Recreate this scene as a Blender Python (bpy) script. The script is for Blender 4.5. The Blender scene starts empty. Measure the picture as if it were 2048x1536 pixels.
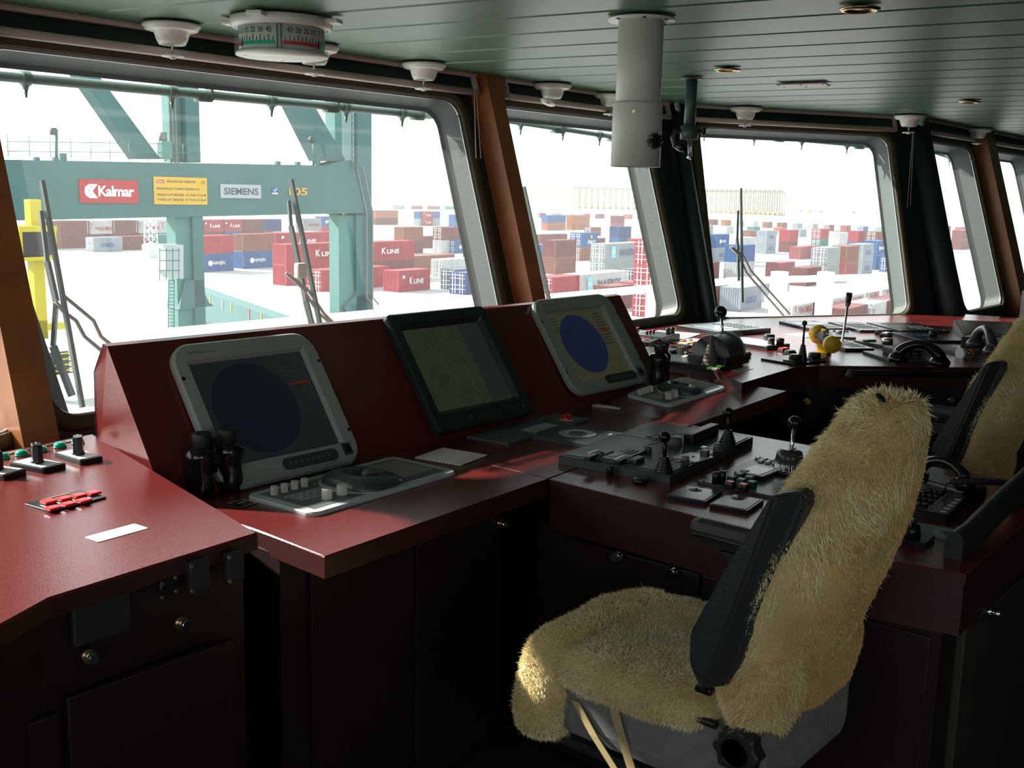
import bpy, bmesh, math, random
import numpy as np
from mathutils import Matrix, Vector
random.seed(7)
sc = bpy.context.scene
C = sc.collection
pi = math.pi

# ------------------------------------------------------------------ camera
F = 2150.0
EYE = Vector((0, 0, 1.62))
pitch = math.atan(379 / F); roll = math.radians(1.29); yaw = math.atan(1795 / F)
fwd = Vector((math.cos(yaw) * math.cos(pitch), math.sin(yaw) * math.cos(pitch), -math.sin(pitch)))
r0 = Vector((math.sin(yaw), -math.cos(yaw), 0)); u0 = r0.cross(fwd)
rgt = r0 * math.cos(roll) + u0 * math.sin(roll)
upv = u0 * math.cos(roll) - r0 * math.sin(roll)
cam = bpy.data.cameras.new('camera'); camo = bpy.data.objects.new('camera', cam); C.objects.link(camo)
camo.matrix_world = Matrix(((rgt.x, upv.x, -fwd.x, EYE.x), (rgt.y, upv.y, -fwd.y, EYE.y), (rgt.z, upv.z, -fwd.z, EYE.z), (0, 0, 0, 1)))
cam.sensor_fit = 'HORIZONTAL'; cam.sensor_width = 36; cam.lens = F / 2048 * 36
cam.clip_start = 0.05; cam.clip_end = 5000
sc.camera = camo
# ------------------------------------------------------------------ light
sc.view_settings.view_transform = 'Standard'; sc.view_settings.look = 'None'
sc.view_settings.exposure = 0.0; sc.view_settings.gamma = 1
w = bpy.data.worlds.new('world'); sc.world = w; w.use_nodes = True
bg = w.node_tree.nodes['Background']; bg.inputs[0].default_value = (0.93, 0.97, 1, 1); bg.inputs[1].default_value = 2.0
sun = bpy.data.lights.new('sun', 'SUN'); suno = bpy.data.objects.new('sun', sun); C.objects.link(suno)
sun.energy = 14; sun.angle = math.radians(1.2); sun.color = (1, 0.95, 0.88)
SUND = Vector((0.34, -1.0, -0.67)).normalized()
HAZE = 0.00035
suno.rotation_euler = SUND.to_track_quat('-Z', 'Y').to_euler()
suno.location = (0, 30, 30)

def ray(x, y): return fwd + rgt * ((x - 1024) / F) - upv * ((y - 768) / F)
def P(x, y, z):
    d = ray(x, y); return EYE + d * ((z - EYE.z) / d.z)
def on(x, y, p0, n):
    d = ray(x, y); n = Vector(n); return EYE + d * ((Vector(p0) - EYE).dot(n) / d.dot(n))
def atd(x, y, t): return EYE + ray(x, y) * t

# ------------------------------------------------------------------ materials
MATS = {}
def mat(name, col, rough=0.5, metal=0.0, bump=0.0, bscale=300.0, noise=0.0, nscale=20.0, spec=0.5, emit=None, trans=0.0, coat=0.0):
    if name in MATS: return MATS[name]
    m = bpy.data.materials.new(name); m.use_nodes = True; nt = m.node_tree; b = nt.nodes['Principled BSDF']
    b.inputs['Base Color'].default_value = (*col, 1); b.inputs['Roughness'].default_value = rough
    b.inputs['Metallic'].default_value = metal; b.inputs['Specular IOR Level'].default_value = spec
    b.inputs['Coat Weight'].default_value = coat
    if emit: b.inputs['Emission Color'].default_value = (*emit[0], 1); b.inputs['Emission Strength'].default_value = emit[1]
    tc = nt.nodes.new('ShaderNodeTexCoord')
    if noise:
        n = nt.nodes.new('ShaderNodeTexNoise'); n.inputs['Scale'].default_value = nscale; n.inputs['Detail'].default_value = 5
        nt.links.new(tc.outputs['Object'], n.inputs['Vector'])
        r = nt.nodes.new('ShaderNodeMapRange'); r.inputs[1].default_value = 0.3; r.inputs[2].default_value = 0.7
        r.inputs[3].default_value = 1 - noise; r.inputs[4].default_value = 1 + noise
        nt.links.new(n.outputs['Fac'], r.inputs[0])
        mx = nt.nodes.new('ShaderNodeVectorMath'); mx.operation = 'SCALE'; mx.inputs[0].default_value = col
        nt.links.new(r.outputs[0], mx.inputs['Scale']); nt.links.new(mx.outputs[0], b.inputs['Base Color'])
    if bump:
        n2 = nt.nodes.new('ShaderNodeTexNoise'); n2.inputs['Scale'].default_value = bscale; n2.inputs['Detail'].default_value = 2
        nt.links.new(tc.outputs['Object'], n2.inputs['Vector'])
        bp = nt.nodes.new('ShaderNodeBump'); bp.inputs['Strength'].default_value = bump; bp.inputs['Distance'].default_value = 0.002
        nt.links.new(n2.outputs['Fac'], bp.inputs['Height']); nt.links.new(bp.outputs[0], b.inputs['Normal'])
    MATS[name] = m; return m
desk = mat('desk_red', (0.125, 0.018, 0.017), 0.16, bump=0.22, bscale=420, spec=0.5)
panelshade = mat('panel_red_shaded', (0.018, 0.007, 0.0065), 0.42, bump=0.3, bscale=420)  # desk red taken near black; the shade on the fronts is in the colour
ceilg = mat('ceiling_green', (0.072, 0.145, 0.09), 0.38, noise=0.05, nscale=3)
dgreen = mat('dark_green_paint', (0.016, 0.035, 0.025), 0.5)
darkgap = mat('dark_gap', (0.01, 0.012, 0.01), 0.8)
wood = mat('wood_trim', (0.30, 0.105, 0.035), 0.4, noise=0.15, nscale=9)
gasket = mat('olive_gasket', (0.075, 0.065, 0.035), 0.6)
cream = mat('cream_rail', (0.55, 0.46, 0.42), 0.45)
white = mat('white_plastic', (0.72, 0.72, 0.66), 0.35)
whitep = mat('white_paint', (0.8, 0.8, 0.8), 0.5)
steel = mat('grey_steel', (0.05, 0.065, 0.058), 0.55, bump=0.4, bscale=60)
dgrey = mat('dark_grey_panel', (0.05, 0.062, 0.062), 0.32)
mgrey = mat('mid_grey_panel', (0.12, 0.14, 0.145), 0.4)
bezel = mat('light_bezel', (0.34, 0.36, 0.33), 0.45)
silver = mat('silver_bezel', (0.50, 0.54, 0.54), 0.38)
black = mat('black_plastic', (0.012, 0.013, 0.014), 0.3)
blackg = mat('black_gloss', (0.01, 0.01, 0.011), 0.12)
blackl = mat('black_vinyl', (0.02, 0.024, 0.024), 0.42, bump=0.5, bscale=300)
rubber = mat('rubber', (0.015, 0.015, 0.016), 0.6)
chrome = mat('chrome', (0.8, 0.8, 0.82), 0.12, 1.0)
brass = mat('brass', (0.7, 0.5, 0.25), 0.25, 1.0)
alu = mat('aluminium', (0.6, 0.6, 0.62), 0.3, 1.0)
redb = mat('red_button', (0.65, 0.03, 0.03), 0.3)
greenb = mat('green_lamp', (0.01, 0.42, 0.27), 0.2)
amber = mat('amber_button', (0.7, 0.25, 0.04), 0.35)
yellow = mat('yellow_plastic', (0.8, 0.5, 0.02), 0.35)
bright = mat('white_label', (0.85, 0.85, 0.85), 0.25)
beige = mat('beige_display', (0.30, 0.29, 0.24), 0.4)
legend = mat('legend_white', (0.7, 0.72, 0.7), 0.5)
blueb = mat('blue_button', (0.05, 0.1, 0.5), 0.3)
greenk = mat('green_key', (0.02, 0.09, 0.06), 0.35)
limeb = mat('lime_button', (0.3, 0.9, 0.1), 0.35)
knobw = mat('ivory_knob', (0.62, 0.6, 0.52), 0.4)
glassd = mat('display_glass', (0.035, 0.045, 0.045), 0.22)
fabric = mat('grey_velour', (0.20, 0.19, 0.18), 0.9, bump=0.5, bscale=500, noise=0.15, nscale=30)
strapm = mat('tan_strap', (0.42, 0.32, 0.16), 0.6)
skin = mat('hide_yellow', (0.58, 0.44, 0.20), 0.85, noise=0.2, nscale=14)
polem = mat('pole_paint', (0.60, 0.61, 0.55), 0.45)
floorm = mat('floor_vinyl', (0.02, 0.028, 0.03), 0.5)
rearw = mat('rear_wall', (0.06, 0.055, 0.05), 0.6)

def screenmat(name, bgc, circ, cx, cy, rad, es, extra=None):
    m = bpy.data.materials.new(name); m.use_nodes = True; nt = m.node_tree; b = nt.nodes['Principled BSDF']
    b.inputs['Roughness'].default_value = 0.25; b.inputs['Base Color'].default_value = (0.012, 0.014, 0.016, 1)
    tc = nt.nodes.new('ShaderNodeTexCoord'); dist = nt.nodes.new('ShaderNodeVectorMath'); dist.operation = 'DISTANCE'
    dist.inputs[1].default_value = (cx, cy, 0)
    fl = nt.nodes.new('ShaderNodeVectorMath'); fl.operation = 'MULTIPLY'; fl.inputs[1].default_value = (1, 1, 0)
    nt.links.new(tc.outputs['Object'], fl.inputs[0]); nt.links.new(fl.outputs[0], dist.inputs[0])
    lt = nt.nodes.new('ShaderNodeMath'); lt.operation = 'LESS_THAN'; lt.inputs[1].default_value = rad
    nt.links.new(dist.outputs['Value'], lt.inputs[0])
    mx = nt.nodes.new('ShaderNodeMix'); mx.data_type = 'RGBA'
    mx.inputs[6].default_value = (*bgc, 1); mx.inputs[7].default_value = (*circ, 1)
    if extra:
        n = nt.nodes.new('ShaderNodeTexNoise'); n.inputs['Scale'].default_value = 14; n.inputs['Detail'].default_value = 4
        nt.links.new(tc.outputs['Object'], n.inputs['Vector'])
        cr = nt.nodes.new('ShaderNodeValToRGB'); cr.color_ramp.elements[0].position = 0.42; cr.color_ramp.elements[1].position = 0.5
        cr.color_ramp.elements[0].color = (*bgc, 1); cr.color_ramp.elements[1].color = (*extra, 1)
        nt.links.new(n.outputs['Fac'], cr.inputs[0]); nt.links.new(cr.outputs[0], mx.inputs[6])
    nt.links.new(lt.outputs[0], mx.inputs[0]); nt.links.new(mx.outputs[2], b.inputs['Emission Color'])
    b.inputs['Emission Strength'].default_value = es
    return m

def glassmat(name, scatter, tint, extra=0.0):
    m = bpy.data.materials.new(name); m.use_nodes = True; nt = m.node_tree; nt.nodes.clear()
    o = nt.nodes.new('ShaderNodeOutputMaterial'); t = nt.nodes.new('ShaderNodeBsdfTransparent'); t.inputs[0].default_value = (*tint, 1)
    d = nt.nodes.new('ShaderNodeBsdfTranslucent'); d.inputs[0].default_value = (0.9, 0.95, 0.92, 1)
    mx = nt.nodes.new('ShaderNodeMixShader'); mx.inputs[0].default_value = scatter
    nt.links.new(t.outputs[0], mx.inputs[1]); nt.links.new(d.outputs[0], mx.inputs[2]); nt.links.new(mx.outputs[0], o.inputs[0])
    return m
GLASS = glassmat('veiled_glass', 0.026, (0.95, 0.985, 0.97))  # pale scatter in the panes stands in for veiling glare and haze
CLEAR = glassmat('clear_acrylic', 0.06, (0.9, 0.95, 0.95))

# ------------------------------------------------------------------ mesh builder
class MB:
    def __init__(s, M=None): s.bm = bmesh.new(); s.M = M or Matrix(); s.mats = []
    def mi(s, m):
        if m is None: return 0
        if m not in s.mats: s.mats.append(m)
        return s.mats.index(m)
    def _v(s, p, M): return s.bm.verts.new(s.M @ (M @ Vector(p) if M else Vector(p)))
    def poly(s, vs, faces, m=None, M=None, smooth=False):
        vv = [s._v(p, M) for p in vs]; k = s.mi(m)
        for f in faces:
            try:
                fc = s.bm.faces.new([vv[i] for i in f]); fc.material_index = k; fc.smooth = smooth
            except ValueError: pass
        return vv
    def box(s, c, d, m=None, M=None, bev=0.0, rz=0.0):
        x, y, z = d[0] / 2, d[1] / 2, d[2] / 2
        T = Matrix.Translation(c) @ Matrix.Rotation(rz, 4, 'Z')
        if M: T = M @ T
        if bev <= 0:
            vs = [(-x, -y, -z), (x, -y, -z), (x, y, -z), (-x, y, -z), (-x, -y, z), (x, -y, z), (x, y, z), (-x, y, z)]
            s.poly(vs, [(3, 2, 1, 0), (4, 5, 6, 7), (0, 1, 5, 4), (1, 2, 6, 5), (2, 3, 7, 6), (3, 0, 4, 7)], m, T); return
        b = min(bev, x * .9, y * .9, z * .9); t = bmesh.new(); bmesh.ops.create_cube(t, size=1)
        bmesh.ops.scale(t, vec=(2 * x, 2 * y, 2 * z), verts=t.verts)
        bmesh.ops.bevel(t, geom=t.edges[:], offset=b, segments=2, affect='EDGES', profile=0.6)
        t.verts.ensure_lookup_table()
        s.poly([v.co.copy() for v in t.verts], [[v.index for v in f.verts] for f in t.faces], m, T); t.free()
    def prism(s, pts, z0, z1, m=None, M=None, bev=0.0, smooth=False):
        n = len(pts); a = sum(pts[i][0] * pts[(i + 1) % n][1] - pts[(i + 1) % n][0] * pts[i][1] for i in range(n))
        if a < 0: pts = pts[::-1]
        if bev > 0:
            cx = sum(p[0] for p in pts) / n; cy = sum(p[1] for p in pts) / n
            ins = []
            for p in pts:
                dx, dy = p[0] - cx, p[1] - cy; l = math.hypot(dx, dy) or 1
                ins.append((p[0] - dx / l * bev, p[1] - dy / l * bev))
            vs = [(*p, z0) for p in pts] + [(*p, z1 - bev) for p in pts] + [(*p, z1) for p in ins]; L = 3
        else: vs = [(*p, z0) for p in pts] + [(*p, z1) for p in pts]; L = 2
        fs = [list(range(n))[::-1], list(range((L - 1) * n, L * n))]
        for k in range(L - 1):
            fs += [(k * n + i, k * n + (i + 1) % n, (k + 1) * n + (i + 1) % n, (k + 1) * n + i) for i in range(n)]
        s.poly(vs, fs, m, M, smooth)
    def rrect(s, w, d, r, z0, z1, m=None, M=None, bev=0.0, c=(0, 0), seg=5):
        pts = rr(w, d, r, seg); s.prism([(p[0] + c[0], p[1] + c[1]) for p in pts], z0, z1, m, M, bev)
    def lathe(s, prof, m=None, M=None, n=24, smooth=True, arc=1.0):
        vs = []; fs = []; k = len(prof)
        N = n if arc >= 1 else n + 1
        for i in range(N):
            a = 2 * pi * arc * i / n
            for r, z in prof: vs.append((r * math.cos(a), r * math.sin(a), z))
        for i in range(n):
            j = (i + 1) % N if arc >= 1 else i + 1
            for q in range(k - 1): fs.append((i * k + q, j * k + q, j * k + q + 1, i * k + q + 1))
        vv = s.poly(vs, fs, m, M, smooth)
        kk = s.mi(m)
        if arc >= 1:
            for q, rev in ((0, True), (k - 1, False)):
                if prof[q][0] > 1e-6:
                    l = [vv[i * k + q] for i in range(n)]
                    try: f = s.bm.faces.new(l[::-1] if rev else l); f.material_index = kk
                    except ValueError: pass
    def cyl(s, a, b, r, r2=None, m=None, M=None, n=14, smooth=True):
        a = Vector(a); b = Vector(b); d = b - a; T = Matrix.Translation(a) @ d.to_track_quat('Z', 'Y').to_matrix().to_4x4()
        if M: T = M @ T
        s.lathe([(r, 0), (r if r2 is None else r2, d.length)], m, T, n, smooth)
    def sphere(s, c, r, m=None, M=None, n=16, sc=(1, 1, 1)):
        prof = [(max(1e-7, r * math.sin(pi * i / 10)), -r * math.cos(pi * i / 10)) for i in range(11)]
        T = Matrix.Translation(c) @ Matrix.Diagonal((*sc, 1))
        s.lathe(prof, m, (M @ T) if M else T, n)
    def tube(s, pts, r, m=None, M=None, n=8, closed=False):
        pts = [Vector(p) for p in pts]; k = len(pts); vs = []; up = Vector((0, 0, 1)); prev = None
        rs = r if isinstance(r, (list, tuple)) else [r] * k
        for i, p in enumerate(pts):
            t = (pts[min(i + 1, k - 1)] - pts[max(i - 1, 0)])
            if t.length < 1e-9: t = Vector((0, 0, 1))
            t.normalize()
            if prev is None:
                a = t.cross(up)
                if a.length < 0.1: a = t.cross(Vector((1, 0, 0)))
            else: a = prev - t * prev.dot(t)
            a.normalize(); prev = a; b = t.cross(a)
            for j in range(n):
                q = 2 * pi * j / n; vs.append(p + (a * math.cos(q) + b * math.sin(q)) * rs[i])
        fs = [(i * n + j, i * n + (j + 1) % n, (i + 1) * n + (j + 1) % n, (i + 1) * n + j) for i in range(k - 1) for j in range(n)]
        fs += [list(range(n))[::-1], list(range((k - 1) * n, k * n))]
        s.poly(vs, fs, m, M, True)
    def sides(s, m):
        k = s.mi(m); s.bm.normal_update()
        for f in s.bm.faces:
            if abs(f.normal.z) < .6: f.material_index = k
        return s
    def build(s, name, m=None, parent=None, label=None):
        me = bpy.data.meshes.new(name)
        bmesh.ops.recalc_face_normals(s.bm, faces=s.bm.faces[:])
        s.bm.to_mesh(me); s.bm.free()
        ms = s.mats if s.mats else [m or dgrey]
        for q in ms: me.materials.append(q)
        o = bpy.data.objects.new(name, me); C.objects.link(o)
        if parent: o.parent = parent
        if label: o['label'] = label
        return o

def rr(w, d, r, seg=5):
    pts = []
    r = min(r, w / 2, d / 2)
    for cx, cy, a0 in ((w / 2 - r, d / 2 - r, 0), (-w / 2 + r, d / 2 - r, pi / 2), (-w / 2 + r, -d / 2 + r, pi), (w / 2 - r, -d / 2 + r, 3 * pi / 2)):
        for i in range(seg + 1):
            a = a0 + pi / 2 * i / seg; pts.append((cx + r * math.cos(a), cy + r * math.sin(a)))
    return pts
def thing(name, label, cat, loc=(0, 0, 0), rz=0, group=None, M=None):
    o = bpy.data.objects.new(name, None); C.objects.link(o); o.empty_display_size = 0.05
    if M is not None: o.matrix_world = M
    else: o.location = loc; o.rotation_euler = (0, 0, rz)
    o['label'] = label; o['category'] = cat
    if group: o['group'] = group
    return o
def tag(o, label=None, cat=None, group=None, kind=None):
    if label: o['label'] = label
    if cat: o['category'] = cat
    if group: o['group'] = group
    if kind: o['kind'] = kind
    return o
def struct(o, label=None):
    o['kind'] = 'structure'
    if label: o['label'] = label
    return o
def dup(o, label=None, group=None, parent=None, top=True):
    c = o.copy(); C.objects.link(c)
    if parent: c.parent = parent
    if top:
        if label: c['label'] = label
        if group: c['group'] = group
    for ch in list(KIDS.get(o.name, [])): dup(ch, parent=c, top=False)
    return c
KIDS = {}
def index_kids(o):
    KIDS[o.name] = [x for x in bpy.data.objects if x.parent == o]
    for k in KIDS[o.name]: index_kids(k)
def text(body, w, h, M, m, parent, name='lettering', depth=0.002, label=None, bold=0.0, spacing=1.0):
    """lettering w wide and h high centred on M's origin, in its XY plane"""
    cu = bpy.data.curves.new('t', 'FONT'); cu.body = body; cu.size = 1; cu.align_x = 'LEFT'; cu.resolution_u = 3
    cu.space_character = spacing; cu.offset = bold
    t = bpy.data.objects.new('t', cu); C.objects.link(t)
    dg = bpy.context.evaluated_depsgraph_get(); me = bpy.data.meshes.new_from_object(t.evaluated_get(dg))
    bpy.data.objects.remove(t); bpy.data.curves.remove(cu)
    if not me.vertices: return None
    n = len(me.vertices); co = np.zeros(n * 3, dtype=np.float32); me.vertices.foreach_get('co', co); co = co.reshape(n, 3)
    mn, mx = co.min(0), co.max(0); s = mx - mn
    co[:, 0] = ((co[:, 0] - mn[0]) / max(s[0], 1e-6) - .5) * w; co[:, 1] = ((co[:, 1] - mn[1]) / max(s[1], 1e-6) - .5) * h
    co[:, 2] = depth
    me.vertices.foreach_set('co', co.ravel()); me.transform(M); me.materials.clear(); me.materials.append(m)
    o = bpy.data.objects.new(name, me); C.objects.link(o)
    if parent: o.parent = parent
    if label: o['label'] = label
    return o
def fit(D, A, B, z):
    """rectangle on plane z from its far-left, near-left, near-right corners in the photo -> frame at centre, w, d"""
    d, a, b = P(*D, z), P(*A, z), P(*B, z)
    x = (b - a); w_ = x.length; x.normalize(); y = Vector((-x.y, x.x, 0)); dd = abs((d - a).dot(y))
    c = a + x * w_ / 2 + y * dd / 2
    return Matrix(((x.x, y.x, 0, c.x), (x.y, y.y, 0, c.y), (0, 0, 1, z), (0, 0, 0, 1))), w_, dd
def uv(M, x, y, z):
    """photo point -> local coordinates on the plane z of frame M"""
    return M.inverted() @ P(x, y, z)
# ================================================================== ROOM
ZC = 2.15; LEAN = math.radians(17); cl, sl_ = math.cos(LEAN), math.sin(LEAN)
def wallframe(c0, c1):
    d = Vector((c1[0] - c0[0], c1[1] - c0[1], 0)); L = d.length; d.normalize()
    out = Vector((-d.y, d.x, 0)); up = out * sl_ + Vector((0, 0, 1)) * cl; n = d.cross(up)
    o = Vector((c0[0], c0[1], ZC))
    return Matrix(((d.x, up.x, n.x, o.x), (d.y, up.y, n.y, o.y), (d.z, up.z, n.z, o.z), (0, 0, 0, 1))), L
def vz(z): return (z - ZC) / cl
winno = [0]
def wallseg(nm, c0, c1, op, label=None, topz=2.22):
    M, L = wallframe(c0, c1)
    mb = MB(M); u0, u1, z0, z1 = op; v0, v1 = vz(z0), vz(z1); w_, h_ = u1 - u0, v1 - v0; cx, cy = (u0 + u1) / 2, (v0 + v1) / 2
    inner = [(p[0] + cx, p[1] + cy) for p in rr(w_, h_, 0.085, 8)]
    V0, V1 = vz(0.0), vz(topz)
    outer = []; n = len(inner); k = n // 4
    cor = [(L, V1), (0, V1), (0, V0), (L, V0)]
    for i in range(n): outer.append(cor[i // k])
    vs = [(*p, 0) for p in inner] + [(*p, 0) for p in cor] + [(*p, -0.09) for p in inner] + [(*p, -0.09) for p in cor]
    fi = []; fo = []; b1 = n; b2 = n + 4; b3 = 2 * n + 4
    for i in range(n):
        j = (i + 1) % n; ci, cj = i // k, j // k
        if ci == cj: fi.append((i, j, b1 + ci)); fo.append((b2 + j, b2 + i, b3 + ci))
        else: fi.append((i, j, b1 + cj, b1 + ci)); fo.append((b2 + j, b2 + i, b3 + ci, b3 + cj))
    mb.poly(vs, fi, dgreen)
    mb.poly(vs, fo, whitep)
    struct(mb.build(nm), label)
    winno[0] += 1
    rev = MB(M); pin = [(p[0] + cx, p[1] + cy) for p in rr(w_, h_, 0.085, 8)]; pout = [(p[0] + cx, p[1] + cy) for p in rr(w_ - .03, h_ - .03, 0.08, 8)]
    m_ = len(pin)
    rev.poly([(*p, 0.002) for p in pin] + [(*p, -0.13) for p in pin] + [(*p, -0.14) for p in pout], [(i, (i + 1) % m_, m_ + (i + 1) % m_, m_ + i) for i in range(m_)] + [(m_ + i, m_ + (i + 1) % m_, 2 * m_ + (i + 1) % m_, 2 * m_ + i) for i in range(m_)], steel)
    win = bpy.data.objects.new('window_%d' % winno[0], None); C.objects.link(win); struct(win); win.matrix_world = M @ Matrix.Translation((cx, cy, 0))
    Mi = Matrix.Translation((-cx, -cy, 0))
    rev.M = Mi; # rebuild in window space
    for v in rev.bm.verts: v.co = Mi @ (M.inverted() @ v.co)
    rev.build('window_reveal', parent=win)
    g = MB(); a = rr(w_ + .085, h_ + .085, .12, 8); b_ = rr(w_ + .06, h_ + .06, .11, 8); c_ = rr(w_ - .006, h_ - .006, .085, 8)
    loops = [(a, 0.001), (a, .010), (b_, .016), (c_, .016), (c_, -.004)]
    vs = [(*p, z) for l, z in loops for p in l]
    g.poly(vs, [(q * m_ + i, q * m_ + (i + 1) % m_, (q + 1) * m_ + (i + 1) % m_, (q + 1) * m_ + i) for q in range(4) for i in range(m_)], gasket, smooth=True)
    g.build('window_gasket', parent=win)
    s = MB(); pts = [(*p, -.006) for p in rr(w_ - .016, h_ - .016, .08, 8)]; s.tube(pts + pts[:2], .0045, alu, n=6); s.build('window_seal', parent=win)
    gl = MB(); gp = rr(w_ - .01, h_ - .01, .085, 8); gl.poly([(*p, -.012) for p in gp], [list(range(len(gp)))], GLASS); gl.build('window_glass', parent=win)
    return M
c01 = (1.42, 3.43); c12 = (3.83, 3.43); c23 = (5.45, 3.43); c34 = (6.95, 2.58)
d0 = Vector((math.cos(math.radians(30)), math.sin(math.radians(30)), 0)); cL = (c01[0] - 2.9 * d0.x, c01[1] - 2.9 * d0.y)
M0 = wallseg('wall_front', cL, c01, (1.05, 2.68, .93, 2.04), 'dark window wall left of the wooden pillar')
M1 = wallseg('wall_front', c01, c12, (0.105, 2.22, .925, 2.035), 'dark green raked wall around the wide left window')
M2 = wallseg('wall_front', c12, c23, (0.07, 1.30, .985, 2.03), 'dark green raked wall around the second window')
M3 = wallseg('wall_corner', c23, c34, (0.18, 1.54, .945, 2.035), 'dark green angled wall around the centre window')
M4 = wallseg('wall_right', c34, (8.22, 2.58), (0.22, 1.09, .93, 2.02), 'dark green wall around the narrow fourth window')
M5 = wallseg('wall_right', (8.22, 2.58), (9.72, 2.58), (0.17, 1.36, .93, 2.02), 'dark green wall beyond the right wooden pillar')
M6 = wallseg('wall_right', (9.72, 2.58), (11.4, 2.58), (0.15, 1.5, .93, 2.02), 'farthest stretch of wall at the right edge')
# corner posts
mb = MB(); top = Vector((c34[0], c34[1], ZC + .05)); n3 = M3.to_3x3().col[2]; n4 = M4.to_3x3().col[2]; dr = n3.cross(n4); dr = dr * (-1 if dr.z > 0 else 1); dr /= -dr.z
mb.tube([top + Vector((0, -.02, 0)), top + dr * 2.15 + Vector((0, -.02, 0))], .075, dgreen, n=20)
struct(mb.build('trim_1'), 'rounded dark green post where the angled wall meets the right wall')
mb = MB(); top = Vector((c23[0], c23[1], ZC + .05)); dr = n3.cross(M2.to_3x3().col[2]); dr /= -dr.z; dr = dr if dr.z < 0 else -dr
mb.tube([top + Vector((-.03, -.05, 0)), top + dr * 2.15 + Vector((-.03, -.05, 0))], .04, dgreen, n=16)
struct(mb.build('trim_2'), 'dark green corner post between the second and centre windows')
# wooden pillars (rake with the wall)
def pillar(n_, M, u, wd, dp, lab, flare=0.0):
    mb = MB(M); v0, v1 = vz(.0), vz(2.15)
    mb.poly([(u - wd / 2, v1, 0), (u + wd / 2, v1, 0), (u + wd / 2, v1, dp), (u - wd / 2, v1, dp), (u - wd / 2 - flare, v0, 0), (u + wd / 2, v0, 0), (u + wd / 2, v0, dp), (u - wd / 2 - flare, v0, dp)],
            [(0, 1, 2, 3), (4, 7, 6, 5), (0, 3, 7, 4), (3, 2, 6, 7), (2, 1, 5, 6)], wood)
    o = mb.build(n_); struct(o, lab); return mb
pillar('trim_3', M1, 2.365, .095, .11, 'wooden pillar between the wide left window and the second window')
_n1 = M1.to_3x3().col[2]; _xr = (on(121, 884, M1.translation + _n1 * .17, _n1).x - c01[0])
pillar('trim_4', M1, _xr - .052, .104, .17, 'wooden pillar at the left edge of the photo')
pillar('trim_5', M4, 1.27, .20, .10, 'orange wooden pillar between the narrow right windows')
pillar('trim_6', M5, 1.50, .20, .10, 'wooden pillar at the far right edge')
# ceiling
def clipmesh(mb, planes):
    for co, no in planes:
        g = mb.bm.verts[:] + mb.bm.edges[:] + mb.bm.faces[:]
        bmesh.ops.bisect_plane(mb.bm, geom=g, plane_co=co, plane_no=no, clear_outer=True, dist=1e-5)
def ceilmesh():
    a = math.radians(-80.5); d = Vector((math.cos(a), math.sin(a), 0)); n = Vector((-d.y, d.x, 0)); mb = MB()
    pw = .2975; base = 3.24
    ang = math.atan2(d.y, d.x)
    for k in range(-22, 46):
        s = base + k * pw; c = n * (s + pw / 2) + d * (0.0)
        T = Matrix.Translation(Vector((c.x, c.y, ZC + .008))) @ Matrix.Rotation(ang, 4, 'Z')
        h = pw / 2 - .0045; b = .010
        mb.poly([(-9, -h, .008), (9, -h, .008), (9, h, .008), (-9, h, .008), (-9, -h, -.002), (9, -h, -.002), (9, h, -.002), (-9, h, -.002), (-9, -h + b, -.008), (9, -h + b, -.008), (9, h - b, -.008), (-9, h - b, -.008)],
                [(4, 5, 1, 0), (3, 2, 6, 7), (4, 8, 9, 5), (6, 10, 11, 7), (8, 11, 10, 9)], ceilg, T)
    return mb
w3n = Vector((-(c34[1] - c23[1]), c34[0] - c23[0], 0)).normalized(); w0n = Vector((-d0.y, d0.x, 0))
def slab():
    mb = MB(); mb.poly([(-3, -4, ZC + .012), (13, -4, ZC + .012), (13, 5, ZC + .012), (-3, 5, ZC + .012), (-3, -4, ZC + .2), (13, -4, ZC + .2), (13, 5, ZC + .2), (-3, 5, ZC + .2)],
            [(0, 3, 2, 1), (4, 5, 6, 7), (0, 1, 5, 4), (1, 2, 6, 5), (2, 3, 7, 6), (3, 0, 4, 7)], darkgap); return mb
e = .03
for nm, f in (('ceiling', ceilmesh), ('ceiling', slab)):
    L = f(); clipmesh(L, [((6.95, 0, 0), (1, 0, 0)), ((0, 3.43 + e, 0), (0, 1, 0)), ((c23[0], c23[1] + e, 0), w3n), ((c01[0], c01[1] + e, 0), w0n), ((-1.6, 0, 0), (-1, 0, 0)), ((0, -2.6, 0), (0, -1, 0))])
    R = f(); clipmesh(R, [((6.95, 0, 0), (-1, 0, 0)), ((0, 2.58 + e, 0), (0, 1, 0)), ((11.4, 0, 0), (1, 0, 0)), ((0, -2.6, 0), (0, -1, 0))])
    me = bpy.data.meshes.new('tmp'); R.bm.to_mesh(me); R.bm.free(); L.bm.from_mesh(me); bpy.data.meshes.remove(me)
    struct(L.build(nm), 'dark green ceiling of long boards with dark joints' if f is ceilmesh else 'dark backing above the ceiling boards')
mb = MB(); mb.box((4.9, .4, -.05), (13.2, 6.2, .1), floorm); struct(mb.build('floor'), 'dark floor')
mb = MB()
for c_, d_ in (((-1.55, -.5, .45), (.08, 5.2, .9)), ((-1.55, -.5, 2.13), (.08, 5.2, .16)), ((-1.55, 1.75, 1.5), (.08, .7, 1.3)), ((-1.55, -2.5, 1.5), (.08, .5, 1.3)), ((-1.55, -.4, 1.5), (.08, .1, 1.3))): mb.box(c_, d_, rearw)
struct(mb.build('wall_left'), 'side wall with windows behind the left console')
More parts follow.
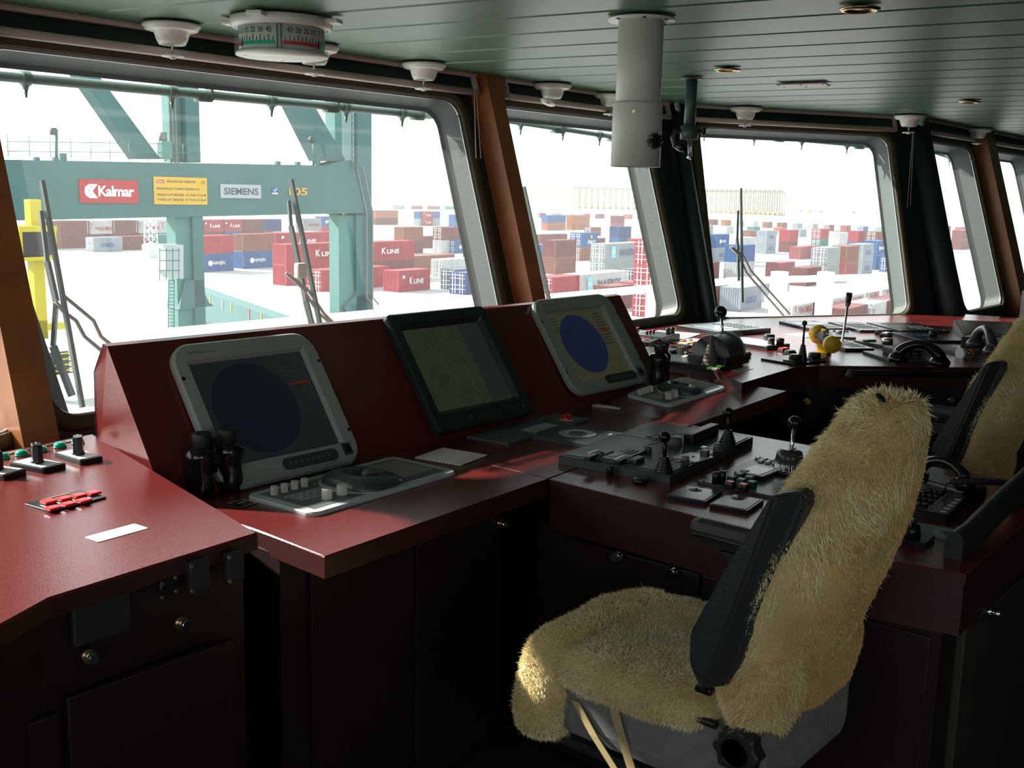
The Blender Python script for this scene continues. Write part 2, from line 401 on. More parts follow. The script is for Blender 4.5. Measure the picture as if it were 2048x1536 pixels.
mb = MB(); mb.poly([(-1.55, -2.3, .9), (-1.55, 1.42, .9), (-1.55, 1.42, 2.06), (-1.55, -2.3, 2.06)], [(0, 1, 2, 3)], GLASS); struct(mb.build('window_8'), 'side windows behind the left console')
mb = MB(); mb.box((11.42, 0, 1.07), (.08, 5.6, 2.3), rearw); struct(mb.build('wall_right'), 'end wall')
mb = MB()
for c_, d_ in (((4.9, -2.6, .5), (13.2, .08, 1.0)), ((4.9, -2.6, 2.12), (13.2, .08, .2)), ((-1.35, -2.6, 1.5), (.5, .08, 1.1)), ((6.3, -2.6, 1.5), (10.4, .08, 1.1))): mb.box(c_, d_, rearw)
struct(mb.build('wall_back'), 'rear wall with windows added for fill light')
mb = MB(); mb.poly([(-1.2, -2.6, 1.0), (1.1, -2.6, 1.0), (1.1, -2.6, 2.04), (-1.2, -2.6, 2.04)], [(0, 1, 2, 3)], GLASS); struct(mb.build('window_9'), 'unseen rear windows added for fill light')  # unseen opening, added to brighten surfaces that face the rear

# roller blinds under the ceiling
def blind(M, u0, u1, lab, drop=.105):
    Mi = M; t = thing('roller_blind', lab, 'blind', M=M @ Matrix.Translation(((u0 + u1) / 2, 0, 0))); L = u1 - u0
    mb = MB(); mb.box((0, -.024, .066), (L, .024, .02), cream, bev=.004); mb.build('head_rail', parent=t)
    mb = MB(); mb.box((0, -.052, .03), (L - .03, .085, .03), dgreen); mb.build('cassette', parent=t)
    mb = MB(); mb.tube([(-L / 2 + .01, -drop, .062), (L / 2 - .01, -drop, .062)], .015, cream, n=12); mb.build('bottom_bar', parent=t)
    for s in (-1, 1):
        mb = MB(); mb.box((s * (L / 2 - .008), -.055, .055), (.016, .115, .03), cream, bev=.004); mb.build('end_bracket', parent=t)
    return t
blind(M1, .07, 2.30, 'long roller blind rolled up above the wide left window')
blind(M2, .09, 1.52, 'rolled up blind behind the white tube, above the second window')
blind(M3, .1, 1.56, 'rolled up blind with a hanging cord above the centre window')
blind(M4, .1, 1.14, 'short rolled up blind above the narrow fourth window')
blind(M5, .1, 1.36, 'rolled up blind at the far right beyond the wooden pillar')
# cords
mb = MB(); p = on(1825, 262, (5.45, 3.38, 2.1), M3.to_3x3().col[2]); q = on(1818, 620, (5.45, 3.33, 2.1), M3.to_3x3().col[2]); q2 = on(1850, 640, (5.45, 3.33, 2.1), M3.to_3x3().col[2])
p = P(1826, 262, 2.06); q = Vector((p.x - .03, p.y - .02, 1.02)); 
mb.tube([p, p.lerp(q, .5), q, q + Vector((.03, -.01, -.02)), q + Vector((.06, -.02, .02)), p.lerp(q, .5) + Vector((.03, -.01, 0)), p + Vector((.012, 0, 0))], .0022, cream, n=6)
tag(mb.build('blind_cord'), 'thin looped blind cord hanging beside the rounded dark green post', 'cord')
p = P(948, 172, 2.07)
mb = MB(); mb.tube([p, p + Vector((.01, -.01, -.3)), p + Vector((.03, -.02, -.3)), p + Vector((.012, 0, 0))], .0016, cream, n=5)
tag(mb.build('blind_cord'), 'short beaded blind cord left of the middle wooden pillar', 'cord')
# ---------------------------------------------------------- ceiling fittings
def diffuser_proto():
    t = thing('air_diffuser', 'x', 'air vent', P(343, 44, ZC) - Vector((0, 0, .008)))
    mb = MB(); mb.lathe([(0.001, 0), (.093, 0), (.093, -.008), (.086, -.013), (.084, -.019), (.074, -.022), (.058, -.024), (.05, -.05), (.042, -.064), (.036, -.064), (.03, -.045), (.001, -.04)], white, n=36); mb.build('bowl', parent=t)
    mb = MB(); mb.cyl((0, 0, -.04), (0, 0, -.098), .004, m=alu); mb.build('stem', parent=t)
    mb = MB(); mb.lathe([(.001, -.094), (.036, -.096), (.038, -.099), (.036, -.102), (.01, -.104), (.01, -.108), (.001, -.108)], white, n=28); mb.build('disc', parent=t)
    return t
df = diffuser_proto(); bpy.context.view_layer.update(); index_kids(df)
dl = [((343, 44), 'white round air vent with hanging disc, first from the left above the wide window'),
      ((628, 88), 'white round air vent just under and right of the rudder angle drum'),
      ((848, 124), 'white round air vent left of the middle wooden pillar top'),
      ((1105, 166), 'white round air vent with tilted disc between the middle pillar and the white tube'),
      ((1222, 186), 'white round air vent half hidden behind the white tube'),
      ((1492, 213), 'white round air vent above the centre window, right of the dark ceiling bracket'),
      ((1820, 229), 'white round air vent above the rounded dark green post'),
      ((1957, 256), 'white round air vent over the orange wooden pillar'),
      ((2040, 283), 'white round air vent cut by the right edge of the photo')]
for i, (p, lab) in enumerate(dl):
    o = df if i == 0 else dup(df, lab)
    o['label'] = lab; o['group'] = 'round air vents along the window edge of the ceiling'
    o.location = P(*p, ZC) - Vector((0, 0, .008)); o.rotation_euler.z = i * .7
    if i == 3:
        for ch in [x for x in bpy.data.objects if x.parent == o and x.name.startswith('disc')]:
            ch.rotation_euler = (.35, -.3, 0); ch.location = (-.02, .05, .0)
# rudder angle indicator
base = P(563, 34, ZC)
t = thing('rudder_angle_indicator', 'white drum rudder angle indicator with number scale on the ceiling', 'gauge', (base.x, base.y, ZC - .008))
va = math.atan2(-base.y, -base.x)  # direction to the camera
mb = MB(); pl = [( .185 * math.cos(a), .185 * math.sin(a)) for a in [va + pi / 4 + i * pi / 2 for i in range(4)]]
mb.lathe([(.001, 0), (.158, 0), (.158, -.022), (.15, -.03), (.001, -.03)], white, n=48)
for i in range(4):
    a = va + pi / 4 + i * pi / 2 + .35; mb.box((.165 * math.cos(a), .165 * math.sin(a), -.008), (.06, .05, .014), white, bev=.004, rz=a)
mb.build('mounting_flange', parent=t)
mb = MB(); mb.lathe([(.132, -.028), (.132, -.105)], polem, n=64); mb.build('scale_drum', parent=t)
mb = MB(); mb.lathe([(.1, -.104), (.142, -.104), (.142, -.112), (.001, -.112)], white, n=64); mb.build('bottom_cover', parent=t)
mb = MB(); mb.lathe([(.1445, -.03), (.1445, -.111)], CLEAR, n=64); mb.build('clear_shell', parent=t)
mb = MB()
def arcstrip(mb, r, a0, a1, z0, z1, m):
    n = max(2, int(abs(a1 - a0) / .06)); vs = []
    for i in range(n + 1):
        a = va + a0 + (a1 - a0) * i / n; vs += [(r * math.cos(a), r * math.sin(a), z0), (r * math.cos(a), r * math.sin(a), z1)]
    mb.poly(vs, [(2 * i, 2 * i + 2, 2 * i + 3, 2 * i + 1) for i in range(n)], m, smooth=True)
step = .105
div = .06  # divider angle (seen slightly left of centre)
div = -.06
# angles grow to the right seen from the camera
marks = []
mb2 = MB()
for side, first, cols in ((1, 1, (redb, greenb)), (-1, 1, (greenb, redb))):
    base_a = div + side * .09
    zero = base_a + side * .95
    arcstrip(mb, .1328, base_a, zero, -.090, -.079, cols[0]); arcstrip(mb, .1328, zero, zero + side * .8, -.090, -.079, cols[1])
    for k in range(18):
        a = base_a + side * (.05 + k * .1); aa = va + a; l = .017 if k % 2 else .011
        mb2.box((.1335 * math.cos(aa), .1335 * math.sin(aa), -.079 + l / 2), (.001, .0022, l), black, rz=aa)
    for k, sname in enumerate(['40', '30', '20', '10', '0', '10', '20', '30', '40']):
        a = zero - side * (4 - k) * .2 - side * .0; aa = va + a
        T = Matrix.Translation((.1332 * math.cos(aa), .1332 * math.sin(aa), -.047)) @ Matrix.Rotation(aa, 4, 'Z') @ Matrix(((0, 0, 1, 0), (1, 0, 0, 0), (0, 1, 0, 0), (0, 0, 0, 1)))
        text(sname, .0185 if len(sname) == 2 else .009, .017, T, black, t, 'numeral', .0012)
    aa = va + zero; mb2.box((.134 * math.cos(aa), .134 * math.sin(aa), -.083), (.002, .005, .022), black, rz=aa)
for da in (-.045, .045):
    aa = va + div + da; mb2.box((.1345 * math.cos(aa), .1345 * math.sin(aa), -.066), (.003, .003, .076), dgrey, rz=aa)
mb.build('colour_band', parent=t); mb2.build('scale_marks', parent=t)
mb = MB()
for i in range(4):
    a = va + i * pi / 2; mb.lathe([(.001, -.1135), (.004, -.1135), (.004, -.111)], alu, Matrix.Translation((.115 * math.cos(a), .115 * math.sin(a), 0)), n=8)
mb.build('screw', parent=t)
# white periscope tube
b = P(1283, 33, ZC)
t = thing('compass_periscope_tube', 'large white vertical tube with sliding sleeve hanging from the ceiling', 'tube', (b.x, b.y, ZC - .008))
dist = (b - EYE).dot(fwd); R1 = 45.5 * dist / F; R2 = 50.5 * dist / F
zof = lambda y: (EYE + ray(1275, y) * (math.hypot(b.x, b.y) / math.hypot(*ray(1275, y).xy))).z - (ZC - .008)
z1, z2 = zof(206), zof(334)
mb = MB(); mb.lathe([(.001, 0), (R1 * 1.48, 0), (R1 * 1.48, -.005), (R1, -.006)], white, n=48); mb.build('flange', parent=t)
mb = MB(); mb.lathe([(R1, -.005), (R1, z1 - .05)], polem, n=48); mb.build('upper_tube', parent=t)
mb = MB(); mb.lathe([(R1 + .001, z1), (R2 - .002, z1), (R2, z1 - .004), (R2, z2), (R2 - .004, z2), (R2 - .004, z1 - .02)], polem, n=48)
va2 = math.atan2(-b.y, -b.x)
mb.build('sleeve', parent=t)
for k, da in enumerate((-.9, .1, 1.0, 2.2)):
    mb = MB(); a = va2 + da; mb.lathe([(.001, -.0085), (.006, -.0085), (.006, -.004)], black, Matrix.Translation((R1 * 1.27 * math.cos(a), R1 * 1.27 * math.sin(a), 0)), n=10); mb.build('screw', parent=t)
a = va2 + .62
mb = MB(); d = Vector((math.cos(a), math.sin(a), 0)); zk = zof(284)
c0_ = d * R2 + Vector((0, 0, zk)); mb.cyl(c0_, c0_ + d * .012, .009, m=black)
T = Matrix.Translation(c0_ + d * .012) @ d.to_track_quat('Z', 'Y').to_matrix().to_4x4()
pts = [((.021 + .003 * math.cos(8 * q)) * math.cos(q), (.021 + .003 * math.cos(8 * q)) * math.sin(q)) for q in [2 * pi * i / 48 for i in range(48)]]
mb.prism(pts, 0, .018, black, T, bev=.003); mb.build('locking_knob', parent=t, label='black star knob')
mb = MB(); a = va2 - .15; d = Vector((math.cos(a), math.sin(a), 0)); mb.cyl(d * (R2 - .002) + Vector((0, 0, z1 - .03)), d * (R2 + .003) + Vector((0, 0, z1 - .03)), .005, m=brass); mb.build('rivet', parent=t)
# dark bracket
b = P(1384, 153, ZC); dist = (b - EYE).dot(fwd)
t = thing('ceiling_bracket', 'dark green tubular ceiling bracket with clamp and side knob', 'bracket', (b.x, b.y, ZC - .008))
zo = lambda y: (EYE + ray(1380, y) * (math.hypot(b.x, b.y) / math.hypot(*ray(1380, y).xy))).z - (ZC - .008)
s = dist / F; gm = mat('bracket_paint', (.05, .085, .085), .4)
mb = MB(); mb.lathe([(.001, 0), (23 * s, 0), (23 * s, -.004), (12 * s, -.005)], gm, n=28); mb.build('flange', parent=t)
mb = MB(); mb.cyl((0, 0, -.004), (0, 0, zo(255)), 11.5 * s, m=gm, n=24); mb.build('pole', parent=t)
mb = MB(); mb.cyl((0, 0, zo(252)), (0, 0, zo(279)), 18 * s, m=gm, n=24); mb.build('clamp', parent=t)
va3 = math.atan2(-b.y, -b.x); rt = Vector((rgt.x, rgt.y, 0)).normalized(); to = Vector((math.cos(va3), math.sin(va3), 0))
mb = MB(); q = Vector((0, 0, zo(262))); mb.cyl(q + rt * 17 * s, q + rt * 25 * s, 3 * s, m=black); mb.cyl(q + rt * 25 * s, q + rt * 32 * s, 10 * s, 8 * s, m=black, n=18); mb.build('clamp_knob', parent=t)
mb = MB(); q = Vector((0, 0, 0))
mb.tube([Vector((0, 0, zo(262))) - rt * 17 * s, Vector((0, 0, zo(262))) - rt * 28 * s, Vector((0, 0, zo(275))) - rt * 33 * s, Vector((0, 0, zo(292))) - rt * 28 * s, Vector((0, 0, zo(298))) - rt * 16 * s], 5 * s, black, n=10)
mb.build('cable_hook', parent=t)
mb = MB(); mb.cyl(Vector((0, 0, zo(290))) - rt * 24 * s + to * .01, Vector((0, 0, zo(300))) - rt * 6 * s + to * .01, 9 * s, 9 * s, m=blackg, n=16); mb.build('lamp_head', parent=t)
mb = MB()
for dx in (-1, 5): mb.cyl(Vector((0, 0, zo(279))) + rt * dx * s, Vector((0, 0, zo(313))) + rt * (dx * .6 + 3) * s, 2 * s, m=alu, n=8)
mb.cyl(Vector((0, 0, zo(311))) + rt * -1 * s, Vector((0, 0, zo(316))) + rt * 8 * s, 5 * s, m=alu, n=12); mb.build('hanging_rods', parent=t)
# downlights
for i, (px, lab) in enumerate([((1720, 11), 'recessed brass downlight nearest, at the top edge'), ((1455, 135), 'recessed brass downlight right of the white tube, above the dark bracket'), ((1940, 200), 'recessed brass downlight farthest right, above the right vents')]):
    b = P(*px, ZC)
    t = thing('downlight', lab, 'light', (b.x, b.y, ZC - .008), group='recessed ceiling downlights')
    mb = MB(); mb.lathe([(.055, .0), (.055, -.004), (.044, -.008), (.036, -.004), (.034, .004)], brass, n=32); mb.build('trim_ring', parent=t)
    mb = MB(); mb.lathe([(.034, .004), (.02, .006), (.001, .006)], darkgap, n=20); mb.lathe([(.001, -.002), (.018, -.002), (.02, .004)], brass, n=20); mb.build('reflector', parent=t)
M_, w_, d_ = fit((1572, 163), (1568, 166), (1640, 167), ZC)
b = P(1607, 165, ZC)
t = thing('ceiling_plate', 'small screwed rectangular cream plate flush in the ceiling', 'plate', (b.x, b.y, ZC - .008), rz=math.radians(10))
mb = MB(); mb.box((0, 0, -.003), (.11, .22, .006), cream, bev=.002); mb.build('cover', parent=t)
mb = MB()
for x in (-.045, .045):
    for y in (-.1, 0, .1): mb.cyl((x, y, -.0055), (x, y, -.008), .005, m=black, n=8)
mb.build('screws', parent=t)
# dome tap on left pillar
# ================================================================== filler by the rounded post
mb = MB()
a0 = M3 @ Vector((1.70, vz(2.2), -.02)); a1 = M3 @ Vector((1.70, vz(0), -.02)); b0 = M4 @ Vector((.06, vz(2.2), -.02)); b1_ = M4 @ Vector((.06, vz(0), -.02))
bk = Vector((0, .12, 0))
mb.poly([a0, a1, b1_, b0, a0 + bk, a1 + bk, b1_ + bk, b0 + bk], [(0, 1, 2, 3), (7, 6, 5, 4), (0, 4, 5, 1), (2, 6, 7, 3)], dgreen)
struct(mb.build('trim_7'), 'narrow dark green wall strip behind the rounded post')
# ================================================================== CONSOLES
ZW, ZD = .95, .86
edgeshade = mat('desk_edge_shaded', (.05, .012, .011), .4)  # darker than the desk tops: shade on their sides put into the colour
# ---- left wing console
red = [P(185, 868, ZW), P(515, 1065, ZW), P(100, 1195, ZW), P(0, 1250, ZW)]
e1 = red[3] + (red[3] - red[2]) * 6.5
top_l = [(p.x, p.y) for p in red] + [(e1.x, e1.y), (e1.x - .3, e1.y + 1.0), (1.199 - .75, 2.50), (1.199, 2.679)]
t = thing('side_console', 'dark red console at the left with green lamps and rotary switches on top', 'console', (.9, 2.1, 0))
def wl(mb): mb.M = Matrix.Translation((-.9, -2.1, 0)); return mb
mb = wl(MB()); mb.prism(top_l, ZW - .035, ZW, desk, bev=.004); mb.sides(edgeshade).build('console_top', parent=t)
def inset(poly, d):
    n = len(poly); out = []
    cx = sum(p[0] for p in poly) / n; cy = sum(p[1] for p in poly) / n
    for p in poly:
        v = Vector((p[0] - cx, p[1] - cy)); out.append((p[0] - v.x / v.length * d, p[1] - v.y / v.length * d))
    return out
mb = wl(MB()); mb.prism(inset(top_l, .03), .08, ZW - .036, panelshade); mb.build('console_body', parent=t)
YF = red[2].y + .025
def vw(px, py, Y=YF): return on(px, py, (0, Y, 0), (0, 1, 0))
def door(t, T0, x0, x1, z0, z1, Y, knob=None, nm='door', m=panelshade, ax='y'):
    mb = MB(); mb.M = T0
    mb.box(((x0 + x1) / 2, Y - .008, (z0 + z1) / 2), (x1 - x0, .016, z1 - z0), m, bev=.004); o = mb.build(nm, parent=t)
    if knob:
        mb = MB(); mb.M = T0
        mb.cyl((knob[0], Y - .014, knob[1]), (knob[0], Y - .024, knob[1]), .013, m=brass, n=18)
        mb.cyl((knob[0], Y - .02, knob[1]), (knob[0], Y - .04, knob[1]), .007, .009, m=chrome, n=14); mb.build('door_knob', parent=o)
    return o
T0 = Matrix.Translation((-.9, -2.1, 0))
k1, k2, k3 = vw(165, 1305), vw(350, 1240), vw(538, 1176)
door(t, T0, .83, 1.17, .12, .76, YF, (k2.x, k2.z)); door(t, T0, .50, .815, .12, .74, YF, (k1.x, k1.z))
# small fittings on its front
a = vw(135, 1195); b = vw(256, 1258)
mb = wl(MB()); mb.box(((a.x + b.x) / 2, YF - .006, (a.z + b.z) / 2), (abs(b.x - a.x), .014, abs(a.z - b.z)), blackl, bev=.006); mb.build('socket_cover', parent=t)
for (px, py, w_, h_) in ((390, 1148, .045, .062), (462, 1130, .04, .06)):
    a = vw(px, py); mb = wl(MB()); mb.box((a.x, YF - .008, a.z), (w_, .018, h_), blackl, bev=.005)
    for dz in (-.024, .024): mb.cyl((a.x - w_ * .42, YF - .016, a.z + dz), (a.x - w_ * .42, YF - .02, a.z + dz), .004, m=alu, n=8)
    mb.build('socket', parent=t)
a = vw(328, 1172)
mb = wl(MB()); mb.cyl((a.x, YF, a.z), (a.x, YF - .016, a.z), .016, m=black, n=18)
for dx, dz in ((-.014, .012), (.014, .016), (-.014, -.014), (.014, -.010)): mb.cyl((a.x + dx, YF - .014, a.z + dz), (a.x + dx, YF - .018, a.z + dz), .0035, m=alu, n=8)
mb.build('connector', parent=t)

# ---- radar console : lower desk, monitor cabinet
lip = [P(519, 1062, ZD), P(649, 1113, ZD), P(1097, 957, ZD)]
r1, r2 = P(1385, 850, ZD), P(1572, 782, ZD)
t = thing('radar_console', 'dark red centre console with sloped monitor cabinet and low desk', 'console', (2.6, 2.2, 0))
def rc(mb=None): mb = mb or MB(); mb.M = Matrix.Translation((-2.6, -2.2, 0)); return mb
xl = lip[0].x
pts = [(xl, 2.5), (xl, lip[0].y), (lip[1].x, lip[1].y), (lip[2].x, lip[2].y)]
j0, j1 = lip[2], r1
ptsR = [(r1.x, r1.y), (r2.x, r2.y), (r2.x + .02, 2.12), (3.95, 2.5)]
mb = rc(); mb.prism(pts + [(j0.x, 2.16)] + [(j0.x, 2.5)], ZD - .05, ZD, desk, bev=.003)
mb.sides(edgeshade).build('left_desk', parent=t)
RP0 = Vector((j1.x, r1.y, ZD)); RN = Vector((-.128, 0, 1)).normalized()
rq = [RP0, on(1572, 782, RP0, RN), on(1484, 768, RP0, RN), Vector((3.72, 2.5, ZD + .128 * (3.72 - j1.x))), Vector((j1.x, 2.5, ZD))]
mb = rc(); mb.poly(rq + [v - Vector((0, 0, .05)) for v in rq], [(0, 1, 2, 3, 4), (9, 8, 7, 6, 5)] + [(i, i + 5, (i + 1) % 5 + 5, (i + 1) % 5) for i in range(5)], desk); mb.sides(edgeshade).build('right_desk', parent=t)
mb = rc(); mb.prism([(j0.x + .002, lip[2].y + .003), (j1.x - .002, r1.y + .003), (j1.x - .002, 2.5), (j0.x + .002, 2.5)], ZD - .05, ZD, desk, bev=.001); mb.sides(edgeshade).build('middle_desk', parent=t)
s55 = math.radians(55); fb = (2.236, ZD); ft = (2.49, ZD + (2.49 - 2.236) * math.tan(s55))
Xl, Xr = 1.395, 3.66
def cabprof(x, x2, shrink=0): return [(x, fb[0], fb[1] - .02), (x, ft[0], ft[1]), (x, ft[0] + .02, ft[1] + .004), (x2, 2.69, 1.125), (x2, 2.70, .80)]
L_ = cabprof(Xl, Xl + .07); R_ = cabprof(Xr, Xr - .02)
mb = rc(); n = 5
mb.poly(L_ + R_, [(0, 1, 6, 5), (1, 2, 7, 6), (2, 3, 8, 7), (3, 4, 9, 8), (4, 0, 5, 9)], desk)
mb.poly(L_, [(0, 1, 2, 3, 4)], desk); mb.poly(R_, [(0, 1, 2, 3, 4)], desk)
mb.build('monitor_cabinet', parent=t)
mb = rc()
for (x, y), (x2, y2) in (((905, 889), (1440, 1050)),):
    pass
mb.box((1.8, 2.1, .45), (.75, .5, .74), panelshade); mb.box((2.7, 2.2, .45), (.9, .6, .74), panelshade); mb.box((3.4, 2.25, .45), (.5, .4, .74), panelshade)
mb.build('console_body', parent=t)
k = on(990, 1043, (0, 1.85, 0), (0, 1, 0))
door(t, Matrix.Translation((-2.6, -2.2, 0)), 1.5, 1.83, .12, .78, 1.85, (k3.x, k3.z - .02)); door(t, Matrix.Translation((-2.6, -2.2, 0)), 1.84, 2.17, .12, .78, 1.85, (k.x, k.z))
FN = Vector((0, -math.sin(s55), math.cos(s55)))
def fpt(x, y, off=0): return on(x, y, Vector((0, fb[0], fb[1])) + FN * off, FN)
def fframe(corners):
    q = [fpt(*c) for c in corners]; x0 = (q[0].x + q[3].x) / 2; x1 = (q[1].x + q[2].x) / 2
    vv = lambda p: (p - Vector((0, fb[0], fb[1]))).dot(Vector((0, math.cos(s55), math.sin(s55))))
    t_ = (vv(q[0]) + vv(q[1])) / 2; b_ = (vv(q[2]) + vv(q[3])) / 2
    c = Vector(((x0 + x1) / 2, fb[0] + (t_ + b_) / 2 * math.cos(s55), fb[1] + (t_ + b_) / 2 * math.sin(s55)))
    U = Vector((0, math.cos(s55), math.sin(s55)))
    return Matrix(((1, U.x, FN.x, c.x), (0, U.y, FN.y, c.y), (0, U.z, FN.z, c.z), (0, 0, 0, 1))), x1 - x0, t_ - b_
scr1 = screenmat('radar_screen_dark', (0.006, 0.008, 0.009), (0.0025, 0.0035, 0.007), -.028, .0, .135, 1.0)
scr2 = screenmat('radar_screen_lit', (0.03, 0.029, 0.016), (0.005, 0.008, 0.026), -.03, .005, .125, 1.0)
chartm = screenmat('chart_screen', (0.014, 0.018, 0.009), (0.01, 0.014, 0.009), 5, 5, .01, 1.0, extra=(0.017, 0.021, 0.011))
def radar(corn, scr, lab, smat, gl):
    M, w_, h_ = fframe(corn); t = thing('radar_display', lab, 'monitor', M=M)
    Ms, sw, sh = fframe(scr); cx = Ms.translation.x - M.translation.x; cyv = (Ms.translation - M.translation).dot(Vector((0, math.cos(s55), math.sin(s55))))
    mb = MB(); o = rr(w_, h_, .065, 8); o2 = rr(w_ - .012, h_ - .012, .06, 8); i1 = rr(sw + .012, sh + .012, .004, 8); i2 = rr(sw, sh, .002, 8)
    loops = [([(p[0], p[1]) for p in o], 0), ([(p[0], p[1]) for p in o], .014), (o2, .02), ([(p[0] + cx, p[1] + cyv) for p in i1], .02), ([(p[0] + cx, p[1] + cyv) for p in i2], .004)]
    N = len(o); vs = [(*p, z) for l, z in loops for p in l]
    mb.poly(vs, [(q * N + i, q * N + (i + 1) % N, (q + 1) * N + (i + 1) % N, (q + 1) * N + i) for q in range(4) for i in range(N)], bezel)
    mb.build('bezel', parent=t)
    mb = MB(Matrix()); mb.poly([(-sw / 2, -sh / 2, 0), (sw / 2, -sh / 2, 0), (sw / 2, sh / 2, 0), (-sw / 2, sh / 2, 0)], [(0, 1, 2, 3)], smat)
    s = mb.build('screen', parent=t); s.location = (cx, cyv, .005)
    # readouts
    mb = MB(); random.seed(3)
    for k in range(11):
        y = sh * .42 - k * .013; mb.box((sw * .36, y, .0008), (sw * random.uniform(.1, .2), .0035, .0004), gl)
    for k in range(5): mb.box((-sw * .42, sh * .42 - k * .013, .0008), (sw * random.uniform(.06, .1), .0035, .0004), gl)
    mb.box((sw * .38, sh * .18, .0008), (sw * .2, .006, .0004), mat('readout_red', (.1, .01, .01), .4, emit=((.16, .015, .012), .35)))
    r_ = mb.build('readouts', parent=s); r_['kind'] = 'stuff'
    mb = MB()
    mb.rrect(w_ * .40, .034, .016, .018, .023, dgrey, c=(w_ * .12, -h_ / 2 + .038)); 
    for k in range(8): mb.cyl((w_ * (-.03 + k * .04), -h_ / 2 + .038, .022), (w_ * (-.03 + k * .04), -h_ / 2 + .038, .0245), .004, m=mgrey, n=10)
    mb.build('button_strip', parent=t)
    mb = MB(); mb.box((w_ * .4, -h_ / 2 + .045, .021), (.03, .035, .004), dgrey); mb.box((w_ * .4, -h_ / 2 + .045, .0235), (.016, .02, .002), black); mb.build('power_switch', parent=t)
    for x in (-1, 1):
        for y in (-.22, .22):
            mb = MB(); mb.cyl((x * (w_ / 2 - .012), y * h_ * 1.2, .018), (x * (w_ / 2 - .012), y * h_ * 1.2, .0215), .0055, m=black, n=14); mb.build('cap_screw', parent=t)
    text('SAM Electronics', .085, .009, Matrix.Translation((-w_ * .30 + .0, h_ / 2 - .03, .0205)), mgrey, t, 'maker_lettering', .0002)
    return t
rdk = mat('readout_dim', (.02, .022, .02), .4, emit=((.02, .022, .02), .35))
radar([(325, 707), (610, 660), (722, 928), (445, 990)], [(372, 735), (594, 703), (679, 887), (455, 934)], 'light grey framed radar monitor at the left end of the console, screen dark', scr1, rdk)
radar([(1058, 606), (1215, 588), (1290, 765), (1140, 800)], [(1087, 632), (1190, 616), (1268, 740), (1160, 772)], 'light grey framed radar monitor at the right end, screen yellow with blue disc', scr2, rdk)
M, w_, h_ = fframe([(757, 645), (955, 612), (1060, 825), (880, 880)])
t = thing('chart_display', 'black framed chart monitor in the middle of the console', 'monitor', M=M)
Ms, sw, sh = fframe([(798, 667), (945, 645), (1024, 795), (875, 828)]); cx = Ms.translation.x - M.translation.x; cyv = (Ms.translation - M.translation).dot(Vector((0, math.cos(s55), math.sin(s55))))
mb = MB(); o = rr(w_, h_, .02, 5); i1 = rr(sw + .03, sh + .03, .01, 5); i2 = rr(sw, sh, .002, 5); N = len(o)
loops = [(o, 0), (o, .022), (rr(w_ - .012, h_ - .012, .018, 5), .027), ([(p[0] + cx, p[1] + cyv) for p in i1], .027), ([(p[0] + cx, p[1] + cyv) for p in i2], .006)]
mb.poly([(*p, z) for l, z in loops for p in l], [(q * N + i, q * N + (i + 1) % N, (q + 1) * N + (i + 1) % N, (q + 1) * N + i) for q in range(4) for i in range(N)], mat('charcoal_bezel', (.022, .03, .032), .35))
mb.build('bezel', parent=t)
mb = MB(); mb.poly([(-sw / 2, -sh / 2, 0), (sw / 2, -sh / 2, 0), (sw / 2, sh / 2, 0), (-sw / 2, sh / 2, 0)], [(0, 1, 2, 3)], chartm); s = mb.build('screen', parent=t); s.location = (cx, cyv, .007)
mb = MB(); mb.box((sw * .36, 0, .0006), (sw * .26, sh * .98, .0004), mat('chart_side', (.02, .025, .02), .4, emit=((.009, .013, .011), 1)))
mb.build('side_menu', parent=s)
mb = MB(); ln = mat('chart_line', (.03, .035, .03), .5, emit=((.024, .028, .016), 1))
random.seed(5)
for k in range(5):
    x, y = -sw * .3 + k * .04, sh * .45; pts = []
    for q in range(16): pts.append((x, y, .0008)); x += random.uniform(-.008, .014); y -= sh * .06
    pts = [p for p in pts if p[0] < sw * .22]; mb.tube(pts, .0007, ln, n=4)
mb.build('chart_lines', parent=s)
text('Transas', .055, .012, Matrix.Translation((-w_ * .07, -h_ / 2 + .028, .0275)), mgrey, t, 'maker_lettering', .0003)
mb = MB(); mb.lathe([(.006, 0), (.009, 0), (.009, .0008), (.006, .0008)], mgrey, Matrix.Translation((-w_ * .07 - .038, -h_ / 2 + .029, .0272)), n=20, arc=.7); mb.build('maker_emblem', parent=t)
mb = MB(); mb.box((w_ * .27, -h_ / 2 + .03, .028), (.05, .01, .003), dgrey); mb.cyl((w_ * .4, -h_ / 2 + .032, .027), (w_ * .4, -h_ / 2 + .032, .031), .006, m=mgrey); mb.build('front_controls', parent=t)

# ---- tongue console
tl = [lip[2], P(1379, 1029, ZD), P(1520, 1075, ZD)]
tp = [(j0.x, lip[2].y - .002), (tl[1].x, tl[1].y), (tl[2].x, tl[2].y), (2.26, .640), (3.16, .66), (r1.x, r1.y - .002)]
t = thing('steering_console', 'long dark red console reaching back beside the chair, covered in controls', 'console', (2.7, 1.2, 0))
def tc_(mb=None): mb = mb or MB(); mb.M = Matrix.Translation((-2.7, -1.2, 0)); return mb
mb = tc_(); mb.prism(tp, ZD - .02, ZD, desk, bev=.003); mb.sides(edgeshade).build('console_top', parent=t)
mb = tc_(); mb.prism([(tp[0][0] + .004, tp[0][1] - .004), (tp[1][0] + .004, tp[1][1]), (tp[2][0] + .004, tp[2][1]), (tp[3][0] + .004, tp[3][1] + .004), (tp[4][0] - .004, tp[4][1] + .004), (tp[5][0] - .004, tp[5][1] - .004)], ZD - .14, ZD - .021, mat('edge_red_shaded', (.045, .011, .010), .4, bump=.3, bscale=420)); mb.build('edge_panel', parent=t)  # edge panel is a darkened desk red, its shade painted in
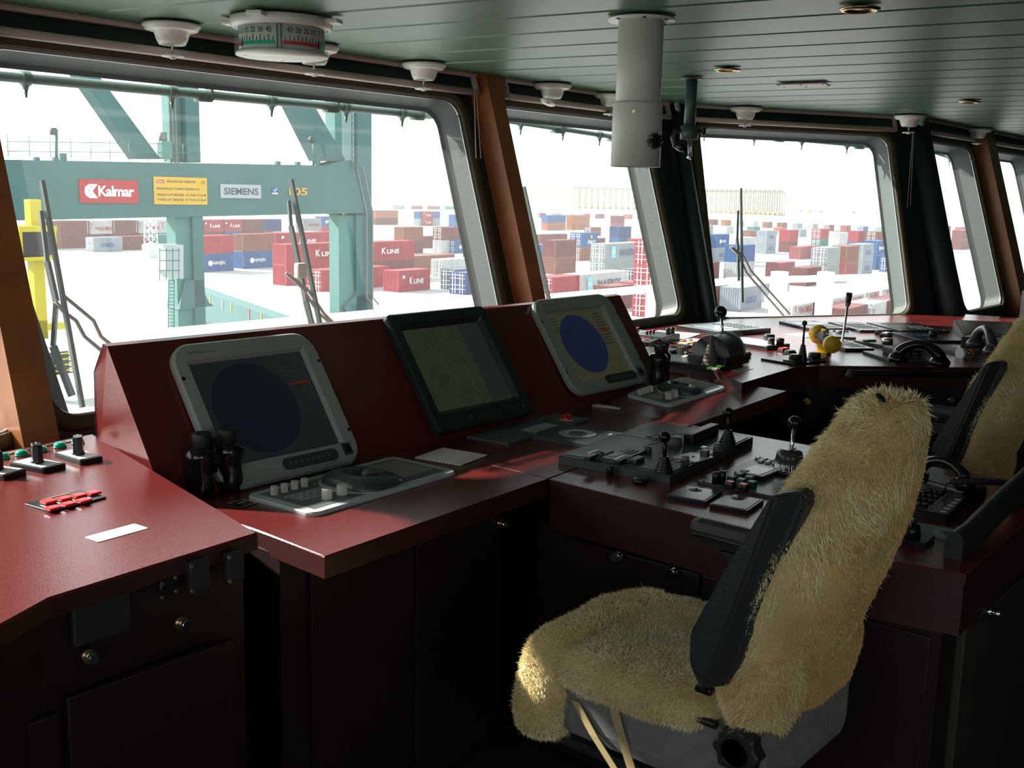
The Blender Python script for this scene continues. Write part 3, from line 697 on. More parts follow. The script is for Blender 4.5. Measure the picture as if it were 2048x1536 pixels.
mb = tc_(); mb.prism([(2.29, 1.8), (2.27, .68), (3.12, .69), (3.12, 1.8)], .06, ZD - .14, panelshade); mb.build('console_body', parent=t)
XF = 2.262
def vx(px, py, X=XF): return on(px, py, (X, 0, 0), (1, 0, 0))
for (y0, y1, kp) in ((1.27, 1.66, (1240, 1110)), (.98, 1.262, (1350, 1142)), (.70, .972, None)):
    mb = tc_(); mb.box((XF + .012, (y0 + y1) / 2, .40), (.02, y1 - y0, .60), panelshade, bev=.003); o = mb.build('door', parent=t)
    if kp:
        kk = vx(*kp, XF); mb = tc_(); mb.cyl((XF, kk.y, kk.z), (XF - .012, kk.y, kk.z), .014, m=chrome, n=18); mb.cyl((XF - .01, kk.y, kk.z), (XF - .03, kk.y, kk.z), .007, .011, m=chrome, n=14); mb.build('door_knob', parent=o)
mb = tc_(); mb.box((2.74, .672, .40), (.72, .02, .60), mat('end_panel', (.05, .038, .028), .4, bump=.3, bscale=420), bev=.003); o = mb.build('end_door', parent=t)
kk = on(1976, 1222, (0, .66, 0), (0, 1, 0)); mb = tc_(); mb.cyl((kk.x, .664, kk.z), (kk.x, .65, kk.z), .013, m=chrome, n=18); mb.cyl((kk.x, .652, kk.z), (kk.x, .632, kk.z), .006, .01, m=chrome, n=14); mb.build('door_knob', parent=o)
# ---- right wing console
w_pts = [P(1484, 766, ZW), P(1588, 735, ZW), P(1640, 731, ZW), P(1960, 735, ZW), P(2048, 738, ZW)]
bl_ = [P(1287, 658, ZW), P(1440, 646, ZW)]
lw = P(1303, 697, ZW)
pts = [(p.x, p.y) for p in w_pts] + [(w_pts[-1].x + .6, w_pts[-1].y - .5), (7.1, 1.0), (6.9, 2.18), (6.45, 2.42), (5.42, 3.03), (4.9, 3.08), (bl_[0].x - .25, 3.08), (4.25, 2.75)]
t = thing('side_console', 'dark red console at the right below the centre window, crowded with instruments', 'console', (5, 2.3, 0))
def rw(mb=None): mb = mb or MB(); mb.M = Matrix.Translation((-5, -2.3, 0)); return mb
mb = rw(); mb.prism(pts, ZW - .09, ZW, desk, bev=.0); mb.sides(edgeshade).build('console_top', parent=t)
mb = rw(); mb.prism([(3.72, 2.0), (4.1, 1.97), (4.22, 1.91), (4.68, 1.43), (5.0, 1.1), (6.6, 1.2), (6.3, 2.0), (5.3, 2.6), (3.9, 2.6)], .06, ZW - .091, panelshade); mb.build('console_body', parent=t)
a = w_pts[2]; b = w_pts[3]; dd = (b - a).normalized(); nn = Vector((dd.y, -dd.x, 0))
Td = Matrix(((dd.x, -dd.y, 0, a.x - 5), (dd.y, dd.x, 0, a.y - 2.3), (0, 0, 1, 0), (0, 0, 0, 1)))
Lw = (b - a).length
TdI = (Matrix.Translation((5, 2.3, 0)) @ Td).inverted()
for i, (x0, x1, kp) in enumerate(((-.32, .0, (1620, 806)), (.02, .34, (1697, 803)), (.36, .66, (1848, 802)), (.68, 1.0, (1910, 803)))):
    q = on(*kp, a + nn * .02, nn); ql = TdI @ q
    mb = MB(Td); xc = ql.x; mb.box((xc - .10 if i < 2 else xc + .08, .045, .40), (.30, .02, .6), panelshade, bev=.004); o = mb.build('door', parent=t)
    mb = MB(Td); mb.cyl((xc, .035, ql.z), (xc, .02, ql.z), .013, m=brass, n=16); mb.cyl((xc, .022, ql.z), (xc, 0, ql.z), .007, .01, m=chrome, n=12); mb.build('door_knob', parent=o)
# handrail on the front of the right console
q0 = on(1702, 746, a + nn * .05, nn); q1 = on(1955, 748, a + nn * .05, nn)
t = thing('handrail', 'dark metal grab rail along the front of the right console', 'handrail', q0)
mb = MB(); L = q1 - q0; mb.tube([-nn * .05, Vector((0, 0, 0)), L * .03, L * .97, L, L - nn * .05], .012, blackg, n=10); mb.build('rail', parent=t)
mb = MB(); mb.sphere((0, 0, -.01), .022, steel, sc=(1.6, 1, .8)); mb.build('rail_end', parent=t)
# ================================================================== OUTSIDE
ZG = EYE.z - 12.0
conc = mat('quay_concrete', (.34, .35, .34), .9, noise=.12, nscale=.15)
mb = MB(); mb.box((700, 300, ZG - .25), (2400, 2400, .5), conc); struct(mb.build('ground'), 'pale concrete container yard')
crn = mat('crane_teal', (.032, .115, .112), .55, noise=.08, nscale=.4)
crl = mat('crane_light', (.055, .18, .16), .55)  # lighter copy of the teal; on the legs it paints in their bright faces
# --- crane plane
kA = atd(40, 382, 62); kB = atd(735, 380, 79)
kd = Vector((kB.x - kA.x, kB.y - kA.y, 0)).normalized(); kn = Vector((kd.y, -kd.x, 0))
if kn.dot(EYE - kA) < 0: kn = -kn
def K(px, py, off=0):
    p = on(px, py, kA + kn * off, kn); return ((p - kA).dot(kd), p.z)
KM = Matrix(((kd.x, 0, kn.x, kA.x), (kd.y, 0, kn.y, kA.y), (0, 1, kn.z, 0), (0, 0, 0, 1)))   # local x along beam, y = world z, z toward ship
kt = thing('quay_crane', 'teal green quay crane with cross beam, legs and signs outside the left window', 'crane', M=Matrix.Translation((kA.x, kA.y, ZG)))
KL = Matrix.Translation((-kA.x, -kA.y, -ZG)) @ KM
def kpoly(pts, z0, z1, m, name, off=0, lab=None, parent=kt):
    q = [K(px, py, off) for px, py in pts]; mb = MB(KL); mb.prism(q, z0, z1, m); return mb.build(name, parent=parent, label=lab)
kpoly([(-60, 318), (655, 331), (668, 326), (700, 320), (716, 330), (737, 425), (684, 427), (-60, 443)], -2.0, .0, crn, 'cross_beam')
def kcol(x0, x1, yref, z0, z1, dz0, dz1, m, name, off=0):
    a = K(x0, yref, off)[0]; b = K(x1, yref, off)[0]; mb = MB(KL); mb.box(((a + b) / 2, (z0 + z1) / 2, (dz0 + dz1) / 2), (b - a, z1 - z0, abs(dz1 - dz0)), m); return mb.build(name, parent=kt)
zb1 = K(400, 325)[1]; zb0 = K(400, 430)[1]
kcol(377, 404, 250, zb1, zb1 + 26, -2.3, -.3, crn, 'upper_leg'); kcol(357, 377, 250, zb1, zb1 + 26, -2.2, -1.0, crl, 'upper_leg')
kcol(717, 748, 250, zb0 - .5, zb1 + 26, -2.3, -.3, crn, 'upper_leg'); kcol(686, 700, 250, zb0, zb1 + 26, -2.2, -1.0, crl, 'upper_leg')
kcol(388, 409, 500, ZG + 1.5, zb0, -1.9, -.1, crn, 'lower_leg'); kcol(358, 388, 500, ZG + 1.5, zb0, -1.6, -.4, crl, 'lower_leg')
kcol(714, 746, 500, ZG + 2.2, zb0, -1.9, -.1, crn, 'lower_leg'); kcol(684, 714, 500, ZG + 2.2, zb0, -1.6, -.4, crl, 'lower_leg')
# foot flare and sill beams running toward the ship
kpoly([(372, 560), (409, 560), (412, 590), (420, 606), (430, 612), (360, 620)], -1.9, -.1, crn, 'leg_foot')
kpoly([(714, 590), (746, 590), (750, 630), (700, 640), (690, 615)], -1.9, -.1, crn, 'leg_foot')
def sill(pa, pb, za, wd, hh, name='sill_beam'):
    a = P(*pa, za); b = P(*pb, za); mb = MB(Matrix.Translation((-kA.x, -kA.y, -ZG))); d = b - a; L = d.length; T = Matrix.Translation((a + b) / 2 - Vector((0, 0, hh / 2))) @ Matrix.Rotation(math.atan2(d.y, d.x), 4, 'Z')
    mb.box((0, 0, 0), (L, wd, hh), crn, T); o = mb.build(name, parent=kt); return a, d, L
a, d, L = sill((372, 566), (660, 668), ZG + 3.2, 1.3, 2.4)
for k, (f_, m_) in enumerate(((.30, yellow), (.40, bright), (.47, yellow), (.6, redb), (.68, yellow))):
    q = a + d * f_; mb = MB(Matrix.Translation((-kA.x, -kA.y, -ZG))); mb.box((0, -.68, -.45), (.16, .03, .9), m_, Matrix.Translation(q) @ Matrix.Rotation(math.atan2(d.y, d.x), 4, 'Z')); mb.box((0, .68, -.45), (.16, .03, .9), m_, Matrix.Translation(q) @ Matrix.Rotation(math.atan2(d.y, d.x), 4, 'Z'))
    mb.build('tape_mark', parent=kt)
sill((418, 690), (560, 672), ZG + 1.4, 2.0, 1.4, 'bogie_beam'); sill((560, 668), (742, 640), ZG + 1.5, 2.0, 1.5, 'bogie_beam')
# diagonal braces
def brace(pts, name='diagonal_brace'):
    kpoly(pts, -2.0, -.6, crn, name)
brace([(120, 80), (155, 80), (330, 318), (285, 318)]); brace([(530, 80), (565, 80), (702, 322), (650, 322)])
# ladder on the right leg and cable tray
mb = MB(KL); s0 = K(702, 250)[0]; s1 = K(712, 250)[0]
for s in (s0, s1): mb.box((s, zb1 + 12, .1), (.05, 24, .05), dgrey)
for k in range(60): mb.box(((s0 + s1) / 2, zb1 + .4 * k, .1), (s1 - s0, .04, .04), dgrey)
mb.build('ladder', parent=kt)
mb = MB(KL)
for dx in (-6, 6):
    pts = [K(718 + dx, 332, 0), K(738 + dx, 425, 0), K(738 + dx, 595, 0), K(750 + dx, 608, 0)]
    mb.tube([(x, y, .06) for x, y in pts], .07, mgrey, n=6)
mb.build('cable_tray', parent=kt)
mb = MB(KL); s0 = K(352, 250)[0]
for q in (-.25, .0, .2): mb.box((s0 + q, zb1 + 12, -.3), (.09, 25, .09), dgrey)
mb.build('cable_pipes', parent=kt)
# walkway railing on the beam
mb = MB(KL); xs0 = K(20, 325)[0]; xs1 = K(400, 325)[0]; zz = zb1 + .05
for h in (.55, 1.1): mb.tube([(xs0, K(20, 322)[1] + h, -.2), (xs1, zz + h, -.2)], .025, crl, n=5)
k = 0
while xs0 + k * 1.2 < xs1: mb.tube([(xs0 + k * 1.2, zz - .1, -.2), (xs0 + k * 1.2, zz + 1.1, -.2)], .025, crl, n=5); k += 1
mb.build('walkway_railing', parent=kt)
mb = MB(KL); q = K(337, 300); mb.box((q[0], q[1], -.5), (.7, 1.1, .7), crl, bev=.05); mb.cyl((q[0] - .1, q[1] + .5, -.5), (q[0] - .1, q[1] + 1.1, -.5), .25, m=mgrey); mb.build('winch_box', parent=kt)
kpoly([(318, 488), (352, 488), (352, 555), (330, 555), (318, 540)], -.2, 1.0, mat('crane_box', (.35, .42, .42), .6), 'electrical_cabin')
mb = MB(KL)
q0 = K(314, 500, 1); q1 = K(345, 560, 1)
for h in (500, 520, 540): mb.tube([(K(312, h, 1)[0], K(312, h, 1)[1], 1.5), (K(352, h, 1)[0], K(352, h, 1)[1], 1.5)], .03, crn, n=5)
for x in (312, 325, 338, 350): mb.tube([(K(x, 495, 1)[0], K(x, 495, 1)[1], 1.5), (K(x, 560, 1)[0], K(x, 560, 1)[1], 1.5)], .03, crn, n=5)
mb.build('cabin_railing', parent=kt)
mb = MB(KL)
for x in (343, 354): mb.tube([(*K(x, 560, 1), .6), (*K(x, 665, 1), .6)], .035, crn, n=5)
for y in range(562, 664, 7): mb.tube([(*K(343, y, 1), .6), (*K(354, y, 1), .6)], .025, crn, n=5)
mb.build('lower_ladder', parent=kt)
# beam top stub ribs, lamp posts
for (x, y) in ((77, 322), (115, 322), (560, 329), (600, 330)):
    q = K(x, y); mb = MB(KL); mb.box((q[0], q[1] + .1, -.3), (.3, .25, .3), crn); mb.build('beam_lug', parent=kt)
for (x, ya, yb) in ((117, 322, 258), (632, 331, 275)):
    q = K(x, ya); r_ = K(x, yb); mb = MB(KL); mb.cyl((q[0], q[1], -.3), (r_[0], r_[1], -.3), .09, m=crn, n=8); mb.build('lamp_post', parent=kt)
    mb = MB(KL); mb.box((r_[0] - .22, r_[1] - .05, -.2), (.3, .22, .3), steel, bev=.03); mb.lathe([(.001, 0), (.16, 0), (.22, -.3), (.001, -.3)], steel, Matrix.Translation((r_[0] - .25, r_[1] - .35, -.2)) @ Matrix.Rotation(pi / 2, 4, 'X') , n=12); mb.box((r_[0] + .28, r_[1] - 1.6, -.25), (.36, .45, .3), crn, bev=.02); mb.build('floodlight', parent=kt)
# signs on the beam
def ksign(c, m, name, body=None):
    q = [K(*p) for p in c]; x0 = (q[0][0] + q[3][0]) / 2; x1 = (q[1][0] + q[2][0]) / 2; y1 = (q[0][1] + q[1][1]) / 2; y0 = (q[2][1] + q[3][1]) / 2
    mb = MB(KL); mb.box(((x0 + x1) / 2, (y0 + y1) / 2, .05), (x1 - x0, y1 - y0, .06), m); o = mb.build(name, parent=kt); return o, x0, x1, y0, y1
def ktext(s, x0, x1, y0, y1, m, parent, nm='lettering', bold=0.0, sp=1.0): return text(s, x1 - x0, y1 - y0, KL @ Matrix.Translation(((x0 + x1) / 2, (y0 + y1) / 2, 0)), m, parent, nm, .1, bold=bold, spacing=sp)
sred = mat('sign_red', (.36, .018, .022), .5); syel = mat('sign_yellow', (.55, .33, .01), .5); sgry = mat('sign_grey', (.32, .36, .37), .5); sblu = mat('sign_blue', (.02, .08, .33), .5); swht = mat('sign_white', (.7, .7, .7), .5); sdk = mat('sign_dark', (.04, .05, .06), .6)
o, x0, x1, y0, y1 = ksign([(158, 360), (275, 359), (275, 406), (158, 406)], sred, 'red_sign'); w_, h_ = x1 - x0, y1 - y0
ktext('Kalmar', x0 + w_ * .31, x0 + w_ * .93, y0 + h_ * .28, y0 + h_ * .74, swht, o, bold=.03, sp=.92)
mb = MB(KL); cx, cy = x0 + w_ * .17, y0 + h_ * .5
for dx in (0, w_ * .075):
    for s in (1, -1):
        mb.poly([(cx + dx - w_ * .09, cy, .1), (cx + dx - w_ * .03, cy, .1), (cx + dx + w_ * .06, cy + s * h_ * .3, .1), (cx + dx - w_ * .01, cy + s * h_ * .3, .1), (cx + dx - w_ * .075, cy + s * h_ * .18, .1)], [(0, 1, 2, 3, 4)], swht)
mb.build('sign_emblem', parent=o)
o, x0, x1, y0, y1 = ksign([(307, 355), (413, 354), (413, 408), (307, 410)], syel, 'yellow_sign'); w_, h_ = x1 - x0, y1 - y0
for s, fx0, fx1, fy, fh in (('BOCKLAAN 3000 - 3080EN 3200', .24, .78, .84, .08), ('BEDRIJFSLAST ONDER HEADBLOCK :', .05, .88, .56, .1), ('SINGLE LIFT BEDRIJF  54 TON X 56 M', .05, .97, .34, .1), ('TWIN LIFT BEDRIJF  77 TON X 56 M', .05, .97, .16, .1)):
    ktext(s, x0 + w_ * fx0, x0 + w_ * fx1, y0 + h_ * (fy - fh / 2), y0 + h_ * (fy + fh / 2), sdk, o, bold=.01)
ktext('CE', x0 + w_ * .89, x0 + w_ * .96, y0 + h_ * .78, y0 + h_ * .89, sdk, o)
mb = MB(KL); mb.box((x0 + w_ * .12, y0 + h_ * .83, .09), (w_ * .14, h_ * .1, .01), sred); r_ = mb.build('small_red_plate', parent=o); ktext('Kalmar', x0 + w_ * .06, x0 + w_ * .18, y0 + h_ * .8, y0 + h_ * .86, swht, o, 'plate_lettering')
o, x0, x1, y0, y1 = ksign([(440, 369), (521, 369), (521, 396), (440, 397)], sgry, 'grey_sign'); w_, h_ = x1 - x0, y1 - y0
ktext('SIEMENS', x0 + w_ * .08, x0 + w_ * .93, y0 + h_ * .25, y0 + h_ * .75, sdk, o, bold=.02)
o, x0, x1, y0, y1 = ksign([(543, 374), (554, 374), (554, 388), (543, 388)], sblu, 'blue_sign'); w_, h_ = x1 - x0, y1 - y0
mb = MB(KL); mb.tube([(x0 + w_ * .25, y0 + h_ * .6, .1), (x0 + w_ * .45, y0 + h_ * .35, .1), (x0 + w_ * .8, y0 + h_ * .8, .1)], .04, swht, n=4); mb.box(((x0 + x1) / 2, y0 + h_ * .08, .09), (w_, h_ * .2, .01), swht); mb.build('check_mark', parent=o)
q0 = K(577, 390); q1 = K(613, 376); ktext('105', q0[0], q1[0], q0[1], q1[1], syel, kt, 'yellow_number', bold=.02)

# --- containers
CA = yaw + math.radians(-34.5) ; CA = math.radians(5.4)
cdx = Vector((math.cos(CA), math.sin(CA), 0)); cdy = Vector((-cdx.y, cdx.x, 0))
CC = {'R': (.52, .035, .06), 'M': (.24, .05, .045), 'B': (.03, .14, .42), 'G': (.42, .46, .47), 'W': (.72, .74, .74), 'S': (.40, .46, .52), 'O': (.55, .17, .06), 'T': (.05, .30, .28), 'D': (.02, .06, .26), 'N': (.33, .11, .07), 'K': (.10, .16, .19), 'P': (.45, .10, .12)}
CM = {k: mat('container_' + k, tuple(x * .60 for x in v), .6, noise=.12, nscale=.8) for k, v in CC.items()}
CNAME = {'R': 'red', 'M': 'maroon', 'B': 'blue', 'G': 'grey', 'W': 'white', 'S': 'pale grey', 'O': 'orange', 'T': 'teal', 'D': 'dark blue', 'N': 'brown', 'K': 'dark slate', 'P': 'faded red'}
barm = mat('container_bars', (.75, .75, .75), .5)
CACHE = {}
def cont_mesh(L, c, doors):
    key = (L, c, doors)
    if key in CACHE: return CACHE[key]
    mb = MB(); m = CM[c]; H = 2.59; W = 2.44; f = .14
    def wallc(x0, x1, y, ax, sgn):
        n = max(4, int(round((x1 - x0) / .28))); vs = []; fs = []; st = (x1 - x0) / n
        prof = []
        for i in range(n):
            a = x0 + i * st; prof += [(a, 0), (a + st * .3, 0), (a + st * .5, -.05 * sgn), (a + st * .8, -.05 * sgn)]
        prof.append((x1, 0))
        for p, q in prof:
            for z in (f, H - f): vs.append((p, y + q, z) if ax == 'x' else (y + q, p, z))
        for i in range(len(prof) - 1): fs.append((2 * i, 2 * i + 2, 2 * i + 3, 2 * i + 1))
        mb.poly(vs, fs, m)
    wallc(f, L - f, 0, 'x', -1); wallc(f, L - f, W, 'x', 1); wallc(f, W - f, L, 'y', 1)
    if not doors: wallc(f, W - f, 0, 'y', -1)
    else: mb.poly([(0.03, f, f), (0.03, W - f, f), (.03, W - f, H - f), (.03, f, H - f)], [(0, 1, 2, 3)], m)
    for y in (f / 2, W - f / 2):
        for z in (f / 2, H - f / 2): mb.box((L / 2, y, z), (L, f, f), m)
        for x in (f / 2, L - f / 2): mb.box((x, y, H / 2), (f, f, H), m)
    for x in (f / 2, L - f / 2):
        for z in (f / 2, H - f / 2): mb.box((x, W / 2, z), (f, W, f), m)
    mb.poly([(0, 0, H - .03), (L, 0, H - .03), (L, W, H - .03), (0, W, H - .03)], [(0, 1, 2, 3)], CM[c])
    if doors:
        for y in (.45, .85, 1.55, 1.95): mb.box((-.02, y, H / 2), (.07, .07, H - .2), barm)
        for z in (.6, 1.1, 1.9, 2.3): mb.box((-.01, W / 2, z), (.03, W - .3, .06), barm)
    me = bpy.data.meshes.new('container'); bmesh.ops.recalc_face_normals(mb.bm, faces=mb.bm.faces[:]); mb.bm.to_mesh(me); mb.bm.free()
    for q in mb.mats: me.materials.append(q)
    CACHE[key] = me; return me
TC = {}
def cont_text(key, L):
    if (key, L) in TC: return TC[(key, L)]
    T = Matrix.Rotation(pi / 2, 4, 'X')  # XY -> XZ, facing -Y
    o = []
    def tx(s, x0, x1, z0, z1, m, b=.02): q = text(s, x1 - x0, z1 - z0, Matrix.Translation(((x0 + x1) / 2, -.06, (z0 + z1) / 2)) @ T, m, None, 'lettering', .01, bold=b); o.append(q)
    mb = MB()
    if key == 'KLINE':
        if L > 8: tx('K', L * .42, L * .49, .9, 1.75, swht); tx('LINE', L * .51, L * .72, .9, 1.5, swht, .03); mb.box((L * .12, -.07, 1.9), (.5, .02, .4), swht)
        else: tx('K', 2.0, 2.6, .9, 1.75, swht); tx('LINE', 2.8, 4.7, .9, 1.5, swht, .03); mb.box((.9, -.07, 1.8), (.4, .02, .35), swht)
    elif key == 'HANJIN': tx('HANJIN', L * .36, L * .72, .85, 1.5, swht, .03); mb.lathe([(.3, 0), (.42, 0), (.42, .02), (.3, .02)], swht, Matrix.Translation((L * .28, -.06, 1.2)) @ T, n=16)
    elif key == 'COSCO': tx('COSCO', L * .25, L * .7, .8, 1.5, sblu, .02)
    elif key == 'MAERSK':
        tx('MAERSK', L * .36, L * .86, .75, 1.75, mat('maersk_ink', (.06, .09, .14), .6), .03); mb.box((L * .2, -.06, 1.35), (L * .1, .02, 1.7), mat('maersk_blue', (.2, .55, .75), .6))
        for k in range(7):
            a = k * 2 * pi / 7; mb.poly([(L * .2 + .5 * math.sin(a), -.09, 1.35 + .5 * math.cos(a)), (L * .2 + .16 * math.sin(a + .45), -.09, 1.35 + .16 * math.cos(a + .45)), (L * .2, -.09, 1.35), (L * .2 + .16 * math.sin(a - .45), -.09, 1.35 + .16 * math.cos(a - .45))], [(0, 1, 2, 3)], swht)
    elif key == 'YM': tx('YANG MING', L * .28, L * .92, .7, 1.4, sred, .02); mb.box((L * .14, -.06, 1.5), (.12, .02, 1.0), sred); mb.box((L * .14, -.06, 2.0), (.6, .02, .12), sred)
    elif key == 'PO': tx('P&O', L * .4, L * .85, .4, 1.2, swht, .03); mb.box((L * .6, -.06, 1.8), (.7, .02, .6), syel)
    elif key == 'SBOCO': tx('SBOCO', L * .3, L * .75, 1.1, 1.7, swht, .03); mb.box((L * .22, -.06, 1.4), (.5, .02, .4), sred)
    elif key == 'HAPAG': tx('Hapag-Lloyd', L * .4, L * .8, 1.0, 1.6, sblu, .01)
    elif key == 'CAI': tx('CAI', L * .3, L * .5, .9, 1.6, swht, .03)
    if mb.bm.verts: o.append(mb.build('emblem'))
    else: mb.bm.free()
    for q in o: q.name = q.name
    TC[(key, L)] = [q.data for q in o], [q.name.split('.')[0] for q in o]
    for q in o: bpy.data.objects.remove(q)
    return TC[(key, L)]
NC = [0]
def cont(pos, L, c, lab=None, txt=None, doors=False, group=None, rot=0.0):
    o = bpy.data.objects.new('shipping_container', cont_mesh(L, c, doors)); C.objects.link(o)
    o.location = pos; o.rotation_euler.z = CA + rot; o['label'] = lab or (CNAME[c] + ' shipping container in the distant rows of the yard'); o['category'] = 'container'
    if group: o['group'] = group
    if txt:
        ms, ns = cont_text(txt, L)
        for m_, n_ in zip(ms, ns): q = bpy.data.objects.new(n_, m_); C.objects.link(q); q.parent = o
    NC[0] += 1; return o
L40, L20 = 12.19, 6.06
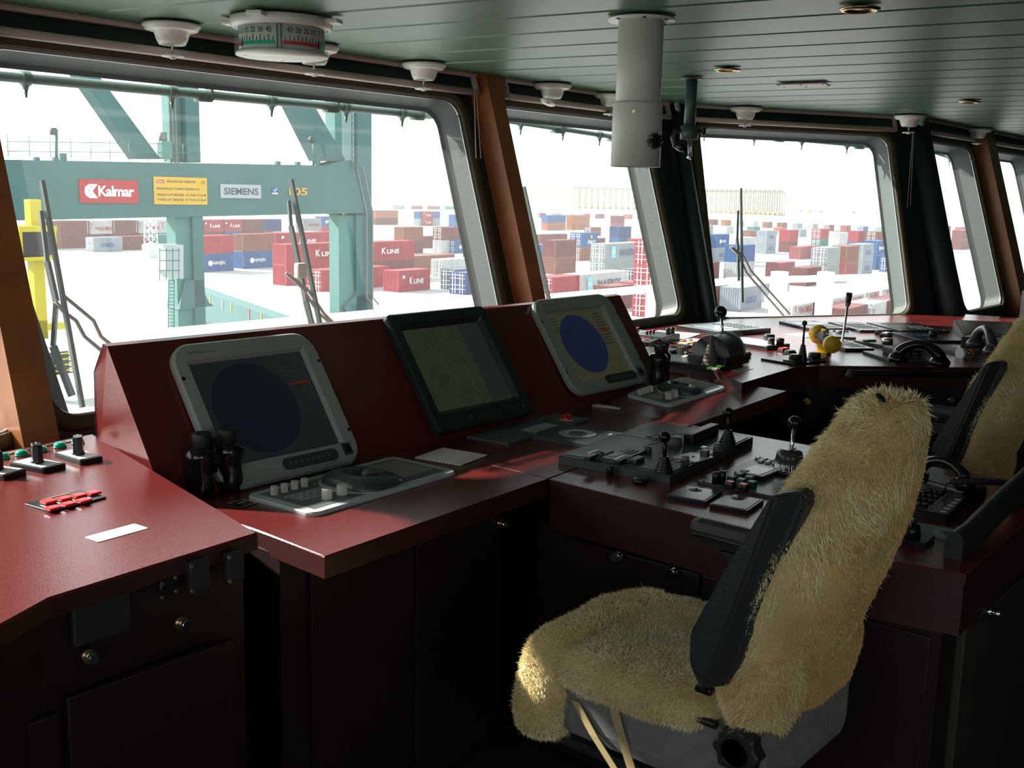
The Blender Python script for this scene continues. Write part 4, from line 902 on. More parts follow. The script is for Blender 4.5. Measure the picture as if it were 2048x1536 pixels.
# (corner x, corner y at the ground, length, tiers bottom->top 'colour', text per tier, doors, place words)
ST = [
 (573, 572, L40, 'RR', (None, 'KLINE'), 0, 'in the big red stack seen between the crane legs'),
 (643, 584, L40, 'R', (None,), 1, 'with barred doors in front of the big red stack, beside the right crane leg'),
 (797, 585, L20, 'R', ('KLINE',), 0, 'standing alone just right of the right crane leg'),
 (487, 538, L20, 'BN', ('HANJIN', None), 0, 'in the blue and brown pair left of the big red stack'),
 (402, 545, L20, 'BR', ('HANJIN', None), 0, 'peeking out from behind the left crane leg'),
 (552, 533, L40, 'RR', (None, 'KLINE'), 0, 'in the row right behind the blue and brown pair'),
 (712, 563, L40, 'MR', (None, 'KLINE'), 0, 'in the stack seen just right of the right crane leg'),
 (188, 504, L20, 'S', ('COSCO',), 1, 'standing at the left yard edge with blue lettering'),
 (245, 501, L20, 'M', (None,), 0, 'to the right of the lone lettered grey one at the left'),
 (297, 497, L20, 'T', (None,), 0, 'behind the lattice mast'),
 (655, 487, L20, 'O', (None,), 1, 'left of the right crane leg with barred doors'),
 (606, 481, L20, 'GG', (None, 'YM'), 0, 'in the pale pair behind the middle windscreen wiper'),
 (644, 473, L20, 'RB', (None, 'HANJIN'), 0, 'just left of the right crane leg near the beam'),
 (807, 508, L20, 'MN', (None, None), 0, 'in the brown pair just right of the crane leg'),
 (845, 497, L20, 'M', (None,), 1, 'with barred doors behind the brown pair'),
 (884, 507, L20, 'WM', (None, None), 1, 'in the barred pair left of the middle pillar'),
 (910, 507, L20, 'B', ('HANJIN',), 1, 'behind the dark slate one near the middle pillar'),
 (845, 452, L20, 'RR', ('KLINE', 'KLINE'), 0, 'in the lettered red pair high behind the brown pair'),
 (909, 462, L20, 'BB', ('HANJIN', 'HANJIN'), 0, 'in the blue pair touching the middle pillar'),
 (808, 549, L40, 'N', (None,), 0, 'lying long behind the lone red one'),
 (888, 556, L40, 'W', (None,), 1, 'long and pale left of the middle pillar'),
 (912, 581, L20, 'K', ('SBOCO',), 1, 'near the foot of the middle pillar'),
 (931, 590, L20, 'D', (None,), 1, 'lowest against the middle pillar'),
 (950, 541, L20, 'M', (None,), 0, 'half hidden by the middle pillar'),
 # second window
 (1094, 461, L40, 'OB', (None, None), 0, 'in the far row of the second window, left'),
 (1144, 460, L40, 'OO', ('HAPAG', 'HAPAG'), 0, 'in the far row of the second window, middle'),
 (1232, 461, L20, 'PM', (None, None), 0, 'in the far row of the second window, right'),
 (1182, 472, L20, 'M', (None,), 1, 'small with barred doors under the far orange row'),
 (1081, 491, L40, 'M', (None,), 0, 'long, behind the wiper in the second window'),
 (1155, 502, L40, 'M', (None,), 0, 'long, left of the tall blue pair'),
 (1236, 499, L20, 'BD', (None, None), 0, 'in the tall blue pair of the second window'),
 (1273, 501, L20, 'R', ('CAI',), 0, 'right of the tall blue pair'),
 (1078, 517, L20, 'B', (None,), 1, 'behind the wiper foot in the second window'),
 (1161, 522, L20, 'NB', (None, 'PO'), 1, 'in the pair with the yellow crest'),
 (1110, 549, L20, 'NM', (None, None), 0, 'right of the wiper in the second window'),
 (1208, 560, L40, 'GG', (None, 'MAERSK'), 1, 'in the long grey pair of the second window'),
 (1158, 593, L40, 'W', ('MAERSK',), 1, 'in front of the long grey pair'),
 (1267, 578, L20, 'K', (None,), 1, 'right of the long grey one, behind the rail'),
 (1224, 622, L20, 'M', (None,), 0, 'near and low in the second window'),
 (1263, 615, L20, 'R', ('KLINE',), 0, 'with white lettering, low in the second window'),
 (1306, 636, L20, 'RRR', (None, None, None), 1, 'in the near column beside the right edge of the second window'),
 (1104, 600, L20, 'R', (None,), 1, 'just right of the second wiper foot'),
 # centre window
 (1405, 492, L20, 'MG', (None, None), 0, 'at the left edge of the centre window, far pair'),
 (1431, 523, L20, 'SB', ('COSCO', 'HANJIN'), 0, 'left of the centre wiper'),
 (1402, 523, L20, 'SG', ('COSCO', None), 0, 'against the left edge of the centre window'),
 (1483, 533, L20, 'PW', (None, None), 0, 'behind the centre wiper'),
 (1531, 508, L20, 'SS', ('COSCO', 'COSCO'), 0, 'in the lettered pale pair right of the centre wiper'),
 (1576, 505, L20, 'MR', (None, None), 0, 'in the red pair right of the lettered pale pair'),
 (1600, 519, L40, 'P', (None,), 0, 'long and faded in the middle of the centre window'),
 (1476, 560, L20, 'WB', (None, None), 0, 'near the tip of the centre wiper arm'),
 (1640, 500, L20, 'TR', (None, None), 1, 'in the pair with barred doors in the centre window'),
 (1676, 512, L20, 'WW', (None, None), 0, 'in the white pair in the centre window'),
 (1713, 506, L20, 'BR', (None, None), 0, 'in the pair right of the white pair'),
 (1750, 508, L20, 'WM', (None, None), 1, 'with barred doors right in the centre window'),
 (1790, 505, L20, 'N', (None,), 0, 'near the right edge of the centre window'),
 (1404, 562, L20, 'M', (None,), 0, 'low against the left edge of the centre window'),
 (1409, 620, L20, 'M', (None,), 0, 'nearest at the lower left corner of the centre window'),
 (1480, 624, L20, 'S', ('COSCO',), 0, 'nearest lettered pale one behind the centre wiper'),
 (1540, 606, L20, 'S', ('COSCO',), 0, 'behind the wiper arms, right of the nearest pale one'),
 (1583, 645, L20, 'W', ('YM',), 0, 'first of the near lettered row, left of the microphone'),
 (1636, 636, L20, 'P', (None,), 0, 'second of the near lettered row'),
 (1655, 632, L20, 'W', ('YM',), 0, 'third of the near lettered row'),
 (1694, 622, L20, 'W', ('YM',), 0, 'fourth of the near lettered row'),
 (1728, 612, L20, 'W', ('YM',), 0, 'fifth of the near lettered row'),
 (1762, 603, L20, 'W', ('YM',), 0, 'sixth of the near lettered row'),
 (1794, 595, L20, 'M', (None,), 0, 'last of the near lettered row'),
 (1690, 676, L20, 'M', (None,), 0, 'lowest row at the sill, left'),
 (1738, 664, L20, 'W', ('YM',), 0, 'lowest row at the sill, middle'),
 (1780, 655, L20, 'M', (None,), 0, 'lowest row at the sill, right'),
 (1560, 560, L20, 'P', (None,), 0, 'first of the middle row behind the white rail'),
 (1612, 573, L20, 'M', (None,), 0, 'second of the middle row behind the white rail'),
 (1650, 566, L20, 'GG', (None, None), 1, 'third of the middle row behind the white rail'),
 (1690, 560, L20, 'PN', (None, None), 0, 'fourth of the middle row behind the white rail'),
 (1722, 552, L20, 'SS', ('COSCO', 'COSCO'), 0, 'fifth of the middle row behind the white rail'),
 (1750, 540, L20, 'BB', (None, 'HANJIN'), 0, 'sixth of the middle row, with white lettering'),
 (1786, 545, L20, 'B', (None,), 1, 'blue tank frame at the right edge of the centre window'),
 # right windows
 (1886, 505, L20, 'MM', (None, None), 0, 'left in the narrow right window'),
 (1920, 500, L40, 'MM', (None, None), 0, 'right in the narrow right window'),
 (1882, 472, L40, 'M', (None,), 0, 'long in the narrow right window'),
 (1884, 445, L20, 'BB', (None, None), 0, 'blue pair high in the narrow right window'),
]
tiern = {1: [''], 2: ['lower ', 'upper '], 3: ['lowest ', 'middle ', 'top ']}
for (px, py, L, tiers, tx, dr, wd) in ST:
    g = P(px, py, ZG)
    for k, c in enumerate(tiers):
        lab = ('%s%s shipping container %s' % (tiern[len(tiers)][k], CNAME[c], wd))
        if len(lab.split()) > 16: lab = ' '.join(lab.split()[:16])
        cont(g + Vector((0, 0, 2.6 * k + .02)), L, c, lab, tx[k], bool(dr))
# long double row left (behind the crane beam, lower left)
g0 = P(60, 500, ZG); row = ['N', 'M', 'M', 'M', 'M', 'T', 'M', 'M', 'B', 'M', 'N']; row2 = ['N', 'M', 'W', 'M', 'W', 'W', 'R', 'R', 'R', 'M', 'D']
places = ['first', 'second', 'third', 'fourth', 'fifth', 'sixth', 'seventh', 'eighth', 'ninth', 'tenth', 'eleventh']
used_rows = []
p_a = P(70, 499, ZG); p_b = P(560, 484, ZG); rdir = (p_b - p_a); rdir.z = 0; n_ = 11; rl = rdir.length / n_
ra = math.atan2(rdir.y, rdir.x) - CA
for k in range(n_):
    for tr, (rowc, nm_) in enumerate(((row, 'lower'), (row2, 'upper'))):
        cont(p_a + rdir * (k / n_) + Vector((0, 0, 2.6 * tr + .02)), L20, rowc[k], '%s tier, %s %s container from left in the row under the crane beam' % (nm_, places[k], CNAME[rowc[k]]),
             {'W': 'YM', 'R': 'KLINE'}.get(rowc[k]) if tr else None, False, rot=ra)
# distant rows, nothing tells them apart
random.seed(11)
pal = 'RMBGWSOTNMRBWPMS'
def farrow(xa, ya, xb, yb, n, tiers, w_words):
    a = P(xa, ya, ZG); b = P(xb, yb, ZG); dist = (b - a).length; n = max(2, min(n, int(dist / 6.6))); stp = dist / (n - 1)
    for k in range(n):
        q = a.lerp(b, k / max(1, n - 1)); 
        for tr in range(tiers if random.random() > .25 else max(1, tiers - 1)):
            c = random.choice(pal)
            cont(q + Vector((0, 0, 2.6 * tr + .02)), L40 if (stp > 12.8 and random.random() < .8) else L20, c, '%s shipping container in %s' % (CNAME[c], w_words), None, random.random() < .3, group='%s containers in %s' % (CNAME[c], w_words))
farrow(752, 450, 838, 452, 6, 2, 'the far row between crane leg and middle pillar')
farrow(750, 418, 960, 420, 7, 1, 'the hazy far row left of the middle pillar')
farrow(1080, 436, 1310, 439, 9, 1, 'the pale far row of the second window')
farrow(1400, 449, 1800, 470, 14, 1, 'the far row across the centre window')
farrow(1400, 466, 1560, 470, 5, 1, 'the second far row, centre window left')
farrow(1600, 474, 1810, 486, 6, 1, 'the second far row, centre window right')
farrow(1600, 424, 1800, 430, 10, 1, 'the most distant row of the centre window')
farrow(1870, 462, 1950, 470, 4, 1, 'the far row of the narrow right window')
farrow(200, 470, 420, 466, 8, 1, 'the rows far behind the crane')
farrow(455, 500, 560, 488, 3, 1, 'the row behind the blue and brown pair')
farrow(1500, 478, 1640, 482, 5, 1, 'the pale middle row, centre window')
# --- straddle carriers
sy = mat('carrier_yellow', (.24, .18, .012), .6); sw = mat('carrier_pale', (.22, .21, .09), .6)
mb = MB(); H = 19
for x in (0, 6.5):
    for y in (0, 4.6):
        mb.box((x, y, H / 2), (.75, .6, H), sw if y else sy)
for y in (0, 4.6): mb.box((3.25, y, 1.6), (10, 1.0, 1.8), sy); mb.box((3.25, y, H - 2.2), (7, .6, .8), sy)
for x in (0, 6.5): mb.box((x, 2.3, H), (1.0, 5.4, 1.0), sw)
mb.box((1.0, 4.9, H + 1.2), (1.8, 1.8, 2.0), mgrey); mb.box((5, 1.5, H + 1.0), (2.5, 2.4, 1.2), sw)
scm = bpy.data.meshes.new('straddle_frame'); bmesh.ops.recalc_face_normals(mb.bm, faces=mb.bm.faces[:]); mb.bm.to_mesh(scm); [scm.materials.append(q) for q in mb.mats]; mb.bm.free()
mb = MB()
for y in (0, 4.6):
    for x in (-1, 1.8, 4.6, 7.4): mb.cyl((x, y - .35, .8), (x, y + .35, .8), .8, m=rubber, n=14)
swm = bpy.data.meshes.new('straddle_wheels'); mb.bm.to_mesh(swm); [swm.materials.append(q) for q in mb.mats]; mb.bm.free()
def straddle(pos, rz, lab, group, s=1.0):
    t = bpy.data.objects.new('straddle_carrier', scm); C.objects.link(t); t.location = pos; t.rotation_euler.z = rz; t.scale = (s, s, s)
    t['label'] = lab; t['category'] = 'vehicle'
    if group: t['group'] = group
    q = bpy.data.objects.new('wheels', swm); C.objects.link(q); q.parent = t
for k in range(9): straddle(P(1066 + k * 10, 408, ZG), yaw + .05, 'tall yellow straddle carrier in the group left of the warehouse front', 'parked straddle carriers, left group', 1.15)
for k in range(18): straddle(P(1158 + k * 12.2, 417 + k * .25, ZG), yaw + .05, 'tall yellow straddle carrier in the long parked row left of the centre window', 'parked straddle carriers seen in the second window', 1.0)
for k in range(20): straddle(P(1385 + k * 9.6, 423 + k * .45, ZG), yaw + .05, 'tall yellow straddle carrier in the long parked row in the centre window', 'parked straddle carriers seen in the centre window', .97)
# warehouse
hz1 = mat('warehouse_pale', (.18, .22, .26), .8); hz2 = mat('warehouse_blue', (.06, .13, .2), .8)
a = P(1057, 404, ZG); b = P(1160, 405, ZG); dd = b - a; dd.z = 0; L = dd.length; hgt = (EYE + ray(1100, 330) * (a.length / ray(1057, 404).length)).z - ZG
t = thing('warehouse', 'large pale blue-grey terminal building far behind the straddle carriers', 'building', a, rz=math.atan2(dd.y, dd.x))
mb = MB(); mb.box((L / 2, 30, hgt / 2), (L, 60, hgt), hz1); mb.build('wall', parent=t)
for (f0, f1, h0, h1) in ((.04, .2, .35, .75), (.26, .4, .38, .65)):
    mb = MB(); mb.box((L * (f0 + f1) / 2, -.3, hgt * (h0 + h1) / 2), (L * (f1 - f0), .6, hgt * (h1 - h0)), hz2); mb.build('window', parent=t)
for f0 in (.5, .6, .7, .8, .9):
    mb = MB(); mb.box((L * f0, -1, hgt * .42), (L * .05, 2, hgt * .8), hz2 if int(f0 * 10) % 2 else whitep); mb.build('silo_column', parent=t)
# tree line / far shore
mb = MB(); far = mat('far_shore', (.18, .24, .24), .9)
pa = P(1780, 408.5, ZG); pb = P(2048, 414, ZG)
random.seed(2)
n = 40; pts = []
for k in range(n + 1):
    q = pa.lerp(pb, k / n); h = random.uniform(8, 16); pts.append((q, h))
vs = []; 
for q, h in pts: vs += [q, q + Vector((0, 0, h)), q + Vector((40, 10, h * .8)), q + Vector((60, 20, 0))]
mb.poly(vs, [(4 * i + j, 4 * i + 4 + j, 4 * i + 5 + j, 4 * i + 1 + j) for i in range(n) for j in range(3)], far)
tag(mb.build('tree_line'), 'hazy dark tree line on the horizon in the narrow right window', 'trees', kind='stuff')
# lattice mast
a = P(303, 515, ZG); t = thing('lattice_mast', 'thin white lattice lighting mast left of the left crane leg', 'mast', a)
mb = MB(); Hm = 9.5
for x in (-.9, .9):
    for y in (-.9, .9): mb.tube([(x, y, 0), (x * .6, y * .6, Hm)], .08, whitep, n=5)
for k in range(8):
    z = k * Hm / 8; z2 = z + Hm / 8; f1, f2 = 1 - .4 * z / Hm, 1 - .4 * z2 / Hm
    for (x, y, x2, y2) in ((-.9, -.9, .9, -.9), (.9, -.9, .9, .9), (.9, .9, -.9, .9), (-.9, .9, -.9, -.9)):
        mb.tube([(x * f1, y * f1, z), (x2 * f2, y2 * f2, z2)], .05, whitep, n=4); mb.tube([(x * f1, y * f1, z), (x2 * f1, y2 * f1, z)], .05, whitep, n=4)
mb.build('lattice', parent=t)
mb = MB(); mb.box((0, 0, 1.1), (2.2, 2.2, 2.2), mat('mast_box', (.5, .6, .6), .6), bev=.05); mb.build('mast_base', parent=t)
# yellow straddle carrier at the left edge
a = P(92, 760, ZG); dist = 55
a = atd(78, 640, 60); a.z = ZG
t = thing('straddle_carrier', 'yellow straddle carrier with glazed cab behind the left pillar', 'vehicle', a, rz=CA)
vy = mat('vehicle_yellow', (.45, .38, .015), .5)
def tz(y, x=78): return (EYE + ray(x, y) * 60).z - ZG
mb = MB(); mb.box((0, 0, tz(560)), (.65, .65, tz(450) - tz(700) + 2), vy, bev=.05); mb.box((0, 0, tz(640) / 2), (.65, .65, tz(640)), vy); mb.build('column', parent=t)
mb = MB(); zt, zb = tz(452), tz(514); mb.box((-.3, 0, zt - .1), (2.2, 1.8, .3), vy); mb.box((-.3, 0, zb), (2.2, 1.8, .2), vy)
for x in (-1.3, .7):
    for y in (-.8, .8): mb.box((x, y, (zt + zb) / 2), (.14, .14, zt - zb), vy)
mb.build('cab_frame', parent=t)
mb = MB(); mb.box((-.3, 0, (zt + zb) / 2), (1.9, 1.5, zt - zb - .3), blackg); mb.build('cab_glass', parent=t)
for y in (655, 690): 
    mb = MB(); mb.box((.6, 0, tz(y)), (1.8, .5, .4), vy, bev=.05); mb.build('step_arm', parent=t)
mb = MB(); 
zz0, zz1 = tz(755, 120), tz(708, 120)
for k in range(9): mb.box((1.3, -.2, zz0 + (zz1 - zz0) * k / 8), (1.2, .1, (zz1 - zz0) / 16), vy if k % 2 else black)
mb.box((.9, .2, (zz0 + zz1) / 2), (1.5, .6, zz1 - zz0), dgrey)
mb.build('striped_guard', parent=t)

# --- ship outside: rails, deck
wm = mat('ship_white', (.85, .85, .84), .5)
ra_, rb_, rc_ = P(-120, 742, .88), P(1385, 556, .88), P(1830, 552, .88)
yr = (P(300, 700, .88).y + P(960, 592, .88).y) / 2
ra_ = Vector((-.5, yr, .88)); rb_ = Vector((P(1385, 556, .88).x, yr, .88))
t = thing('bulwark_rail', 'broad white ship rail running outside the windows', 'railing', (rb_.x, rb_.y, 0))
Tb = Matrix.Translation((-rb_.x, -rb_.y, 0))
def bar(mb, a, b, w_, h_, m=wm):
    d = b - a; q = d.to_track_quat('X', 'Z').to_matrix().to_4x4(); mb.box((0, 0, 0), (d.length, w_, h_), m, Matrix.Translation((a + b) / 2) @ q)
mb = MB(Tb); bar(mb, ra_, rb_, .20, .035); mb.build('rail_cap', parent=t)
mb = MB(Tb); bar(mb, rb_, rc_, .16, .05); mb.build('rail_cap', parent=t)
k = 0
for x in (.6, 1.9, 7.6):
    mb = MB(Tb); q = Vector((x, yr + .03, .2)); bar(mb, q + Vector((0, 0, -.9)), q + Vector((0, 0, .65)), .06, .06); mb.build('rail_post', parent=t)
lo_a, lo_b = P(1540, 605, .5), P(1835, 556, .5)
t2 = thing('wing_rail', 'white sloping rail with posts outside the centre window', 'railing', (lo_a.x, lo_a.y, 0))
Tc = Matrix.Translation((-lo_a.x, -lo_a.y, 0))
mb = MB(Tc); bar(mb, lo_a, lo_b, .14, .14); mb.build('rail_bar', parent=t2)
for (x, y0, y1) in ((1556, 560, 640), (1648, 560, 640)):
    mb = MB(Tc); a = P(x, 600, .55); a2 = Vector((a.x, a.y, 0)); dst = (a - EYE).dot(fwd); bar(mb, Vector((a.x, a.y, -.2)), Vector((a.x, a.y, .86)), .14, .14); mb.build('rail_post', parent=t2)
# bridge wing bulk right
def yp(px, py, Y=6.4): return on(px, py, (0, Y, 0), (0, 1, 0))
c_ = [yp(1893, 572), yp(1952, 487), yp(2060, 430), yp(2060, 660), yp(1893, 650)]
mb = MB(); mb.poly([v for v in c_] + [v + Vector((4.5, .5, 0)) for v in c_], [(0, 1, 2, 3, 4), (9, 8, 7, 6, 5), (0, 5, 6, 1), (1, 6, 7, 2), (2, 7, 8, 3), (3, 8, 9, 4), (4, 9, 5, 0)], wm)
tag(mb.build('bridge_wing_structure'), 'large white sloping ship structure outside the right windows', 'ship part')
# --- spray pipes and brackets
pg = mat('pipe_green', (.12, .20, .17), .45)
def pipe(M, off, pts, noz, brk, lab, r=.016):
    n = M.to_3x3().col[2]; o3 = M.translation - n * off
    q = [on(*p, o3, n) for p in pts]
    t = thing('window_spray_pipe', lab, 'pipe', q[0]); T = Matrix.Translation(-q[0])
    mb = MB(T); mb.tube([q[0], q[1]], r, pg, n=12); mb.build('pipe', parent=t)
    for p in noz:
        f_ = (p - pts[0][0]) / (pts[1][0] - pts[0][0]); c = q[0].lerp(q[1], f_); ax = (q[1] - q[0]).normalized()
        mb = MB(T); mb.cyl(c - ax * .014, c + ax * .014, r * 1.45, m=pg, n=12); mb.cyl(c, c + Vector((0, 0, -.035)), r * 1.1, r * .5, m=pg, n=8); mb.cyl(c + Vector((0, 0, -.035)), c + Vector((0, 0, -.062)), r * .45, r * .2, m=pg, n=6); mb.build('nozzle', parent=t)
    for p in brk:
        f_ = (p - pts[0][0]) / (pts[1][0] - pts[0][0]); c = q[0].lerp(q[1], f_); ax = (q[1] - q[0]).normalized()
        b_ = c + Vector((0, 0, -.02)); up_ = c + ax * .1 + Vector((0, 0, .07)); mb = MB(T)
        tp_ = [b_ - ax * .02 , b_ + ax * .04, c + ax * .04 + Vector((0, 0, .05)), c + ax * .12 + Vector((0, -.05, .12))]
        for i in range(3): bar(mb, tp_[i], tp_[i + 1], .035, .012, pg)
        mb.build('pipe_bracket', parent=t)
pipe(M1, .17, ((-20, 150), (862, 231)), (30, 268, 465, 636, 781), (322, 594, 818), 'long green spray pipe with nozzles outside the wide left window', .017)
pipe(M2, .17, ((995, 238), (1300, 285)), (1035, 1113, 1187), (1098, 1212), 'green spray pipe with nozzles outside the second window', .014)
pipe(M3, .17, ((1380, 259), (1752, 293)), (1407, 1503, 1598, 1691), (1548, 1712), 'green spray pipe with nozzles outside the centre window', .015)
pipe(M4, .17, ((1858, 301), (1935, 326)), (1898,), (1910,), 'short green spray pipe outside the narrow right window', .013)
# --- wipers
def wiper(M, off, blade, arm, links, lab, holder=None):
    n = M.to_3x3().col[2]; o3 = M.translation - n * off
    f = lambda p: on(*p, o3, n)
    a, b = f(blade[0]), f(blade[1]); t = thing('window_wiper', lab, 'wiper', b); T = Matrix.Translation(-b); wk = mat('wiper_dark', (.03, .045, .04), .45)
    mb = MB(T); bar(mb, a, b, .012, .020, wk); mb.build('blade', parent=t)
    if arm:
        p = [f(q) for q in arm]; mb = MB(T)
        for i in range(len(p) - 1): bar(mb, p[i] - n * .02, p[i + 1] - n * .02, .012, .022, wk)
        mb.build('blade_carrier', parent=t)
    for l in links:
        p = [f(q) for q in l]; mb = MB(T); mb.tube([q - n * .01 for q in p], .0065, mat('wiper_link', (.32, .26, .2), .4), n=8); mb.build('arm', parent=t)
    if holder:
        h = f(holder); mb = MB(T); mb.box(h, (.045, .03, .06), knobw, bev=.008); mb.build('arm_joint', parent=t)
wiper(M1, .20, ((84, 362), (165, 815)), [(88, 420), (100, 520), (118, 600), (112, 690), (150, 790)], [[(113, 600), (130, 622), (155, 640), (172, 672), (215, 708), (250, 735)], [(130, 590), (190, 640), (205, 672), (245, 705), (280, 730)]], 'tall wiper at the left end of the wide left window')
wiper(M1, .20, ((582, 360), (641, 655)), [(584, 400), (588, 450), (606, 540), (618, 600), (632, 655)], [[(575, 545), (608, 575), (640, 625), (668, 650)], [(580, 548), (620, 580), (650, 625), (680, 655)]], 'wiper in front of the yellow crane number in the wide left window', holder=(601, 541))
wiper(M2, .20, ((1047, 374), (1098, 600)), [(1050, 440), (1056, 490), (1066, 520), (1072, 555), (1085, 600)], [[(1062, 520), (1075, 560), (1090, 600)]], 'wiper in the second window beside the middle pillar', holder=(1062, 521))
wiper(M3, .20, ((1482, 377), (1485, 605)), [(1480, 420), (1478, 480), (1480, 520), (1481, 560)], [[(1462, 493), (1480, 510), (1495, 545), (1570, 632)], [(1466, 493), (1490, 512), (1503, 540), (1582, 628)]], 'thin upright wiper in the centre window', holder=None)

# thin haze over the yard
hm = bpy.data.materials.new('haze'); hm.use_nodes = True; nt = hm.node_tree; nt.nodes.clear()
o_ = nt.nodes.new('ShaderNodeOutputMaterial'); v_ = nt.nodes.new('ShaderNodeVolumeScatter'); v_.inputs['Density'].default_value = HAZE; v_.inputs['Color'].default_value = (.97, .99, 1, 1); v_.inputs['Anisotropy'].default_value = 0.3
nt.links.new(v_.outputs[0], o_.inputs['Volume'])
if HAZE > 0:
    mb = MB(Matrix.Rotation(yaw, 4, 'Z')); mb.box((1030, 0, 28), (2000, 2600, 78), hm)
    tag(mb.build('haze'), 'bright haze over the container yard', 'haze', kind='stuff')
# ================================================================== INSTRUMENTS
def plate(name, lab, cat, D, A, B, z, h, m=dgrey, bev=.002, group=None, part='base_plate', r=.004, minw=None):
    M, w_, d_ = fit(D, A, B, z); M = M.copy(); M[2][3] = z + .0004
    t = thing(name, lab, cat, M=M, group=group)
    mb = MB(); mb.rrect(w_, d_, r, 0, h, m, bev=bev); mb.build(part, parent=t)
    return t, M, w_, d_, h
def L(M, px, py, h=0):
    q = M.inverted() @ P(px, py, M[2][3] + h); return q.x, q.y
def knob(t, x, y, z, r, h, m=black, name='knob', r2=None, parent=None, flute=False, pointer=None):
    mb = MB(Matrix.Translation((x, y, z)))
    if flute:
        pts = [((r + r * .06 * math.cos(18 * q)) * math.cos(q), (r + r * .06 * math.cos(18 * q)) * math.sin(q)) for q in [2 * pi * i / 108 for i in range(108)]]
        mb.prism(pts, 0, h, m, bev=r * .12)
    else: mb.lathe([(.0001, 0), (r, 0), ((r2 or r) , h - r * .15), ((r2 or r) - r * .15, h), (.0001, h)], m, n=24)
    if pointer: mb.box((0, 0, h + .0004), (r * 1.6, r * .15, .0008), pointer)
    return mb.build(name, parent=t)
def btn(t, x, y, z, sx, sy, h, m, name='button', rz=0):
    mb = MB(); mb.box((x, y, z + h / 2), (sx, sy, h), m, bev=min(sx, sy) * .12, rz=rz); return mb.build(name, parent=t)
def screws(t, w_, d_, h, ins=.008, r=.0028, m=alu):
    for x in (-1, 1):
        for y in (-1, 1):
            mb = MB(); mb.cyl((x * (w_ / 2 - ins), y * (d_ / 2 - ins), h - .0005), (x * (w_ / 2 - ins), y * (d_ / 2 - ins), h + .0012), r, m=m, n=10); mb.build('screw', parent=t)
def boot(t, x, y, z, r, h, ballr, lean=(0, 0), rod=.004, bm_=black, rodm=None, hb=None, name='joystick'):
    """bellows joystick: boot (rings) > rod > ball"""
    prof = [(.0001, 0), (r, 0)]; n = 6; hb = hb or h * .45
    for k in range(n):
        f0 = k / n; rr_ = r * (1 - .62 * f0); prof += [(rr_, hb * (f0 + .02)), (rr_ * 1.02, hb * (f0 + .09)), (rr_ * .86, hb * (f0 + .14))]
    prof += [(r * .33, hb), (.0001, hb)]
    mb = MB(Matrix.Translation((x, y, z))); mb.lathe(prof, bm_, n=24); b_ = mb.build('boot', parent=t)
    T = Vector((x, y, z + hb * .8)); E = T + Vector((lean[0], lean[1], h - hb * .8))
    mb = MB(); mb.cyl(T, E, rod, m=rodm or bm_, n=10); st = mb.build('lever_rod', parent=t)
    if ballr: mb = MB(); mb.sphere(E, ballr, blackg); mb.build('ball_grip', parent=st)
    return b_
# ---- left console switches and lamps
for i, ((D, A, B), lab) in enumerate([(((-12, 936), (8, 962), (54, 948)), 'black rotary switch on square plate, cut by the left edge of the photo'),
                                      (((60, 924), (86, 948), (133, 936)), 'black rotary switch on square plate, middle of the three'),
                                      (((137, 909), (161, 931), (207, 922)), 'black rotary switch on square plate nearest the monitor cabinet')]):
    t, M, w_, d_, h = plate('rotary_switch', lab, 'switch', D, A, B, ZW, .012, black, .002, 'black rotary switches on the left console')
    mb = MB(); mb.box((0, 0, .0126), (w_ * .86, d_ * .86, .0012), silver); mb.build('face_plate', parent=t)
    mb = MB(); mb.lathe([(.0001, .012), (.016, .012), (.014, .020), (.0001, .020)], black, n=20); mb.prism([(-.018, -.011), (.018, -.011), (.021, 0), (.018, .011), (-.018, .011), (-.021, 0)], .018, .058, black, Matrix.Rotation(1.0, 4, 'Z'), bev=.003); k_ = mb.build('rotary_knob', parent=t)
    mb = MB(); mb.box((.009, 0, .0525), (.012, .0015, .001), legend, Matrix.Translation((0, 0, .006)) @ Matrix.Rotation(1.0, 4, 'Z')); mb.build('pointer_mark', parent=k_)
gl = ['cut by the left edge of the photo', 'second from the left edge', 'just behind the middle rotary switch', 'between the middle and right rotary switches', 'behind the rotary switch nearest the cabinet']
for i, ((px, py), (qx, qy)) in enumerate(zip([(6, 917), (43.5, 911), (82, 903), (120, 895), (156, 887)], [(-16, 911), (29, 906), (66, 898), (103, 890), (142, 883)])):
    c = P(px, py, ZW); t = thing('indicator_lamp', 'green round indicator lamp ' + gl[i], 'lamp', (c.x, c.y, ZW + .0004), group='green indicator lamps on the left console')
    mb = MB(); mb.lathe([(.0001, 0), (.0165, 0), (.0165, .004), (.0001, .004)], greenb, n=24); mb.build('lamp_base', parent=t)
    mb = MB(); mb.lathe([(.0155, .004), (.0150, .008), (.011, .0125), (.005, .0145), (.0001, .0148)], greenb, n=24); mb.build('lamp_lens', parent=t)
    q = P(qx, qy, ZW); mb = MB(); mb.box((q.x, q.y, ZW + .0012), (.036, .016, .002), black, rz=.0)
    mb.box((q.x, q.y, ZW + .0024), (.026, .008, .0006), brass); tag(mb.build('engraved_label'), 'small black engraved label ' + ['at the left photo edge', 'behind the second green lamp', 'behind the third green lamp', 'behind the fourth green lamp', 'behind the green lamp nearest the cabinet'][i], 'label', 'small engraved labels behind the green lamps')
t, M, w_, d_, h = plate('push_button_unit', 'black panel with seven bright red push buttons on the left console', 'control panel', (75, 1004), (100, 1026), (214, 997), ZW, .004, black, .001)
for (px, py) in ((97, 1001), (128, 995), (157, 989), (186, 984), (105, 1014), (136, 1006), (167, 999)):
    x, y = L(M, px, py, .009); btn(t, x, y, .004, w_ * .20, d_ * .27, .006, redb, 'red_button')
